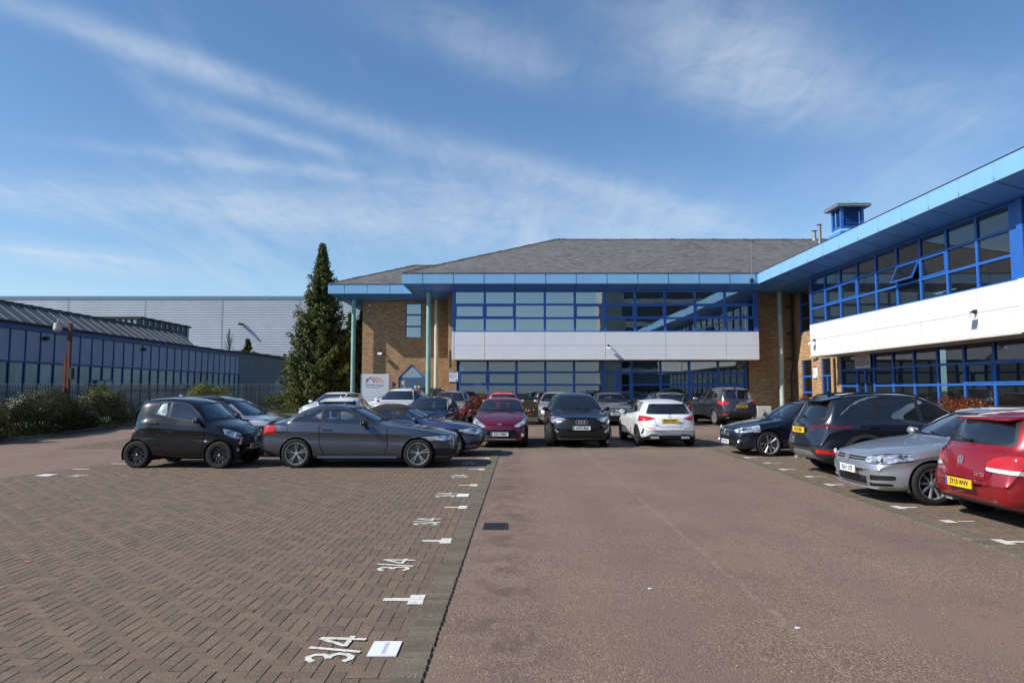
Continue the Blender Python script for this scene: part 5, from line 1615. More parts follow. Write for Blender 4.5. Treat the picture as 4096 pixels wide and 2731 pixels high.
def in_poly(poly, x, y):
    c = False; n = len(poly); j = n - 1
    for i in range(n):
        xi, yi = poly[i]; xj, yj = poly[j]
        if (yi > y) != (yj > y) and x < (xj - xi) * (y - yi) / (yj - yi) + xi: c = not c
        j = i
    return c


def rounded(pts, r, n=3):
    out = []; N = len(pts)
    for i in range(N):
        p = Vector(pts[i]); a = Vector(pts[i - 1]) - p; b = Vector(pts[(i + 1) % N]) - p
        rr = min(r, a.length * .45, b.length * .45)
        a.normalize(); b.normalize()
        if a.dot(b) < -0.97: out.append(tuple(p)); continue
        for k in range(n + 1):
            t = k / n
            q = p + a * rr * (1 - t) ** 2 + b * rr * t ** 2
            out.append((q.x, q.y))
    return out


def ribbon(pts, w, closed=False):
    return stroke(pts, w)


class Shell:
    """smooth car skin, swept through cross sections, then carved into parts along exact outlines.
    x runs from the nose (0) to the tail (L), y to the side, z up."""
    def __init__(s, S):
        s.S = S; s.L = S['L']; s.W = S['W']
        s.top = pchip(S['top']); s.bot = pchip(S['bot']); s.belt = pchip(S['belt'])
        wpts = S.get('plan') or [(0, .80), (.12, .885), (.45, .965), (1.0, .995), (s.L * .5, 1.0), (s.L - 1.0, .99), (s.L - .4, .955), (s.L - .1, .88), (s.L, .80)]
        s.wf = pchip(wpts)
        s.pf = S.get('pf', .22); s.pr = S.get('pr', .15); s.tum = S.get('tum', .50)
        s.cx, s.hx = S['cowl'], S['hdr']; s.rx, s.bx = S['roofend'], S['backbase']
        s.make()
    def section(s, x):
        w = s.W / 2 * float(s.wf(x)); zt = float(s.top(x)); zb = float(s.bot(x)); zs = float(s.belt(x))
        if zt - zb < .02: zt = zb + .002
        zs = min(zs, zt - .012 * min(1, (zt - zb) / .1)); zs = max(zs, zb + (zt - zb) * .45)
        h = zs - zb; c = zt - zs
        hf = s.S.get('haunch', .0)
        fl = 0.0
        for xa_ in (s.S['fo'], s.S['fo'] + s.S['wb']): fl += .016 * math.exp(-((x - xa_) / .40) ** 2)
        A = (w * .80, zb); B = (w * (.955 + fl * .8), zb + .10 * h); C_ = (w * (.988 + fl), zb + .36 * h); D = (w * (.974 + fl * .9), zb + .64 * h)
        D2 = (w * (.998 + hf), zb + .80 * h)
        E = (w * .955, zs - .03 * h); F = (w * .915, zs + .02 * min(c, .5))
        t = float(smooth01((c - .04) / .22))
        zr = zt - .055
        G1 = (w * .915 - max(0, zr - zs) * s.tum, zr)
        G0 = (w * .76, zs + .55 * c)
        G = (G0[0] * (1 - t) + G1[0] * t, G0[1] * (1 - t) + G1[1] * t)
        G = (max(G[0], .1), G[1])
        Hh = (G[0] * .62, G[1] + (zt - G[1]) * .80)
        I = (0, zt)
        if t > 0.5:
            Fm = ((F[0] + G[0]) / 2 + .012, (F[1] + G[1]) / 2)
        else:
            Fm = ((F[0] + G[0]) / 2, (F[1] + G[1]) / 2)
        P = [A, B, C_, D, (D2[0] - .002, D2[1] - .012), D2, (D2[0] - .003, D2[1] + .012), E, F, Fm, G, Hh, I]
        P = [Vector(p) for p in P]
        for _ in range(2):
            Q = [P[0]]
            for a, b in zip(P, P[1:]):
                Q.append(a * .75 + b * .25); Q.append(a * .25 + b * .75)
            Q.append(P[-1]); P = Q
        return P, w
    def warp(s, x, y, w):
        r = min(1.0, abs(y) / (s.W / 2))
        dx = s.pf * r ** 2.7 * float(1 - smooth01(x / 1.15)) - s.pr * r ** 2.7 * float(smooth01((x - (s.L - .95)) / .95))
        # curved windscreen and rear glass
        g = float(smooth01((x - s.cx + .35) / .5) * (1 - smooth01((x - s.hx) / .5)))
        dx += .16 * r * r * g
        g2 = float(smooth01((x - s.rx + .4) / .4) * (1 - smooth01((x - s.bx - .05) / .25)))
        dx -= .08 * r * r * g2
        return x + dx
    def make(s):
        N = s.S.get('N', 84)
        ts = np.linspace(0, 1, N)
        xs = s.L * (0.45 * ts + 0.55 * (0.5 - 0.5 * np.cos(np.pi * ts)))
        key = [p[0] for p in s.S['top'][1:-1]]
        xs = np.unique(np.round(np.concatenate([xs, key, [.008, .02, s.L - .008, s.L - .02]]), 4))
        keep = [xs[0]]
        for x in xs[1:]:
            if x - keep[-1] > .006: keep.append(x)
        xs = keep
        bm = bmesh.new(); rows = []
        for x in xs:
            P, w = s.section(x)
            half = [(s.warp(x, p.x, w), p.x, p.y) for p in P]
            ring = [(a, -b, c) for a, b, c in half] + [(a, b, c) for a, b, c in reversed(half[:-1])]
            rows.append([bm.verts.new(v) for v in ring])
        m = len(rows[0])
        for i in range(len(rows) - 1):
            for j in range(m):
                k = (j + 1) % m
                try: bm.faces.new((rows[i][j], rows[i][k], rows[i + 1][k], rows[i + 1][j]))
                except ValueError: pass
        bmesh.ops.remove_doubles(bm, verts=bm.verts, dist=.0006)
        bmesh.ops.dissolve_degenerate(bm, dist=1e-5, edges=bm.edges)
        s.lay = bm.faces.layers.int.new('tag')
        bmesh.ops.recalc_face_normals(bm, faces=bm.faces)
        # outside must face out
        f = max(bm.faces, key=lambda f: f.calc_center_median().z)
        if f.normal.z < 0: bmesh.ops.reverse_faces(bm, faces=bm.faces)
        s.bm = bm; s.tags = {'body': 0}
    def tagno(s, name):
        if name not in s.tags: s.tags[name] = len(s.tags)
        return s.tags[name]
    def carve(s, poly, axis, name, src=('body',), cond=None):
        ia, ib = {'side': (0, 2), 'front': (1, 2), 'top': (0, 1)}[axis]
        bm = s.bm; lay = s.lay
        srcs = {s.tags[n] for n in src if n in s.tags}
        la = min(p[0] for p in poly); ha = max(p[0] for p in poly); lb = min(p[1] for p in poly); hb = max(p[1] for p in poly)
        def near(f):
            va = [v.co[ia] for v in f.verts]; vb = [v.co[ib] for v in f.verts]
            return max(va) >= la and min(va) <= ha and max(vb) >= lb and min(vb) <= hb
        cand = [f for f in bm.faces if f[lay] in srcs and near(f) and (cond is None or cond(f.calc_center_median(), f.normal))]
        n = len(poly)
        for k in range(n):
            p = poly[k]; q = poly[(k + 1) % n]
            if math.dist(p, q) < 1e-5: continue
            co = Vector((0, 0, 0)); co[ia] = p[0]; co[ib] = p[1]
            no = Vector((0, 0, 0)); no[ia] = q[1] - p[1]; no[ib] = -(q[0] - p[0])
            ea = (min(p[0], q[0]), max(p[0], q[0]), min(p[1], q[1]), max(p[1], q[1]))
            act = []; rest = []
            for f in cand:
                va = [v.co[ia] for v in f.verts]; vb = [v.co[ib] for v in f.verts]
                if max(va) >= ea[0] - .001 and min(va) <= ea[1] + .001 and max(vb) >= ea[2] - .001 and min(vb) <= ea[3] + .001: act.append(f)
                else: rest.append(f)
            if not act: continue
            ed = {e for f in act for e in f.edges}; ve = {v for f in act for v in f.verts}
            r = bmesh.ops.bisect_plane(bm, geom=act + list(ed) + list(ve), dist=1e-5, plane_co=co, plane_no=no.normalized())
            new = {g for g in r['geom'] if isinstance(g, bmesh.types.BMFace)} | {g for g in r['geom_cut'] if isinstance(g, bmesh.types.BMFace)}
            for g in r['geom_cut']:
                if isinstance(g, bmesh.types.BMEdge): new |= set(g.link_faces)
            new |= set(f for f in act if f.is_valid)
            cand = [f for f in rest if f.is_valid] + [f for f in new if f.is_valid and f[lay] in srcs]
            cand = list(dict.fromkeys(cand))
        t = s.tagno(name); hit = 0
        for f in cand:
            c = f.calc_center_median()
            if (cond is None or cond(c, f.normal)) and in_poly(poly, c[ia], c[ib]):
                f[lay] = t; hit += 1
        return hit
    def both(s, poly, name, **k):
        """front/rear outline on both sides of the middle"""
        s.carve(poly, 'front', name + '|L', **k)
        s.carve([(-a, b) for a, b in reversed(poly)], 'front', name + '|R', **k)
    def x_front(s, z):
        """surface x of the nose on the centre line at height z"""
        xs = np.linspace(0, 1.2, 400)
        f = s.top if z > float(s.top(0)) else s.bot
        v = f(xs)
        i = np.argmax(v >= z) if z > float(s.top(0)) else np.argmax(v <= z)
        return float(xs[i])
    def x_rear(s, z):
        xs = np.linspace(s.L, s.L - 1.2, 400)
        f = s.top if z > float(s.top(s.L)) else s.bot
        v = f(xs)
        i = np.argmax(v >= z) if z > float(s.top(s.L)) else np.argmax(v <= z)
        return float(xs[i])
    def side_y(s, x, z):
        """half width of the skin at profile position x, height z"""
        P, w = s.section(x)
        for a, b in zip(P, P[1:]):
            if a.y <= z <= b.y and b.y > a.y: return a.x + (b.x - a.x) * (z - a.y) / (b.y - a.y)
        return w
    def extract(s, name, mat, parent, oname, off=0.0, thick=False, where=None):
        t = s.tags.get(name)
        if t is None: return None
        fs = [f for f in s.bm.faces if f[s.lay] == t and (where is None or where(f.calc_center_median()))]
        if not fs: return None
        idx = {}; V = []; NN = []; F = []
        L2 = s.L / 2
        for f in fs:
            r = []
            for v in f.verts:
                if v not in idx:
                    idx[v] = len(V); n = v.normal
                    V.append((L2 - (v.co.x + n.x * off), v.co.y + n.y * off, v.co.z + n.z * off)); NN.append((-n.x, n.y, n.z))
                r.append(idx[v])
            F.append(tuple(reversed(r)))
        if thick:
            # a rim that closes the gap behind a raised or sunken piece
            bed = [e for f in fs for e in f.edges if sum(1 for g in e.link_faces if g[s.lay] == t) == 1]
            for e in bed:
                a, b = e.verts
                k = len(V)
                for v in (a, b):
                    n = v.normal; V.append((L2 - (v.co.x - n.x * .012), v.co.y - n.y * .012, v.co.z - n.z * .012)); NN.append((-n.x, n.y, n.z))
                F.append((idx[a], idx[b], k + 1, k))
        me = bpy.data.meshes.new(oname)
        me.from_pydata(V, [], F)
        for p in me.polygons: p.use_smooth = True
        me.materials.append(mat)
        try:
            me.normals_split_custom_set_from_vertices(NN)
        except Exception: pass
        return link(bpy.data.objects.new(oname, me), parent)


def wheel_mesh(R0, wd, style, n, rim_frac=.70):
    """tyre, rim and disc meshes about the y axis, outer face at +y"""
    T = MB(); N = 40
    prof = [(R0 * rim_frac, wd * .40), (R0 * (rim_frac + .03), wd * .48), (R0 * .86, wd * .52), (R0 * .955, wd * .47), (R0 * .992, wd * .40), (R0, wd * .2), (R0, -wd * .2), (R0 * .992, -wd * .40), (R0 * .955, -wd * .47), (R0 * .86, -wd * .52), (R0 * rim_frac, -wd * .40)]
    b = len(T.v)
    for i in range(N):
        a = 2 * math.pi * i / N
        for r, y in prof: T.v.append((r * math.cos(a), y, r * math.sin(a)))
    m = len(prof)
    for i in range(N):
        j = (i + 1) % N
        for k in range(m - 1): T.f.append((i * m + k, j * m + k, j * m + k + 1, i * m + k + 1))
    rr = R0 * rim_frac
    rim = MB(); yo = wd * .44
    lip = [(rr * 1.01, wd * .40), (rr * 1.01, wd * .47), (rr * .965, wd * .47), (rr * .93, wd * .36), (rr * .90, wd * .1), (rr * .90, -wd * .38)]
    for i in range(N):
        a = 2 * math.pi * i / N
        for r, y in lip: rim.v.append((r * math.cos(a), y, r * math.sin(a)))
    m = len(lip)
    for i in range(N):
        j = (i + 1) % N
        for k in range(m - 1): rim.f.append((i * m + k, j * m + k, j * m + k + 1, i * m + k + 1))
    def spoke(a0, a1, r0, r1, w0, w1, y0=.30, y1=.43, h=.10):
        c0 = Vector((r0 * math.cos(a0), r0 * math.sin(a0))); c1 = Vector((r1 * math.cos(a1), r1 * math.sin(a1)))
        d = (c1 - c0).normalized(); s_ = Vector((-d.y, d.x))
        P = []
        for (c, w_, yy) in ((c0, w0, y0), (c1, w1, y1)):
            for (sg, yb) in ((-1, yy * wd - h * wd), (1, yy * wd - h * wd), (.62, yy * wd), (-.62, yy * wd)):
                q = c + s_ * sg * w_ / 2
                P.append((q.x, yb, q.y))
        rim.hexa([P[0], P[1], P[2], P[3], P[4], P[5], P[6], P[7]])
    step = 2 * math.pi / n
    for k in range(n):
        a = k * step + math.pi / 2
        if style == 'multi': spoke(a, a, rr * .18, rr * .95, rr * .16, rr * .20)
        elif style == 'double':
            spoke(a - .10, a - .14, rr * .16, rr * .95, rr * .10, rr * .085); spoke(a + .10, a + .14, rr * .16, rr * .95, rr * .10, rr * .085)
        elif style == 'wide': spoke(a, a, rr * .2, rr * .96, rr * .20, rr * .40, h=.06)
        elif style == 'split':
            spoke(a, a, rr * .15, rr * .96, rr * .10, rr * .34, h=.06); spoke(a + step / 2, a + step / 2, rr * .15, rr * .96, rr * .07, rr * .05)
        elif style == 'loop':
            spoke(a - .02, a - .36, rr * .3, rr * .62, rr * .09, rr * .08); spoke(a - .36, a - .30, rr * .60, rr * .95, rr * .08, rr * .09)
            spoke(a + .02, a + .36, rr * .3, rr * .62, rr * .09, rr * .08); spoke(a + .36, a + .30, rr * .60, rr * .95, rr * .08, rr * .09)
    rim.tube((0, wd * .12, 0), (0, wd * .34, 0), rr * .22, rr * .17, 16)
    dk = MB(); dk.tube((0, -wd * .05, 0), (0, wd * .05, 0), rr * .62, n=26); dk.tube((0, -wd * .2, 0), (0, -wd * .06, 0), rr * .9, n=26)
    cp = MB().tube((0, wd * .34, 0), (0, wd * .355, 0), rr * .12, n=14)
    return T, rim, dk, cp


F_FRONT = Matrix(((0, 0, 1, 0), (1, 0, 0, 0), (0, 1, 0, 0), (0, 0, 0, 1)))       # text facing +X (nose), reading left to right for a viewer in front
F_REAR = Matrix(((0, 0, -1, 0), (-1, 0, 0, 0), (0, 1, 0, 0), (0, 0, 0, 1)))


def badge(kind, root, M, s_, mats=None):
    """emblem built flat in its own xy plane, raised in z, then placed by M"""
    ch = MT['chrome']; m = MB(); objs = []
    def ring(m, cx, cy, r, t, n=20, h=.004):
        for i in range(n):
            a = 2 * math.pi * i / n; b = 2 * math.pi * (i + 1) / n
            P = [(cx + (r - t) * math.cos(a), cy + (r - t) * math.sin(a)), (cx + r * math.cos(a), cy + r * math.sin(a)), (cx + r * math.cos(b), cy + r * math.sin(b)), (cx + (r - t) * math.cos(b), cy + (r - t) * math.sin(b))]
            m.prism(P, 'z', 0, h)
    if kind == 'rings':
        for k in range(4): ring(m, (k - 1.5) * s_ * .70, 0, s_ * .5, s_ * .07, h=.006)
    elif kind == 'oval':
        pts = [(s_ * math.cos(a) * 1.0, s_ * .42 * math.sin(a)) for a in np.linspace(0, 2 * math.pi, 24)[:-1]]
        m.prism(pts, 'z', 0, .003)
        o = m.build('badge', ch, root); o.matrix_local = M
        m2 = MB().prism([(x * .9, y * .86) for x, y in pts], 'z', .003, .005); q = m2.build('badge_face', flat('navy_enamel', (.01, .03, .16), .2, coat=1), o)
        text_obj('badge_lettering', 'Ford', s_ * .62, MT['chrome'], o, Mloc(0, 0, .0055), .001)
        return
    elif kind == 'vee':
        ring(m, 0, 0, s_, s_ * .14, 26)
        for P in ([(-.42, .72), (-.22, .72), (.02, .12), (-.08, -.05)], [(.42, .72), (.22, .72), (-.02, .12), (.08, -.05)]): m.prism([(a * s_, b * s_) for a, b in P], 'z', 0, .005)
        for P in ([(-.80, .35), (-.62, .45), (-.30, -.62), (-.42, -.78)], [(.80, .35), (.62, .45), (.30, -.62), (.42, -.78)], [(-.42, -.78), (-.28, -.70), (.02, .0), (-.08, .10)], [(.42, -.78), (.28, -.70), (-.02, .0), (.08, .10)]): m.prism([(a * s_, b * s_) for a, b in P], 'z', 0, .005)
    elif kind == 'star':
        ring(m, 0, 0, s_, s_ * .10, 26)
        for k in range(3):
            a = R(90 + 120 * k); d = Vector((math.cos(a), math.sin(a))); q = Vector((-d.y, d.x))
            m.prism([tuple(q * s_ * .13), tuple(d * s_ * .92), tuple(-q * s_ * .13)], 'z', 0, .005)
    elif kind == 'wing':
        pts = [(s_ * math.cos(a), s_ * .8 * math.sin(a)) for a in np.linspace(0, 2 * math.pi, 24)]
        for a, b in zip(pts, pts[1:]): m.prism([(a[0] * .88, a[1] * .88), a, b, (b[0] * .88, b[1] * .88)], 'z', 0, .004)
        m.prism([(-.75 * s_, .30 * s_), (0, -.18 * s_), (.75 * s_, .30 * s_), (.70 * s_, .12 * s_), (0, -.42 * s_), (-.70 * s_, .12 * s_)], 'z', 0, .005)
    elif kind == 'roundel':
        ring(m, 0, 0, s_, s_ * .3, 24)
        o = m.build('badge', MT['black'], root); o.matrix_local = M
        for k in range(4):
            P = [(0, 0)] + [(s_ * .7 * math.cos(R(90 * k + t)), s_ * .7 * math.sin(R(90 * k + t))) for t in range(0, 91, 15)]
            MB().prism(P, 'z', .001, .004).build('badge_quarter', MT['whiteplain'] if k % 2 == 0 else flat('sky_blue_enamel', (.05, .25, .7), .3), o)
        return
    elif kind == 'diamond':
        for a, b in (((0, 1.2), (.8, 0)), ((.8, 0), (0, -1.2)), ((0, -1.2), (-.8, 0)), ((-.8, 0), (0, 1.2))):
            m.prism([(a[0] * s_, a[1] * s_), (b[0] * s_, b[1] * s_), (b[0] * s_ * .6, b[1] * s_ * .6), (a[0] * s_ * .6, a[1] * s_ * .6)], 'z', 0, .006)
    elif kind == 'disc':
        pts = [(s_ * math.cos(a), s_ * math.sin(a)) for a in np.linspace(0, 2 * math.pi, 20)[:-1]]
        m.prism(pts, 'z', 0, .003); ring(m, 0, 0, s_ * 1.15, s_ * .18, 20, .005)
    o = m.build('badge', ch, root); o.matrix_local = M
    return o


def build_car(S, pos, heading, label, name='parked_car', cat='car', z=None):
    """S: specification; pos: ground point under the middle; heading 0 = nose towards +X"""
    sh = Shell(S); L, W = S['L'], S['W']; L2 = L / 2
    zg = gz(pos[1]) if z is None else z
    root = empty(name, (pos[0], pos[1], zg - .004), heading, label, cat)
    Rw = S['R']; fo, wb = S['fo'], S['wb']
    paint, trim, glass = S['paint'], MT['matblack'], MT[S.get('glass', 'cglass')]
    rearglass = MT[S.get('rearglass', S.get('glass', 'cglass'))]
    top, belt = sh.top, sh.belt
    cx, hx, rx, bx = sh.cx, sh.hx, sh.rx, sh.bx
    detail = S.get('detail', True)
    # wheel arches -----------------------------------------------------------
    ax = (fo, fo + wb)
    ar = Rw + S.get('archgap', .045)
    for x in ax:
        C_ = [(x + ar * math.cos(a), Rw - .01 + ar * math.sin(a)) for a in np.linspace(0, 2 * math.pi, 29)[:-1]]
        if S.get('cladding'):
            D_ = [(x + (ar + .075) * math.cos(a), Rw - .01 + (ar + .075) * math.sin(a)) for a in np.linspace(0, 2 * math.pi, 29)[:-1]]
            sh.carve(D_, 'side', 'arch_trim', cond=lambda c, n: abs(c.y) > .3)
        sh.carve(C_, 'side', 'hole', src=('body', 'arch_trim'), cond=lambda c, n: abs(c.y) > .3)
    if S.get('sill'):
        zz = S['sill']
        sh.carve([(fo + ar * .8, 0), (fo + wb - ar * .8, 0), (fo + wb - ar * .8, zz), (fo + ar * .8, zz)], 'side', 'sill_trim')
    for (p_, nm) in S.get('sidepolys', []):
        sh.carve(p_, 'side', nm, src=('body', 'sill_trim', 'arch_trim'), cond=lambda c, n: abs(c.y) > .4)
    # windscreen and rear window ----------------------------------------------
    wz0 = float(top(cx)) + .015; wz1 = float(top(hx)) - .012
    Ph, wh_ = sh.section(hx)
    yr = max(p.x for p in Ph if p.y > float(top(hx)) - .07)
    yr1 = yr - .03
    wcx = W / 2 * float(sh.wf(cx))
    yb = wcx * S.get('wsb', .86)
    wind = rounded([(-yb, wz0), (yb, wz0), (yr1, wz1), (-yr1, wz1)], .07)
    sh.carve(wind, 'front', 'screen_frame', cond=lambda c, n: cx - .15 < c.x < hx + .30 and n.z > .05 and n.x < 0)
    wi = rounded([(-yb + .035, wz0 + .03), (yb - .035, wz0 + .03), (yr1 - .03, wz1 - .035), (-yr1 + .03, wz1 - .035)], .06)
    sh.carve(wi, 'front', 'windscreen', src=('screen_frame',), cond=lambda c, n: n.x < 0)
    if S.get('rearwin', True):
        rz1 = float(top(rx)) - .02; rz0 = float(top(bx)) + .015
        Pr, wr_ = sh.section(rx); yr2 = max(p.x for p in Pr if p.y > float(top(rx)) - .08) - .04
        yb2 = W / 2 * float(sh.wf(bx)) * S.get('rwb', .80)
        rw = rounded([(-yb2, rz0), (yb2, rz0), (yr2, rz1), (-yr2, rz1)], .08)
        sh.carve(rw, 'front', 'rear_frame', cond=lambda c, n: c.x > rx - .35 and n.x > .12)
        rwi = rounded([(-yb2 + .04, rz0 + .03), (yb2 - .04, rz0 + .03), (yr2 - .05, rz1 - .03), (-yr2 + .05, rz1 - .03)], .07)
        sh.carve(rwi, 'front', 'rear_window', src=('rear_frame',), cond=lambda c, n: n.x > 0)
    # side glass --------------------------------------------------------------
    dl = S.get('drop', .092)
    xs_ = S['side']            # (front bottom x, rear bottom x, rear top x, rise at rear bottom)
    xa, xc, xd, rise = xs_
    def topz(x): return float(top(x - .13 * float(1 - smooth01((x - hx) / .4)) + S.get('shift', 0)))
    up_pts = []
    x = xa
    for xx in np.linspace(xa, xd, 16):
        zz = topz(xx) - dl
        if zz > float(belt(xx)) + .05: up_pts.append((float(xx), zz))
    lowf = (up_pts[0][0] - .05, float(belt(up_pts[0][0])) + .03)
    low = [(float(xx), float(belt(xx)) + .028 + rise * max(0, (xx - xa) / (xc - xa)) ** 2) for xx in np.linspace(lowf[0], xc, 7)]
    poly = rounded(list(low) + list(reversed(up_pts)), .035, 2)
    big = []
    cxm = sum(p[0] for p in poly) / len(poly)
    cen = Vector((sum(p[0] for p in poly) / len(poly), sum(p[1] for p in poly) / len(poly)))
    sh.carve(poly, 'side', 'window_frame', cond=lambda c, n: abs(c.y) > .3 and abs(n.y) > .25)
    # inner panes by insetting toward the interior
    def inset(P, d):
        out = []; n = len(P)
        for i in range(n):
            a = Vector(P[i - 1]); b = Vector(P[i]); c = Vector(P[(i + 1) % n])
            e1 = (b - a); e2 = (c - b)
            if e1.length < 1e-6 or e2.length < 1e-6: continue
            n1 = Vector((-e1.y, e1.x)).normalized(); n2 = Vector((-e2.y, e2.x)).normalized()
            m_ = (n1 + n2)
            if m_.length < 1e-6: continue
            m_.normalize()
            out.append(tuple(b + m_ * d))
        return out
    inn = inset(poly, .018)
    # divide by pillars
    cuts = [-1] + list(S['pillars']) + [99]
    for i in range(len(cuts) - 1):
        x0 = cuts[i] + (S.get('pw', .04) if i > 0 else 0); x1 = cuts[i + 1] - (S.get('pw', .04) if i < len(cuts) - 2 else 0)
        P = inn
        def clip(P, xl, keep_right):
            out = []; n = len(P)
            for k in range(n):
                a = P[k]; b = P[(k + 1) % n]
                ia_ = (a[0] >= xl) == keep_right; ib_ = (b[0] >= xl) == keep_right
                if ia_: out.append(a)
                if ia_ != ib_:
                    t = (xl - a[0]) / (b[0] - a[0]); out.append((xl, a[1] + t * (b[1] - a[1])))
            return out
        P = clip(P, x0, True); P = clip(P, x1, False) if P else P
        if len(P) < 3: continue
        for sg, nm in ((1, 'L'), (-1, 'R')):
            sh.carve(P, 'side', f'side_window|{i}{nm}', src=('window_frame',), cond=lambda c, n, sg=sg: c.y * sg > 0)
    # panel gaps --------------------------------------------------------------
    for g_ in S.get('gaps', []):
        sh.carve(ribbon(g_, .016), 'side', 'panel_gap', cond=lambda c, n: abs(c.y) > .45 and abs(n.y) > .3)
    fr_c = lambda c, n: c.x < 1.1 and n.x < -.02
    re_c = lambda c, n: c.x > L - .9 and n.x > .02
    allb = ('body', 'sill_trim', 'arch_trim')
    for key, (nm, cnd) in {'grille': ('grille', fr_c), 'lower': ('lower_intake', fr_c), 'bumper_f': ('front_bumper_trim', fr_c), 'bumper_r': ('rear_bumper_trim', re_c), 'tail_bar': ('tail_light_bar', re_c)}.items():
        for P in (S.get(key) or []):
            sh.carve(rounded(P, .02, 2), 'front', nm, src=allb + ('grille',), cond=cnd)
    for P in S.get('fog', []): sh.both(rounded(P, .02, 2), 'fog_recess', src=allb, cond=fr_c)
    def grow(P, d):
        cx_ = sum(p[0] for p in P) / len(P); cz_ = sum(p[1] for p in P) / len(P)
        return [(a + d * (1 if a > cx_ else -1), b + d * (1 if b > cz_ else -1)) for a, b in P]
    if 'head' in S:
        sh.both(rounded(grow(S['head'], .012), .03, 2), 'lamp_surround', src=allb + ('panel_gap',), cond=lambda c, n: c.x < S.get('headx', .75) + .015 and n.x < .1)
        allb = allb + ('lamp_surround|L', 'lamp_surround|R')
        sh.both(rounded(S['head'], .02, 2), 'headlight', src=allb + ('panel_gap',), cond=lambda c, n: c.x < S.get('headx', .75) and n.x < .1)
    if 'tail' in S:
        sh.both(rounded(grow(S['tail'], .010), .03, 2), 'lamp_surround2', src=allb + ('panel_gap', 'tail_light_bar'), cond=lambda c, n: c.x > L - S.get('tailx', .50) - .012 and n.x > -.1)
        allb = allb + ('lamp_surround2|L', 'lamp_surround2|R')
        sh.both(rounded(S['tail'], .025, 2), 'tail_light', src=allb + ('panel_gap', 'tail_light_bar'), cond=lambda c, n: c.x > L - S.get('tailx', .50) and n.x > -.1)
        if 'tail_low' in S:
            sh.both(rounded(S['tail_low'], .01, 2), 'reverse_light', src=('tail_light|L', 'tail_light|R'), cond=lambda c, n: True)
    if 'roofpaint' in S:
        sh.carve([(hx + .02, 0.5), (S.get('roofx', rx + .05), .5), (S.get('roofx', rx + .05), 3), (hx + .02, 3)], 'side', 'roof', cond=lambda c, n: c.z > float(belt(c.x)) + S.get('roofz', .30))
        sh.carve([(cx - .1, .5), (hx + .02, .5), (hx + .02, 3), (cx - .1, 3)], 'side', 'roof', cond=lambda c, n: c.z > float(belt(c.x)) + .055 and abs(c.y) > .35 and c.x > cx + .05) if S.get('blackpillars') else None
    for (P, nm, cnd) in S.get('rearpolys', []):
        sh.carve(P, 'front', nm, src=allb + ('panel_gap', 'rear_bumper_trim'), cond=re_c)
    sh.bm.normal_update()
    # parts --------------------------------------------------------------------
    body = sh.extract('body', paint, root, 'body')
    for nm, on, mt, off in (('roof', 'roof', S.get('roofpaint'), 0.001), ('screen_frame', 'windscreen_surround', MT['black'], -.002), ('rear_frame', 'rear_window_surround', MT['black'], -.002), ('window_frame', 'window_surround', MT[S.get('wf', 'black')], -.002),
                        ('panel_gap', 'panel_gap', MT['black'], -.008), ('arch_trim', 'wheel_arch_trim', MT[S.get('clad', 'matblack')], .008), ('sill_trim', 'sill_trim', MT[S.get('clad', 'matblack')], .004),
                        ('grille', 'grille', MT['black'], -.012), ('lower_intake', 'lower_intake', MT['matblack'], -.02), ('front_bumper_trim', 'front_bumper_trim', MT['matblack'], .003), ('rear_bumper_trim', 'rear_bumper_trim', MT[S.get('rtrim', 'matblack')], .003),
                        ('tail_light_bar', 'tail_light_bar', MT['taildark'], .003), ('fog_recess|L', 'fog_lamp_recess', MT['black'], -.015), ('fog_recess|R', 'fog_lamp_recess', MT['black'], -.015), ('lamp_surround|L', 'lamp_surround', MT['black'], -.006), ('lamp_surround|R', 'lamp_surround', MT['black'], -.006), ('lamp_surround2|L', 'lamp_surround', MT['black'], -.006), ('lamp_surround2|R', 'lamp_surround', MT['black'], -.006), ('silver', 'silver_trim', MT['alloy'], .003), ('reflector', 'reflector', MT['tail'], .002), ('crease', 'body_crease', paint, -.006)):
        if mt is None: continue
        if nm in ('window_frame', 'sill_trim', 'panel_gap'): wh_l = [lambda c: c.y > 0, lambda c: c.y <= 0]
        elif nm == 'arch_trim': wh_l = [lambda c, a=a, b=b: (c.y > 0) == a and (c.x < L / 2) == b for a in (True, False) for b in (True, False)]
        else: wh_l = [None]
        for w__ in wh_l: sh.extract(nm, mt, root, on, off, thick=abs(off) > .0005, where=w__)
    sh.extract('windscreen', MT['cglassdark'] if S.get('darkscreen') else glass, root, 'windscreen', -.004)
    sh.extract('rear_window', rearglass, root, 'rear_window', -.004)
    for k in list(sh.tags):
        if k.startswith('side_window'):
            dark = S.get('darkrear') and int(k.split('|')[1][:-1]) >= S['darkrear']
            sh.extract(k, MT['cglassdark'] if dark else glass, root, 'side_window', -.005)
        if k.startswith('headlight'): sh.extract(k, S.get('headmat', MT['head']), root, 'headlight', .004, True)
        if k.startswith('tail_light|'): sh.extract(k, S.get('tailmat', MT['tail']), root, 'tail_light', .004, True)
        if k.startswith('reverse_light'): sh.extract(k, MT['clear'], root, 'reverse_light', .006, True)
    # headlamp inner lens
    if detail and 'head' in S:
        hy = sum(p[0] for p in S['head']) / len(S['head']); hz = sum(p[1] for p in S['head']) / len(S['head'])
        for sg in (1, -1):
            yy = hy * sg; x_ = sh.x_front(hz); xs2 = sh.warp(x_, yy, W / 2)
            MB().tube((L2 - xs2 + .0, yy, hz), (L2 - xs2 + .012, yy, hz), .045, .042, 16).build('headlight_lens', MT['clear'], root, smooth=True)
    # wheels and wells ------------------------------------------------------------
    wd = S.get('wd', .215)
    T, rim, dk, cp = wheel_mesh(Rw, wd, S.get('spoke', 'double'), S.get('nsp', 5), S.get('rf', .70))
    proto = None
    wellm = MB()
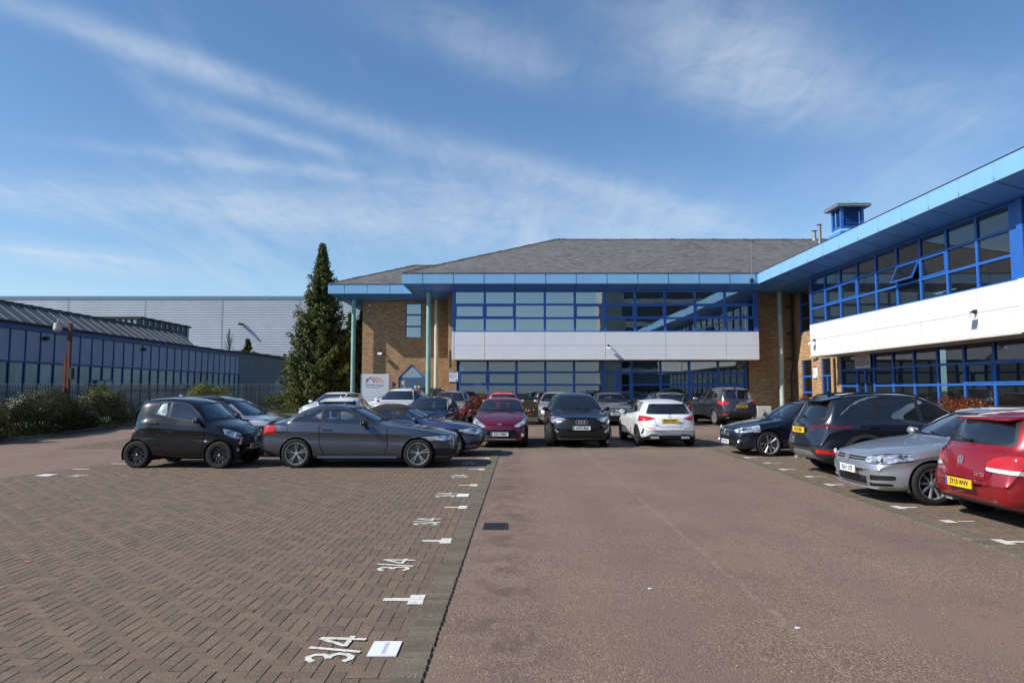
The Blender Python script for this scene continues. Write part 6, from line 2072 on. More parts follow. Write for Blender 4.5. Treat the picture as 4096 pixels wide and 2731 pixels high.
    for x in ax:
        yo = W / 2 * float(sh.wf(x)) * .985
        for sg in (1, -1):
            n = 20
            for k in range(n):
                a = -0.35 + (math.pi + .7) * k / n; b = -0.35 + (math.pi + .7) * (k + 1) / n
                pa = (L2 - x + (ar + .004) * math.cos(a), Rw - .01 + (ar + .004) * math.sin(a)); pb = (L2 - x + (ar + .004) * math.cos(b), Rw - .01 + (ar + .004) * math.sin(b))
                wellm.poly([(pa[0], sg * (yo - .02), pa[1]), (pb[0], sg * (yo - .02), pb[1]), (pb[0], sg * (yo - .36), pb[1]), (pa[0], sg * (yo - .36), pa[1])])
            wellm.box(L2 - x - ar, L2 - x + ar, sg * (yo - .37), sg * (yo - .36), .16, Rw + ar)
    wellm.box(.62 - L2, L2 - .55, -W * .36, W * .36, .19, .24)
    wellm.build('wheel_wells_and_floor', MT['dark'], root)
    for i, x in enumerate(ax):
        for sg in (1, -1):
            yo = W / 2 * float(sh.wf(x)) - .012 - wd / 2
            if proto is None:
                tyre = T.build('wheel', MT['tyre'], root, smooth=True); ri = rim.build('rim', MT[S.get('rimmat', 'alloy')], tyre, smooth=True)
                di = dk.build('brake_disc', MT['disc'], tyre); ca = cp.build('centre_cap', MT[S.get('cap', 'chrome')], tyre)
                proto = (tyre, [ri, di, ca]); o = tyre
            else:
                o = proto[0].copy(); COL.objects.link(o); o.parent = root
                for c in proto[1]:
                    d = c.copy(); COL.objects.link(d); d.parent = o
            o.location = (L2 - x, sg * yo, Rw - .003)
            st = S.get('steer', 0) if i == 0 else 0
            o.rotation_euler = (0, random.uniform(0, 1.2), (0 if sg > 0 else math.pi) + st)
            if S.get('upright'): o.rotation_euler = (0, S['upright'], (0 if sg > 0 else math.pi) + st)
    # interior ---------------------------------------------------------------------
    zb_ = float(belt((cx + rx) / 2)); wi_ = W / 2 * .80
    m = MB()
    m.box(L2 - rx + .05, L2 - cx - .15, -wi_, wi_, .30, zb_ - .30)
    m.build('cabin_floor', MT['dark'], root)
    m = MB(); m.hexa([(L2 - cx - .55, -wi_, zb_ - .3), (L2 - cx - .15, -wi_, zb_ - .3), (L2 - cx - .15, wi_, zb_ - .3), (L2 - cx - .55, wi_, zb_ - .3), (L2 - cx - .50, -wi_, zb_ - .02), (L2 - cx - .12, -wi_, zb_ - .06), (L2 - cx - .12, wi_, zb_ - .06), (L2 - cx - .50, wi_, zb_ - .02)])
    m.build('dashboard', MT['seat'], root)
    st = MB()
    rows = [hx + .42] + ([hx + 1.30] if L > 3 and rx - hx > 1.25 else [])
    for k, xr in enumerate(rows):
        zt_ = float(top(xr)) - .16
        for yy in ((-.37, .37) if k == 0 else (-.38, 0, .38)):
            hw = .25 if k == 0 else .19
            X_ = L2 - xr
            st.hexa([(X_ - .16, yy - hw, .4), (X_ - .02, yy - hw, .4), (X_ - .02, yy + hw, .4), (X_ - .16, yy + hw, .4), (X_ - .30, yy - hw * .8, zt_ - .20), (X_ - .20, yy - hw * .8, zt_ - .20), (X_ - .20, yy + hw * .8, zt_ - .20), (X_ - .30, yy + hw * .8, zt_ - .20)])
            st.box(X_ - .34, X_ - .23, yy - .12, yy + .12, zt_ - .18, zt_)
            st.box(X_ - .1, X_ + .40, yy - hw, yy + hw, .4, .55)
    st.build('seats', MT['seat'], root, bevel=.02)
    if detail:
        sw = MB(); c = Vector((L2 - cx - .62, -.37, zb_ - .02))
        for k in range(16):
            a, b = 2 * math.pi * k / 16, 2 * math.pi * (k + 1) / 16
            P_ = lambda t: c + Vector((.06 * math.sin(t), .18 * math.cos(t), .17 * math.sin(t)))
            sw.tube(P_(a), P_(b), .014, n=6)
        sw.tube(c, c + Vector((.2, 0, -.05)), .03, n=6)
        sw.build('steering_wheel', MT['black'], root)
    # mirrors -----------------------------------------------------------------------
    mx = cx + S.get('mirx', .38); mz = float(belt(mx)) + S.get('mirz', .09); my = W / 2 * float(sh.wf(mx)) * .93
    for sg in (1, -1):
        hm = MB()
        hm.sphere((L2 - mx, sg * (my + .13), mz), .1, 14, 10, (.62, 1.05, .68))
        o = hm.build('wing_mirror', S.get('mirmat', paint), root, smooth=True)
        MB().tube((L2 - mx, sg * (my - .04), mz - .06), (L2 - mx, sg * (my + .08), mz - .035), .035, .028, 8).build('mirror_stalk', MT['black'], o)
        MB().box(L2 - mx - .068, L2 - mx - .060, sg * (my + .13) - .085, sg * (my + .13) + .085, mz - .05, mz + .05).build('mirror_glass', MT['chrome'], o, bevel=.003)
    # handles -----------------------------------------------------------------------
    for (hxx, hz_) in S.get('handles', []):
        yy = sh.side_y(hxx, hz_)
        for sg in (1, -1):
            MB().box(L2 - hxx - .10, L2 - hxx + .10, sg * (yy + .012) - .014, sg * (yy + .012) + .014, hz_ - .015, hz_ + .015).build('door_handle', S.get('handmat', paint), root, bevel=.008)
    # plates ------------------------------------------------------------------------
    for end, txt, pm, zc in (('f', S.get('plate'), 'plate_w', S.get('pzf', .44)), ('r', S.get('plate_r', S.get('plate')), 'plate_y', S.get('pzr', .75))):
        if not txt or (end not in S.get('ends', 'fr')): continue
        x_ = (sh.x_front(zc) if end == 'f' else sh.x_rear(zc))
        xs3 = min(sh.x_front(zc + .05), sh.x_front(zc - .05), x_) if end == 'f' else max(sh.x_rear(zc + .05), sh.x_rear(zc - .05), x_)
        X_ = L2 - xs3
        sgn = 1 if end == 'f' else -1
        pl = MB().box(X_ + sgn * .004, X_ + sgn * .022, -.26, .26, zc - .056, zc + .056).build('number_plate', MT[pm], root, bevel=.004)
        fac = F_FRONT if end == 'f' else F_REAR
        off = sgn * .0235
        band = S.get('band')
        text_obj('plate_lettering', txt, .098, MT['ink'], pl, Matrix.Translation((X_ + off, (.02 if band else 0) * sgn, zc)) @ fac, .0035, sx=.82)
        if band:
            yb_ = -.235 * sgn
            MB().box(X_ + sgn * .0222, X_ + sgn * .0232, yb_ - .022, yb_ + .022, zc - .053, zc + .053).build('plate_band', MT['blueink' if band == 'b' else 'greenink'], pl)
    if S.get('badge') and 'f' in S.get('ends', 'fr') and S.get('bzf'):
        zc = S['bzf']; x_ = sh.x_front(zc)
        badge(S['badge'], root, Matrix.Translation((L2 - x_ + .012, 0, zc)) @ F_FRONT @ Matrix.Rotation(-S.get('btilt', .25), 4, 'X'), S.get('bs', .06))
    if S.get('badge') and S.get('bzr'):
        zc = S['bzr']; x_ = sh.x_rear(zc)
        badge(S['badge'], root, Matrix.Translation((L2 - x_ - .012, 0, zc)) @ F_REAR @ Matrix.Rotation(-S.get('btiltr', .2), 4, 'X'), S.get('bsr', .055))
    # roof aerial, rails, wiper, exhaust ----------------------------------------------
    if S.get('aerial') == 'rod':
        x_ = S.get('aerx', hx + .05); z_ = float(top(x_))
        MB().tube((L2 - x_, 0, z_ - .01), (L2 - x_ - .12, 0, z_ + .17), .006, .003, 6).tube((L2 - x_, 0, z_ - .01), (L2 - x_, 0, z_ + .02), .02, .012, 8).build('roof_aerial', MT['black'], root)
    if S.get('aerial') == 'fin':
        x_ = S.get('aerx', rx - .25); z_ = float(top(x_))
        MB().hexa([(L2 - x_ - .09, -.03, z_ - .01), (L2 - x_ + .10, -.012, z_ - .01), (L2 - x_ + .10, .012, z_ - .01), (L2 - x_ - .09, .03, z_ - .01), (L2 - x_ - .09, -.005, z_ + .075), (L2 - x_ - .05, -.003, z_ + .072), (L2 - x_ - .05, .003, z_ + .072), (L2 - x_ - .09, .005, z_ + .075)]).build('shark_fin_aerial', S.get('finmat', paint), root, bevel=.004)
    if S.get('rails'):
        for sg in (1, -1):
            m = MB(); prev = None
            for xx in np.linspace(hx + .25, rx - .12, 14):
                P_, w_ = sh.section(xx); yy = max(p.x for p in P_ if p.y > float(top(xx)) - .075) - .03
                e_ = min((xx - hx - .25) / .12, (rx - .12 - xx) / .12, 1)
                q = Vector((L2 - xx, sg * yy, float(top(xx)) - .035 + .034 * max(0, e_)))
                if prev: m.tube(prev, q, .017, n=8)
                prev = q
            m.build('roof_rail', MT[S['rails']], root, smooth=True)
    if detail:
        wz_ = wz0 + .03
        xw = cx + .06
        MB().tube((L2 - xw + .0, .05, float(top(xw)) + .012), (L2 - xw - .10, -.50, float(top(xw + .05)) - .0 + .02), .008, n=5).tube((L2 - xw, .50, float(top(xw)) - .005), (L2 - xw - .08, -.02, float(top(xw + .07)) + .015), .008, n=5).build('wiper', MT['black'], root)
        if S.get('rwiper'):
            x_ = bx - .02; z_ = float(top(x_)) + .03; x2 = bx - .10
            MB().tube((L2 - x_ - .02, -.02, z_), (L2 - x_ - .0, .34, z_ + .045), .010, .006, 6).tube((L2 - x_ + .01, 0, z_), (L2 - x_ - .035, 0, z_), .02, n=8).build('rear_wiper', MT['black'], root)
    if S.get('spoiler'):
        a, b = S['spoiler']      # overhang length, drop
        z_ = float(top(rx)); y_ = yr2 - .005
        m = MB()
        m.hexa([(L2 - rx + .10, -y_, z_ - .025), (L2 - rx + .10, y_, z_ - .025), (L2 - rx - a, y_ * .93, z_ - b - .03), (L2 - rx - a, -y_ * .93, z_ - b - .03), (L2 - rx + .14, -y_, z_ + .012), (L2 - rx + .14, y_, z_ + .012), (L2 - rx - a, y_ * .93, z_ - b), (L2 - rx - a, -y_ * .93, z_ - b)])
        m.build('roof_spoiler', S.get('spmat', paint), root, bevel=.012, smooth=True)
    for (yy, zz, w_, h_) in S.get('exhaust', []):
        MB().box(-L2 + S.get('exx', .17), -L2 + S.get('exx', .17) + .1, yy - w_, yy + w_, zz - h_, zz + h_).build('exhaust_pipe', MT['chrome'], root, bevel=.006)
    for (txt, yy, zz, sz) in S.get('rtext', []):
        x_ = sh.x_rear(zz); xq = sh.warp(x_, yy, W / 2)
        text_obj('rear_lettering', txt, sz, MT['chrome'], root, Matrix.Translation((L2 - xq - .012, yy, zz)) @ F_REAR, .001)
    for fn in S.get('extra', []): fn(root, sh, L2)
    sh.bm.free()
    return root


def bars(zs, y0, y1, mat, name='grille_bar', dx=.0, t=.008, d=.02):
    """horizontal slats that follow the curved nose"""
    def fn(root, sh, L2):
        m = MB()
        for z in zs:
            x_ = sh.x_front(z); prev = None
            for yy in np.linspace(-1, 1, 9):
                y = yy * y0
                q = (L2 - sh.warp(x_, y, sh.W / 2) + dx, y, z)
                if prev: m.hexa([(prev[0] - d, prev[1], z - t), (prev[0], prev[1], z - t), (q[0], q[1], z - t), (q[0] - d, q[1], z - t), (prev[0] - d, prev[1], z + t), (prev[0], prev[1], z + t), (q[0], q[1], z + t), (q[0] - d, q[1], z + t)])
                prev = q
        m.build(name, MT[mat], root)
    return fn


def foglamps(y, z, r=.045, mat='clear'):
    def fn(root, sh, L2):
        for sg in (1, -1):
            x_ = sh.warp(sh.x_front(z), y, sh.W / 2)
            MB().tube((L2 - x_ - .02, sg * y, z), (L2 - x_ + .012, sg * y, z), r, r * .9, 16).build('fog_lamp', MT[mat], root, smooth=True)
            m = MB()
            for k in range(18):
                a, b = 2 * math.pi * k / 18, 2 * math.pi * (k + 1) / 18
                m.tube((L2 - x_ + .010, sg * y + r * 1.15 * math.cos(a), z + r * 1.15 * math.sin(a)), (L2 - x_ + .010, sg * y + r * 1.15 * math.cos(b), z + r * 1.15 * math.sin(b)), .007, n=5)
            m.build('fog_lamp_ring', MT['chrome'], root)
    return fn


def paper(y, z=None, w=.16):
    def fn(root, sh, L2):
        x_ = sh.cx + .22; zz = float(sh.belt(x_)) + .03
        MB().box(L2 - x_ - .06, L2 - x_ + .05, y - w / 2, y + w / 2, zz, zz + .003).build('dashboard_paper', MT['whiteplain'], root)
    return fn


# body shapes ---------------------------------------------------------------------
def hatch(L=4.2, W=1.78, H=1.46, fo=.85, wb=2.6, **k):
    sx = L / 4.2; sz = H / 1.46
    tp = [(0, .50), (.008, .60), (.025, .67), (.10, .745), (.30, .805), (.5, .85), (.9, .92), (1.13, .965), (1.22, .985), (1.55, 1.17), (1.95, 1.375), (2.12, 1.425), (2.45, 1.455), (2.9, 1.46), (3.35, 1.43), (3.70, 1.37), (3.78, 1.34), (3.92, 1.17), (4.03, .985), (4.11, .92), (4.16, .78), (4.18, .70), (4.2, .52)]
    bt = [(0, .50), (.008, .38), (.022, .27), (.07, .20), (.35, .185), (3.8, .21), (4.10, .24), (4.17, .30), (4.19, .42), (4.2, .52)]
    bl = [(0, .50), (.03, .62), (.3, .765), (.7, .85), (1.2, .915), (2.2, .94), (3.2, .985), (3.8, .99), (4.08, .88), (4.2, .52)]
    S = dict(L=L, W=W, fo=fo, wb=wb, R=.31, top=[(a * sx, b * sz) for a, b in tp], bot=[(a * sx, b) for a, b in bt], belt=[(a * sx, b * sz) for a, b in bl],
             cowl=1.22 * sx, hdr=1.95 * sx, roofend=3.74 * sx, backbase=4.03 * sx, side=(1.33 * sx, 3.45 * sx, 3.30 * sx, .06), pillars=[2.25 * sx, 3.02 * sx], rwiper=True, aerial='rod', aerx=3.5 * sx,
             handles=[(2.45 * sx, .86 * sz), (3.2 * sx, .89 * sz)], spoiler=(.08, .03))
    h_ = sz
    S['head'] = [(.46, .60 * h_), (.84, .66 * h_), (.86, .78 * h_), (.80, .80 * h_), (.60, .74 * h_), (.47, .66 * h_)]
    S['tail'] = [(.56, .76 * h_), (.95, .74 * h_), (.95, .93 * h_), (.60, .90 * h_)]
    S['grille'] = [[(-.42, .60 * h_), (.42, .60 * h_), (.46, .66 * h_), (-.46, .66 * h_)]]
    S['lower'] = [[(-.40, .27), (.40, .27), (.46, .36), (.40, .48), (-.40, .48), (-.46, .36)]]
    S['bumper_r'] = [[(-.62, .2), (.62, .2), (.56, .33), (-.56, .33)]]
    S['gaps'] = [[(1.42 * sx, .32), (1.36 * sx, .6), (1.38 * sx, .91 * sz)], [(2.28 * sx, .28), (2.27 * sx, .94 * sz)], [(1.42 * sx, .30), (2.3 * sx, .28), (2.95 * sx, .30)], [(2.95 * sx, .30), (3.05 * sx, .62), (3.30 * sx, .75), (3.42 * sx, .96 * sz)]]
    S.update(k)
    return S


def suv(L=4.5, W=1.86, H=1.66, fo=.87, wb=2.68, **k):
    sx = L / 4.5; sz = H / 1.66
    tp = [(0, .58), (.008, .72), (.022, .83), (.09, .92), (.5, 1.0), (1.0, 1.06), (1.18, 1.085), (1.27, 1.105), (1.65, 1.33), (2.02, 1.54), (2.2, 1.60), (2.6, 1.65), (3.1, 1.66), (3.6, 1.635), (3.98, 1.57), (4.06, 1.54), (4.22, 1.33), (4.36, 1.12), (4.42, 1.03), (4.46, .88), (4.48, .78), (4.5, .62)]
    bt = [(0, .58), (.008, .44), (.022, .32), (.08, .245), (.4, .23), (4.1, .28), (4.38, .34), (4.46, .42), (4.49, .52), (4.5, .62)]
    bl = [(0, .58), (.03, .74), (.3, .90), (.7, .97), (1.2, 1.02), (2.2, 1.055), (3.3, 1.10), (4.0, 1.12), (4.38, 1.0), (4.5, .62)]
    S = dict(L=L, W=W, fo=fo, wb=wb, R=.35, wd=.24, top=[(a * sx, b * sz) for a, b in tp], bot=[(a * sx, b) for a, b in bt], belt=[(a * sx, b * sz) for a, b in bl],
             cowl=1.27 * sx, hdr=2.02 * sx, roofend=4.02 * sx, backbase=4.36 * sx, side=(1.40 * sx, 3.80 * sx, 3.62 * sx, .05), pillars=[2.4 * sx, 3.22 * sx], rwiper=True, aerial='fin',
             handles=[(2.55 * sx, .97 * sz), (3.4 * sx, 1.0 * sz)], spoiler=(.10, .03), cladding=True, sill=.40)
    h_ = sz
    S['head'] = [(.50, .74 * h_), (.88, .78 * h_), (.90, .90 * h_), (.62, .87 * h_), (.50, .82 * h_)]
    S['tail'] = [(.55, .90 * h_), (1.0, .88 * h_), (1.0, 1.04 * h_), (.60, 1.02 * h_)]
    S['grille'] = [[(-.44, .62 * h_), (.44, .62 * h_), (.50, .84 * h_), (-.50, .84 * h_)]]
    S['lower'] = [[(-.55, .32), (.55, .32), (.60, .42), (.45, .52), (-.45, .52), (-.60, .42)]]
    S['bumper_r'] = [[(-.95, .2), (.95, .2), (.95, .50), (.6, .56), (-.6, .56), (-.95, .50)]]
    S['gaps'] = [[(1.50 * sx, .42), (1.42 * sx, .7), (1.45 * sx, 1.02 * sz)], [(2.43 * sx, .42), (2.42 * sx, 1.06 * sz)], [(3.12 * sx, .45), (3.22 * sx, .75), (3.50 * sx, .90), (3.66 * sx, 1.06 * sz)]]
    S.update(k)
    return S


P_ = lambda n, c, m=.5, r=.3, d=.12, s=.5: car_paint(n, c, m, r, d, s)
pt_black = P_('black_car_paint', (0.004, 0.005, 0.007), .0, .3, .02, .2)
pt_navy = P_('blue_black_car_paint', (0.004, 0.007, 0.018), .0, .3, .02, .2)
pt_dgrey = P_('dark_grey_car_paint', (0.055, 0.061, 0.074), .6, .32, .06)
pt_mgrey = P_('mineral_grey_car_paint', (0.085, 0.097, 0.125), .7, .30, .03)
pt_white = P_('white_car_paint', (0.72, 0.73, 0.75), .0, .35, .08)
pt_silver = P_('silver_car_paint', (0.47, 0.50, 0.54), .75, .36, .08)
pt_silver2 = P_('warm_silver_car_paint', (0.42, 0.42, 0.41), .7, .38, .12)
pt_red = P_('red_car_paint', (0.29, 0.006, 0.013), .35, .3, .05)
pt_red2 = P_('bright_red_car_paint', (0.50, 0.015, 0.015), .1, .3, .05)
pt_wine = P_('wine_red_car_paint', (0.17, 0.006, 0.028), .5, .3, .05)
pt_bluegrey = P_('violet_blue_car_paint', (0.085, 0.105, 0.22), .75, .35, .06)
pt_greydull = P_('slate_grey_car_paint', (0.105, 0.108, 0.118), .6, .38, .14)

CARS = []
def car(*a, **k): CARS.append((a, k))
RIGHT, LEFT, TOWARD, AWAY = 0.0, math.pi, -math.pi / 2, math.pi / 2

# --- small black microcar, side on -------------------------------------------------
mc_top = [(0, .52), (.012, .62), (.045, .72), (.12, .82), (.24, .905), (.38, .965), (.48, 1.005), (.54, 1.03), (.80, 1.24), (1.08, 1.445), (1.20, 1.49), (1.45, 1.535), (1.80, 1.553), (2.12, 1.54), (2.36, 1.505), (2.43, 1.475), (2.50, 1.30), (2.565, 1.08), (2.60, .98), (2.635, .84), (2.67, .72), (2.70, .52)]
mc = dict(L=2.70, W=1.66, R=.30, wd=.20, fo=.46, wb=1.873, top=mc_top, bot=[(0, .52), (.01, .42), (.04, .30), (.14, .22), (.4, .20), (2.4, .22), (2.6, .28), (2.68, .40), (2.70, .52)],
          belt=[(0, .52), (.06, .66), (.2, .82), (.45, .945), (.8, .985), (1.4, 1.005), (2.0, 1.06), (2.4, 1.03), (2.6, .86), (2.7, .52)], plan=[(0, .78), (.12, .88), (.4, .975), (.9, .985), (1.35, .985), (1.8, .99), (2.25, 1.0), (2.5, .95), (2.7, .84)],
          cowl=.54, hdr=1.08, roofend=2.40, backbase=2.57, side=(.72, 2.03, 1.93, .10), pillars=[1.66], pw=.03, paint=pt_black, glass='cglass', drop=.095, tum=.40, pf=.20, pr=.12,
          gaps=[[(.88, .28), (.80, .55), (.80, .95)], [(.88, .27), (1.62, .30), (1.75, .40), (2.0, .80), (2.06, 1.0)]], handles=[(1.96, .985)], handmat=MT['matblack'], spoke='loop', nsp=6, rimmat='darkalloy', rf=.68, upright=.26,
          plate='LR65 WHN', ends='f', pzf=.46, badge='disc', bzf=.60, bs=.05, btilt=.1, mirx=.36, mirz=.06, mirmat=MT['black'], spoiler=(.05, .02), haunch=.01)
mc['head'] = [(.46, .64), (.66, .64), (.76, .74), (.74, .87), (.62, .83), (.48, .74)]; mc['headx'] = .42
mc['tail'] = [(.60, .72), (.95, .72), (.95, .94), (.66, .92)]; mc['tailx'] = .22
mc['grille'] = [[(-.36, .52), (.36, .52), (.40, .66), (-.40, .66)]]; mc['lower'] = [[(-.5, .27), (.5, .27), (.5, .38), (-.5, .38)]]
mc['rtrim'] = 'matblack'
def mc_ind(root, sh, L2):
    for sg in (1, -1):
        y_ = sh.side_y(.74, .60)
        MB().box(L2 - .79, L2 - .72, sg * (y_ + .005) - .006, sg * (y_ + .005) + .006, .585, .615).build('side_indicator', MT['clear'], root, bevel=.003)
mc['extra'] = [mc_ind, foglamps(.62, .40, .035)]
car(mc, (-7.25, 15.92), RIGHT + R(-4), 'small black two seat city car parked side on at the left')

# --- grey coupe ---------------------------------------------------------------------
cp_top = [(0, .48), (.008, .60), (.022, .67), (.08, .725), (.20, .765), (.45, .83), (.9, .905), (1.30, .955), (1.50, .985), (1.58, 1.00), (1.95, 1.19), (2.30, 1.335), (2.48, 1.375), (2.75, 1.408), (3.0, 1.41), (3.20, 1.375), (3.42, 1.305), (3.70, 1.18), (3.96, 1.055), (4.05, 1.025), (4.28, 1.015), (4.35, .985), (4.395, .86), (4.42, .70), (4.43, .52)]
cp = dict(L=4.43, W=1.77, R=.325, wd=.225, fo=.83, wb=2.69, top=cp_top, bot=[(0, .48), (.008, .34), (.022, .23), (.07, .175), (.4, .165), (.9, .17), (3.2, .18), (3.95, .23), (4.3, .30), (4.40, .38), (4.43, .52)],
          belt=[(0, .48), (.03, .62), (.3, .755), (.7, .83), (1.3, .89), (2.2, .925), (3.2, .95), (3.9, .955), (4.28, .94), (4.38, .82), (4.43, .52)], cowl=1.58, hdr=2.30, roofend=3.42, backbase=4.04,
          side=(1.72, 3.78, 3.40, .03), pillars=[2.98], pw=.022, paint=pt_mgrey, drop=.10, tum=.42, spoiler=None, rwb=.70,
          gaps=[[(1.58, .26), (1.50, .5), (1.52, .88)], [(2.90, .26), (3.0, .5), (3.02, .93)], [(1.58, .245), (2.9, .245)], [(3.72, .80), (3.98, .80), (3.98, .93), (3.72, .93), (3.72, .80)]], handles=[(2.84, .85)], spoke='double', nsp=5, rf=.74, cap='chrome', upright=.0001,
          plate='RJ15 CVK', ends='f', pzf=.42, aerial='fin', aerx=3.2, mirmat=MT['black'], mirx=.42, mirz=.07, haunch=.006)
cp['head'] = [(.46, .60), (.88, .60), (.90, .68), (.78, .71), (.50, .69)]; cp['headx'] = .95
cp['tail'] = [(.50, .78), (.95, .74), (.95, .94), (.55, .92)]; cp['tailx'] = .42
cp['grille'] = [[(-.30, .53), (-.03, .53), (-.03, .68), (-.27, .68)], [(.03, .53), (.30, .53), (.27, .68), (.03, .68)]]
cp['lower'] = [[(-.42, .20), (.42, .20), (.48, .38), (-.48, .38)]]; cp['fog'] = [[(.56, .24), (.86, .28), (.84, .44), (.58, .42)]]
cp['bumper_r'] = [[(-.5, .2), (.5, .2), (.5, .32), (-.5, .32)]]
def cp_extra(root, sh, L2):
    for sg in (1, -1):
        m = MB(); prev = None
        for xx in np.linspace(fo_ := 1.30, 3.05, 10):
            y_ = sh.side_y(xx, .27)
            q = (L2 - xx, sg * (y_ + .012), .255)
            if prev: m.hexa([(prev[0], prev[1] - sg * .03, .215), (q[0], q[1] - sg * .03, .215), (q[0], q[1] + sg * .012, .225), (prev[0], prev[1] + sg * .012, .225), (prev[0], prev[1] - sg * .03, .285), (q[0], q[1] - sg * .03, .285), (q[0], q[1] + sg * .0, .262), (prev[0], prev[1] + sg * .0, .262)])
            prev = q
        m.build('side_skirt', pt_mgrey, root)
    m = MB().hexa([(-L2 + .16, -.62, 1.025), (-L2 + .30, -.66, 1.03), (-L2 + .30, .66, 1.03), (-L2 + .16, .62, 1.025), (-L2 + .05, -.60, 1.055), (-L2 + .10, -.62, 1.06), (-L2 + .10, .62, 1.06), (-L2 + .05, .60, 1.055)])
    m.build('boot_spoiler', pt_mgrey, root, bevel=.008)
cp['extra'] = [cp_extra, bars([.245, .30, .35], .42, 0, 'black')]
car(cp, (-3.45, 16.02), RIGHT + R(-.3), 'mineral grey two door coupe parked side on in the middle, silver double spoke wheels')

# --- violet blue roadster with cloth hood --------------------------------------------
tt_top = [(0, .52), (.012, .60), (.05, .67), (.18, .74), (.5, .835), (.95, .90), (1.35, .945), (1.45, .965), (1.75, 1.12), (2.02, 1.255), (2.15, 1.305), (2.45, 1.35), (2.7, 1.35), (2.95, 1.29), (3.15, 1.19), (3.35, 1.04), (3.45, .985), (3.7, .95), (3.9, .87), (4.0, .72), (4.04, .52)]
tt = dict(L=4.04, W=1.76, R=.32, wd=.225, fo=.84, wb=2.42, top=tt_top, bot=[(0, .52), (.01, .42), (.04, .28), (.12, .20), (.4, .17), (3.6, .20), (3.95, .30), (4.04, .52)],
          belt=[(0, .52), (.05, .63), (.3, .76), (.8, .86), (1.4, .895), (2.2, .91), (3.0, .93), (3.6, .90), (3.9, .80), (4.04, .52)], cowl=1.45, hdr=2.02, roofend=2.98, backbase=3.36,
          side=(1.60, 2.98, 2.80, .03), pillars=[2.35], pw=.02, paint=pt_bluegrey, roofpaint=flat('black_hood_cloth', (.022, .020, .018), .95, var=.2, scale=20, bump=.3), roofx=3.42, roofz=.03, drop=.13,
          gaps=[[(1.55, .26), (1.45, .5), (1.48, .88)]], spoke='double', nsp=5, rf=.73, plate='KP08 TXD', ends='f', pzf=.44, spoiler=None, mirz=.06, mirx=.30, rwiper=False, aerial=None, badge='rings', bzf=.585, bs=.055)
tt['head'] = [(.44, .56), (.82, .57), (.86, .70), (.74, .745), (.48, .69)]; tt['headx'] = .85
tt['tail'] = [(.5, .72), (.9, .70), (.9, .84), (.55, .84)]
tt['grille'] = [[(-.30, .34), (.30, .34), (.36, .62), (.32, .68), (-.32, .68), (-.36, .62)]]; tt['lower'] = None; tt['fog'] = [[(.50, .28), (.80, .32), (.78, .42), (.50, .42)]]
tt['extra'] = [bars([.38, .42, .46, .50, .54, .58, .62], .32, 0, 'grey', t=.004, dx=-.004)]
car(tt, (-2.72, 18.55), RIGHT + R(-2), 'violet blue two seat convertible with a black cloth hood behind the grey coupe')

# --- two tone crossover behind the microcar ----------------------------------------------
S = suv(4.10, 1.78, 1.56, .82, 2.56, paint=pt_silver, roofpaint=pt_black, roofz=.34, rails='black', wf='black', plate='', spoke='split', nsp=5, rimmat='alloy', sill=.36, mirmat=MT['darkalloy'], darkrear=None)
S['sidepolys'] = [([(1.15, .93), (1.75, .93), (1.75, .965), (1.35, .965)], 'silverline')]
car(S, (-7.55, 18.55), RIGHT, 'silver crossover with a black roof parked just behind the small black city car')
S = hatch(4.30, 1.80, 1.50, .86, 2.6, paint=pt_navy, plate='', aerial=None, handles=[], glass='cglass')
car(S, (-8.65, 21.6), RIGHT, 'dark blue black hatchback behind the silver crossover near the fence')

# --- middle row -------------------------------------------------------------------------
S = hatch(4.30, 1.80, 1.49, .85, 2.6, paint=pt_white, plate='', aerial='fin', aerx=3.35, finmat=pt_white, spoiler=(.14, .02), detail=True)
car(S, (-5.75, 24.0), AWAY + R(3), 'white hatchback seen from behind over the grey coupe roof, with a shark fin aerial')
S = hatch(4.06, 1.73, 1.47, .83, 2.59, paint=pt_navy, plate='GN14 VKU', aerial='rod', aerx=2.1, ends='f')
car(S, (-2.95, 24.6), TOWARD + R(-7), 'dark hatchback facing the camera behind the cloth roofed convertible')

# wine red supermini
S = hatch(3.95, 1.72, 1.48, .80, 2.49, paint=pt_wine, plate='LV11 WEX', band='b', ends='f', aerial='rod', aerx=1.95, badge='oval', bzf=.705, bs=.065, btilt=.35, pzf=.42)
S['top'] = [(0, .50), (.012, .60), (.04, .67), (.13, .745), (.40, .86), (.78, .965), (.98, 1.005), (1.06, 1.025), (1.40, 1.22), (1.76, 1.40), (1.92, 1.45), (2.25, 1.478), (2.7, 1.48), (3.15, 1.44), (3.48, 1.38), (3.56, 1.35), (3.68, 1.18), (3.79, 1.0), (3.86, .93), (3.91, .78), (3.93, .70), (3.95, .50)]
S['cowl'] = 1.06; S['hdr'] = 1.76
S['head'] = [(.40, .64), (.56, .62), (.86, .74), (.88, .90), (.82, .92), (.62, .78)]
S['side'] = (1.20, 3.25, 3.10, .08)
S['grille'] = [[(-.42, .675), (.42, .675), (.42, .690), (-.42, .690)]]
S['lower'] = [[(-.50, .27), (.50, .27), (.60, .36), (.44, .55), (-.44, .55), (-.60, .36)]]
S['belt'] = [(0, .50), (.05, .60), (.2, .72), (.5, .86), (1.0, .945), (2.0, .965), (3.0, 1.0), (3.55, 1.0), (3.85, .88), (3.95, .50)]
S['extra'] = [bars([.275], .48, 0, 'chrome', 'chrome_strip', t=.010, dx=.01), foglamps(.66, .40, .042), paper(.36)]
car(S, (-.33, 22.2), TOWARD + R(-1), 'wine red small hatchback facing the camera, white paper on its dashboard')

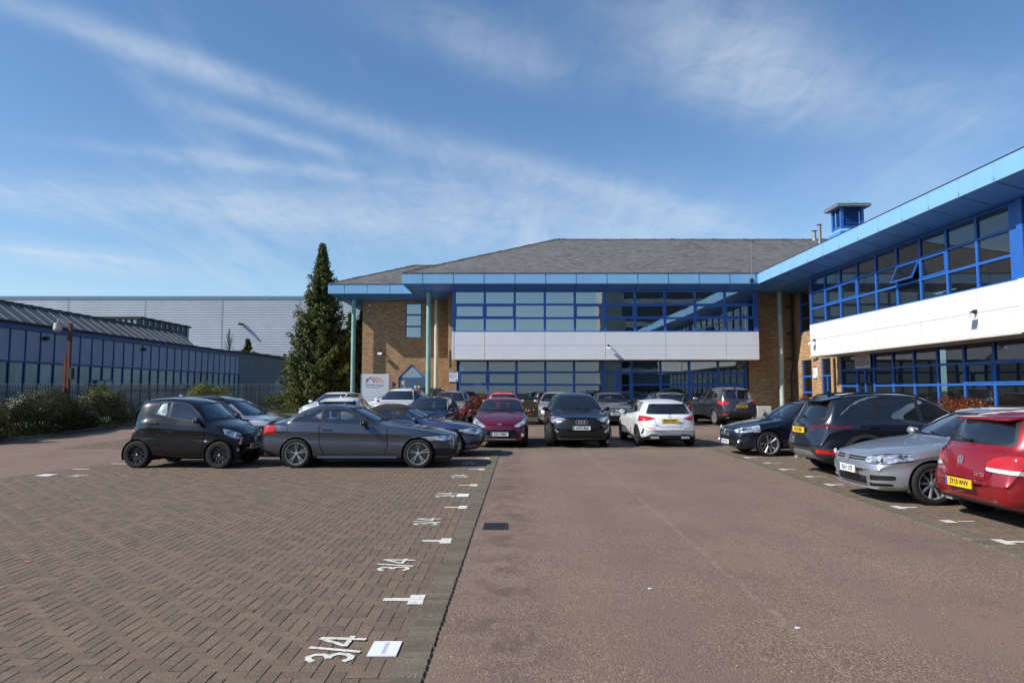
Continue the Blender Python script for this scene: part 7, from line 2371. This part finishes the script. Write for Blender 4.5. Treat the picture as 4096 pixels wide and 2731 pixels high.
# black electric suv
S = suv(4.59, 1.865, 1.63, .86, 2.76, paint=pt_black, plate='AX73 BUA', band='g', ends='f', pzf=.60, badge='rings', bzf=.775, bs=.115, btilt=.05, R=.375, wd=.25, spoke='wide', nsp=5, rimmat='alloy', steer=R(-24), rf=.76,
        cladding=True, sill=.36, clad='black', mirmat=pt_black, rails=None, darkscreen=True, mirx=.42, mirz=.10)
S['head'] = [(.46, .80), (.54, .78), (.86, .74), (.92, .90), (.86, .935), (.60, .885), (.44, .865)]; S['headx'] = .6
S['grille'] = [[(-.42, .50), (.42, .50), (.56, .62), (.56, .80), (.48, .86), (-.48, .86), (-.56, .80), (-.56, .62)]]
S['lower'] = [[(-.58, .31), (.58, .31), (.66, .37), (.40, .40), (-.40, .40), (-.66, .37)]]
S['fog'] = [[(.66, .46), (.80, .50), (.84, .70), (.78, .70)]]
def blade(root, sh, L2):
    for sg in (1, -1):
        x_ = sh.warp(sh.x_front(.46), .7, sh.W / 2)
        MB().prism([(sg * .62, .47), (sg * .74, .475), (sg * .785, .58), (sg * .72, .525)], 'x', L2 - x_ - .01, L2 - x_ + .012).build('air_blade', MT['chrome'], root)
S['extra'] = [bars([.54, .585, .63, .675, .72, .765, .81], .50, 0, 'matblack', t=.004, dx=-.006), blade, bars([.285], .70, 0, 'darkalloy', 'front_lip', t=.012, dx=.012, d=.05)]
car(S, (2.05, 22.5), TOWARD, 'black suv facing the camera with a green banded number plate and turned front wheels')

# white hatchback, rear
S = hatch(4.42, 1.80, 1.44, .88, 2.73, paint=pt_white, tum=.60, plate='KE18 WNT', ends='r', pzr=.80, badge='star', bzr=.925, bsr=.05, btiltr=.5, spoke='double', nsp=5, rimmat='darkalloy', R=.325, aerial=None, spoiler=(.09, .02), rearglass='cglassdark',
          exhaust=[(.46, .30, .12, .035), (-.46, .30, .12, .035)], exx=.03, rtrim='matblack', rwb=.84, mirmat=pt_white)
S['tail'] = [(.42, .87), (.66, .80), (.92, .78), (.92, .92), (.80, .94), (.60, .91)]; S['tailx'] = .55
S['bumper_r'] = [[(-.80, .2), (.80, .2), (.76, .30), (.58, .39), (.40, .40), (.28, .365), (-.28, .365), (-.40, .40), (-.58, .39), (-.76, .30)]]
S['rearpolys'] = [([(sg * .42, .555), (sg * .66, .565), (sg * .66, .585), (sg * .42, .578)], 'reflector', None) for sg in (1, -1)] + [(ribbon([(-.46, .88), (-.40, .66), (-.30, .615), (.30, .615), (.40, .66), (.46, .88)], .010), 'panel_gap', None)] + [(ribbon([(sg * .80, .40), (sg * .775, .47), (sg * .765, .56)], .035), 'grille', None) for sg in (1, -1)]
S['rtext'] = [('A180 d', .40, .66, .07)]
car(S, (4.70, 22.75), AWAY + R(1), 'white hatchback seen from behind in the middle row, yellow plate and long red lamps')

# --- far row ---------------------------------------------------------------------------
S = hatch(4.30, 1.80, 1.48, .86, 2.6, paint=pt_white, plate='', aerial=None)
S['bumper_r'] = None
car(S, (-8.35, 32.3), TOWARD + R(-12), 'white hatchback nose on, leftmost of the white cars by the clipped shrubs')
S = hatch(4.60, 1.83, 1.47, .90, 2.8, paint=pt_white, plate='', aerial=None, roofpaint=None)
car(S, (-6.3, 35.6), LEFT + R(4), 'white saloon parked side on between the white cars, in front of the company board')
S = suv(4.6, 1.86, 1.66, .88, 2.7, paint=pt_dgrey, plate='', rails='black')
car(S, (-5.6, 38.1), LEFT, 'dark estate with black roof rails, only its roof showing behind the white saloon')
S = suv(4.55, 1.84, 1.66, .86, 2.7, paint=pt_white, plate='', rails='black', mirmat=pt_white, clad='matblack', detail=True)
S['extra'] = [paper(-.38, w=.2)]
car(S, (-5.15, 31.8), TOWARD + R(-7), 'white suv facing the camera beside the green column')
S = hatch(4.02, 1.71, 1.52, .78, 2.49, paint=pt_silver2, plate='YT09 RKU', ends='f', pzf=.53, aerial='rod', aerx=2.0, handles=[], mirmat=MT['matblack'])
S['top'] = [(0, .55), (.012, .66), (.04, .78), (.12, .86), (.4, .94), (.85, 1.01), (.92, 1.03), (1.25, 1.27), (1.55, 1.46), (1.75, 1.50), (2.2, 1.53), (3.0, 1.52), (3.6, 1.48), (3.70, 1.44), (3.84, 1.15), (3.92, .98), (3.97, .85), (4.0, .72), (4.02, .55)]
S['cowl'] = .92; S['hdr'] = 1.55; S['roofend'] = 3.64; S['backbase'] = 3.90; S['side'] = (1.05, 3.55, 3.45, .02)
S['belt'] = [(0, .55), (.05, .70), (.2, .82), (.5, .90), (1.0, .96), (2.0, .99), (3.4, 1.01), (3.85, .95), (4.02, .55)]
S['head'] = [(.58, .66), (.82, .66), (.82, .92), (.62, .90)]; S['grille'] = [[(-.42, .66), (.42, .66), (.48, .78), (-.48, .78)]]; S['lower'] = [[(-.40, .30), (.40, .30), (.40, .50), (-.40, .50)]]
S['fog'] = [[(.54, .34), (.74, .36), (.74, .52), (.54, .52)]]
S['extra'] = [paper(-.1, w=.25)]
def fz_amber(root, sh, L2):
    for sg in (1, -1):
        x_ = sh.warp(sh.x_front(.88), .72, sh.W / 2)
        MB().box(L2 - x_ - .02, L2 - x_ + .012, sg * .72 - .09, sg * .72 + .09, .86, .92).build('indicator', MT['amber'], root, bevel=.006)
S['extra'].append(fz_amber)
car(S, (-2.85, 32.6), TOWARD + R(-4), 'silver mpv with black mirrors and amber indicators facing the camera')
S = hatch(3.9, 1.68, 1.50, .8, 2.45, paint=pt_red2, plate='', aerial='rod', aerx=3.2, handles=[])
car(S, (-.42, 32.6), AWAY, 'bright red car, only its roof and spoiler showing above the wine red hatchback')
S = hatch(4.36, 1.82, 1.50, .87, 2.64, paint=pt_silver, plate='', aerial=None, handles=[])
S['fog'] = [[(.58, .34), (.80, .37), (.78, .47), (.58, .46)]]
S['extra'] = [foglamps(.68, .41, .03)]
car(S, (2.12, 32.6), TOWARD + R(-2), 'silver hatchback half hidden behind the black suv')
S = hatch(4.07, 1.69, 1.47, .83, 2.51, paint=pt_greydull, plate='WR64 XFC', ends='f', pzf=.51, badge='disc', bzf=.66, bs=.05, aerial=None, handles=[], mirmat=pt_black)
S['grille'] = [[(-.55, .655), (.55, .655), (.55, .675), (-.55, .675)]]; S['lower'] = [[(-.56, .26), (.56, .26), (.60, .38), (-.60, .38)]]
def charm(root, sh, L2): MB().sphere((L2 - sh.hx + .10, 0, 1.24), .03, sc=(.6, 1, 1.8)).build('hanging_air_freshener', MT['whiteplain'], root)
S['extra'] = [bars([.665], .55, 0, 'chrome', 'chrome_strip', t=.008, dx=.008), charm]
car(S, (4.62, 32.3), TOWARD, 'slate grey hatchback nose on between the black suv and the white hatchback')
S = hatch(4.36, 1.82, 1.49, .88, 2.65, paint=pt_dgrey, plate='', aerial='rod', aerx=3.55, tailx=.6)
S['tail'] = [(.56, .80), (.95, .78), (.95, .98), (.64, .94)]
car(S, (7.15, 32.7), AWAY + R(4), 'dark grey hatchback seen from behind over the white hatchback roof')
S = suv(4.55, 1.84, 1.71, .92, 2.70, paint=pt_dgrey, plate='KW65 RPX', band='b', ends='r', pzr=.84, badge='wing', bzr=1.01, bsr=.075, btiltr=.15, aerial='fin', R=.36, spoke='multi', nsp=9, rearglass='cglassdark', mirmat=MT['chrome'], steer=0)
S['tail'] = [(.50, .98), (.60, .91), (.96, .92), (.96, 1.10), (.84, 1.08), (.60, 1.06)]; S['tailx'] = .6
S['rearpolys'] = [([(sg * .60, .44), (sg * .78, .46), (sg * .76, .54), (sg * .62, .52)], 'reflector', None) for sg in (1, -1)]
S['exhaust'] = [(.58, .36, .05, .04), (-.58, .36, .05, .04)]
car(S, (9.85, 32.45), AWAY + R(7), 'dark grey suv seen from behind at the right end of the far row, yellow plate')

# --- right hand bays ---------------------------------------------------------------------
S = hatch(4.06, 1.73, 1.45, .85, 2.59, paint=pt_navy, plate='EN15 UUX', ends='f', pzf=.35, band='b', R=.325, wd=.21, rf=.76, badge='diamond', bzf=.63, bs=.06, spoke='split', nsp=5, rimmat='alloy', cap='black', aerial=None, spoiler=None, upright=.25)
S['head'] = [(.44, .66), (.60, .60), (.84, .63), (.88, .80), (.80, .82), (.60, .74)]; S['headx'] = .62
S['grille'] = [[(-.46, .60), (.46, .60), (.30, .69), (-.30, .69)]]
S['lower'] = [[(-.52, .25), (.52, .25), (.56, .34), (.46, .50), (-.46, .50), (-.56, .34)]]
S['fog'] = [[(.58, .32), (.76, .34), (.76, .44), (.58, .44)]]
S['extra'] = [bars([.29, .34, .39, .44, .48], .48, 0, 'black', t=.006, dx=-.006), foglamps(.66, .385, .042), bars([.665], .40, 0, 'chrome', 'chrome_strip', t=.006, dx=.004)]
car(S, (7.78, 18.72), LEFT + R(4), 'blue black supermini parked nose left at the far end of the right bays')

S = suv(4.50, 1.865, 1.66, .86, 2.68, paint=pt_navy, plate='BT23 XBX', ends='r', pzr=.905, aerial='fin', R=.37, wd=.25, rails='black', spoke='multi', nsp=9, rimmat='darkalloy', sill=.42, rearglass='cglassdark', darkrear=1, rwb=.82, archgap=.06, tailmat=MT['taildark'], wf='black', rtrim='matblack')
S['paint'] = P_('graphite_blue_car_paint', (0.013, 0.018, 0.030), .4, .28, .03)
S['tail'] = [(.36, .90), (.46, .90), (.62, .965), (.96, .96), (.96, 1.03), (.40, 1.03)]; S['tailx'] = .7
S['tail_bar'] = [[(-.40, 1.0), (.40, 1.0), (.40, 1.025), (-.40, 1.025)]]
S['bumper_r'] = [[(-.95, .2), (.95, .2), (.95, .56), (.60, .60), (-.60, .60), (-.95, .56)]]
S['rearpolys'] = [([(-.62, .30), (.62, .30), (.50, .42), (.36, .50), (-.36, .50), (-.50, .42)], 'silver', None)] + [([(sg * .60, .47), (sg * .86, .46), (sg * .86, .53), (sg * .62, .55)], 'reflector', None) for sg in (1, -1)]
S['src_silver'] = True
S['exhaust'] = [(.50, .30, .07, .03)]
S['spoiler'] = (.20, .05)
S['sidepolys'] = []
S['lift'] = 1
def tuc(root, sh, L2):
    # raised silver pillar strip running from the roof down to the tail
    for sg in (1, -1):
        pts = [(3.10, 1.585), (3.35, 1.55), (3.62, 1.46), (3.88, 1.32), (4.08, 1.20)]
        m = MB(); prev = None
        for i, (xx, zz) in enumerate(pts):
            y_ = sh.side_y(xx, zz); w_ = .012 + .035 * i / 4
            q = [(L2 - sh.warp(xx, y_, 1), sg * (y_ + .008 - .0), zz - w_), (L2 - sh.warp(xx, y_, 1), sg * (y_ - .012), zz + w_)]
            if prev: m.poly([prev[0], q[0], q[1], prev[1]])
            prev = q
        m.build('pillar_trim', MT['alloy'], root, smooth=True)
S['extra'] = [tuc]
car(S, (8.17, 14.3), RIGHT + R(1), 'dark graphite suv in the right bays, yellow plate and silver rear skid plate')

S = hatch(4.26, 1.79, 1.45, .86, 2.63, paint=pt_silver, plate='KA11 LYE', band='b', ends='f', pzf=.475, badge='vee', bzf=.655, bs=.062, btilt=.3, R=.32, rf=.70, spoke='multi', nsp=9, rimmat='alloy', cap='chrome', aerial=None, spoiler=None, upright=.1)
S['head'] = [(.46, .605), (.76, .60), (.85, .655), (.90, .715), (.85, .755), (.66, .735), (.46, .685)]; S['headx'] = .56
S['grille'] = [[(-.46, .625), (.46, .625), (.46, .685), (-.46, .685)]]
S['lower'] = [[(-.42, .27), (.42, .27), (.44, .385), (-.44, .385)]]
S['fog'] = [[(.50, .25), (.78, .27), (.78, .31), (.50, .30)], [(.54, .34), (.80, .36), (.80, .43), (.54, .42)]]
S['extra'] = [bars([.29, .325, .36], .42, 0, 'black', t=.006, dx=-.008), bars([.655], .45, 0, 'chrome', 'chrome_strip', t=.005, dx=-.004), bars([.225], .66, 0, 'alloy', 'front_lip', t=.012, dx=.012, d=.05)]
car(S, (7.55, 11.15), LEFT, 'silver hatchback parked nose left beside the red hatchback')

S = hatch(4.20, 1.78, 1.48, .86, 2.58, paint=pt_red, plate='SY10 WVV', band='b', ends='r', pzr=.50, badge='vee', bzr=.80, bsr=.058, btiltr=.15, R=.32, spoke='multi', nsp=7, aerial=None, spoiler=(.13, .025), rwb=.82, rtrim='matblack', tailx=.55)
S['tail'] = [(.42, .80), (.44, .70), (.95, .66), (.95, .90), (.66, .90), (.50, .87)]
S['tail_low'] = [(.40, .64), (.97, .62), (.97, .715), (.40, .745)]
S['bumper_r'] = [[(-.72, .18), (.72, .18), (.60, .30), (-.60, .30)]]
S['rearpolys'] = [(ribbon([(-.60, .92), (-.50, .62), (-.42, .575), (.42, .575), (.50, .62), (.60, .92)], .012), 'panel_gap', None)]
S['rtext'] = [('2.0 TDI', -.36, .645, .06), ('GOLF', .42, .655, .05)]
S['exhaust'] = [(.50, .24, .07, .03)]
car(S, (8.02, 9.15), RIGHT, 'red hatchback cut by the right frame edge, seen from behind with yellow plate')

for a, k in CARS:
    build_car(*a, **k)
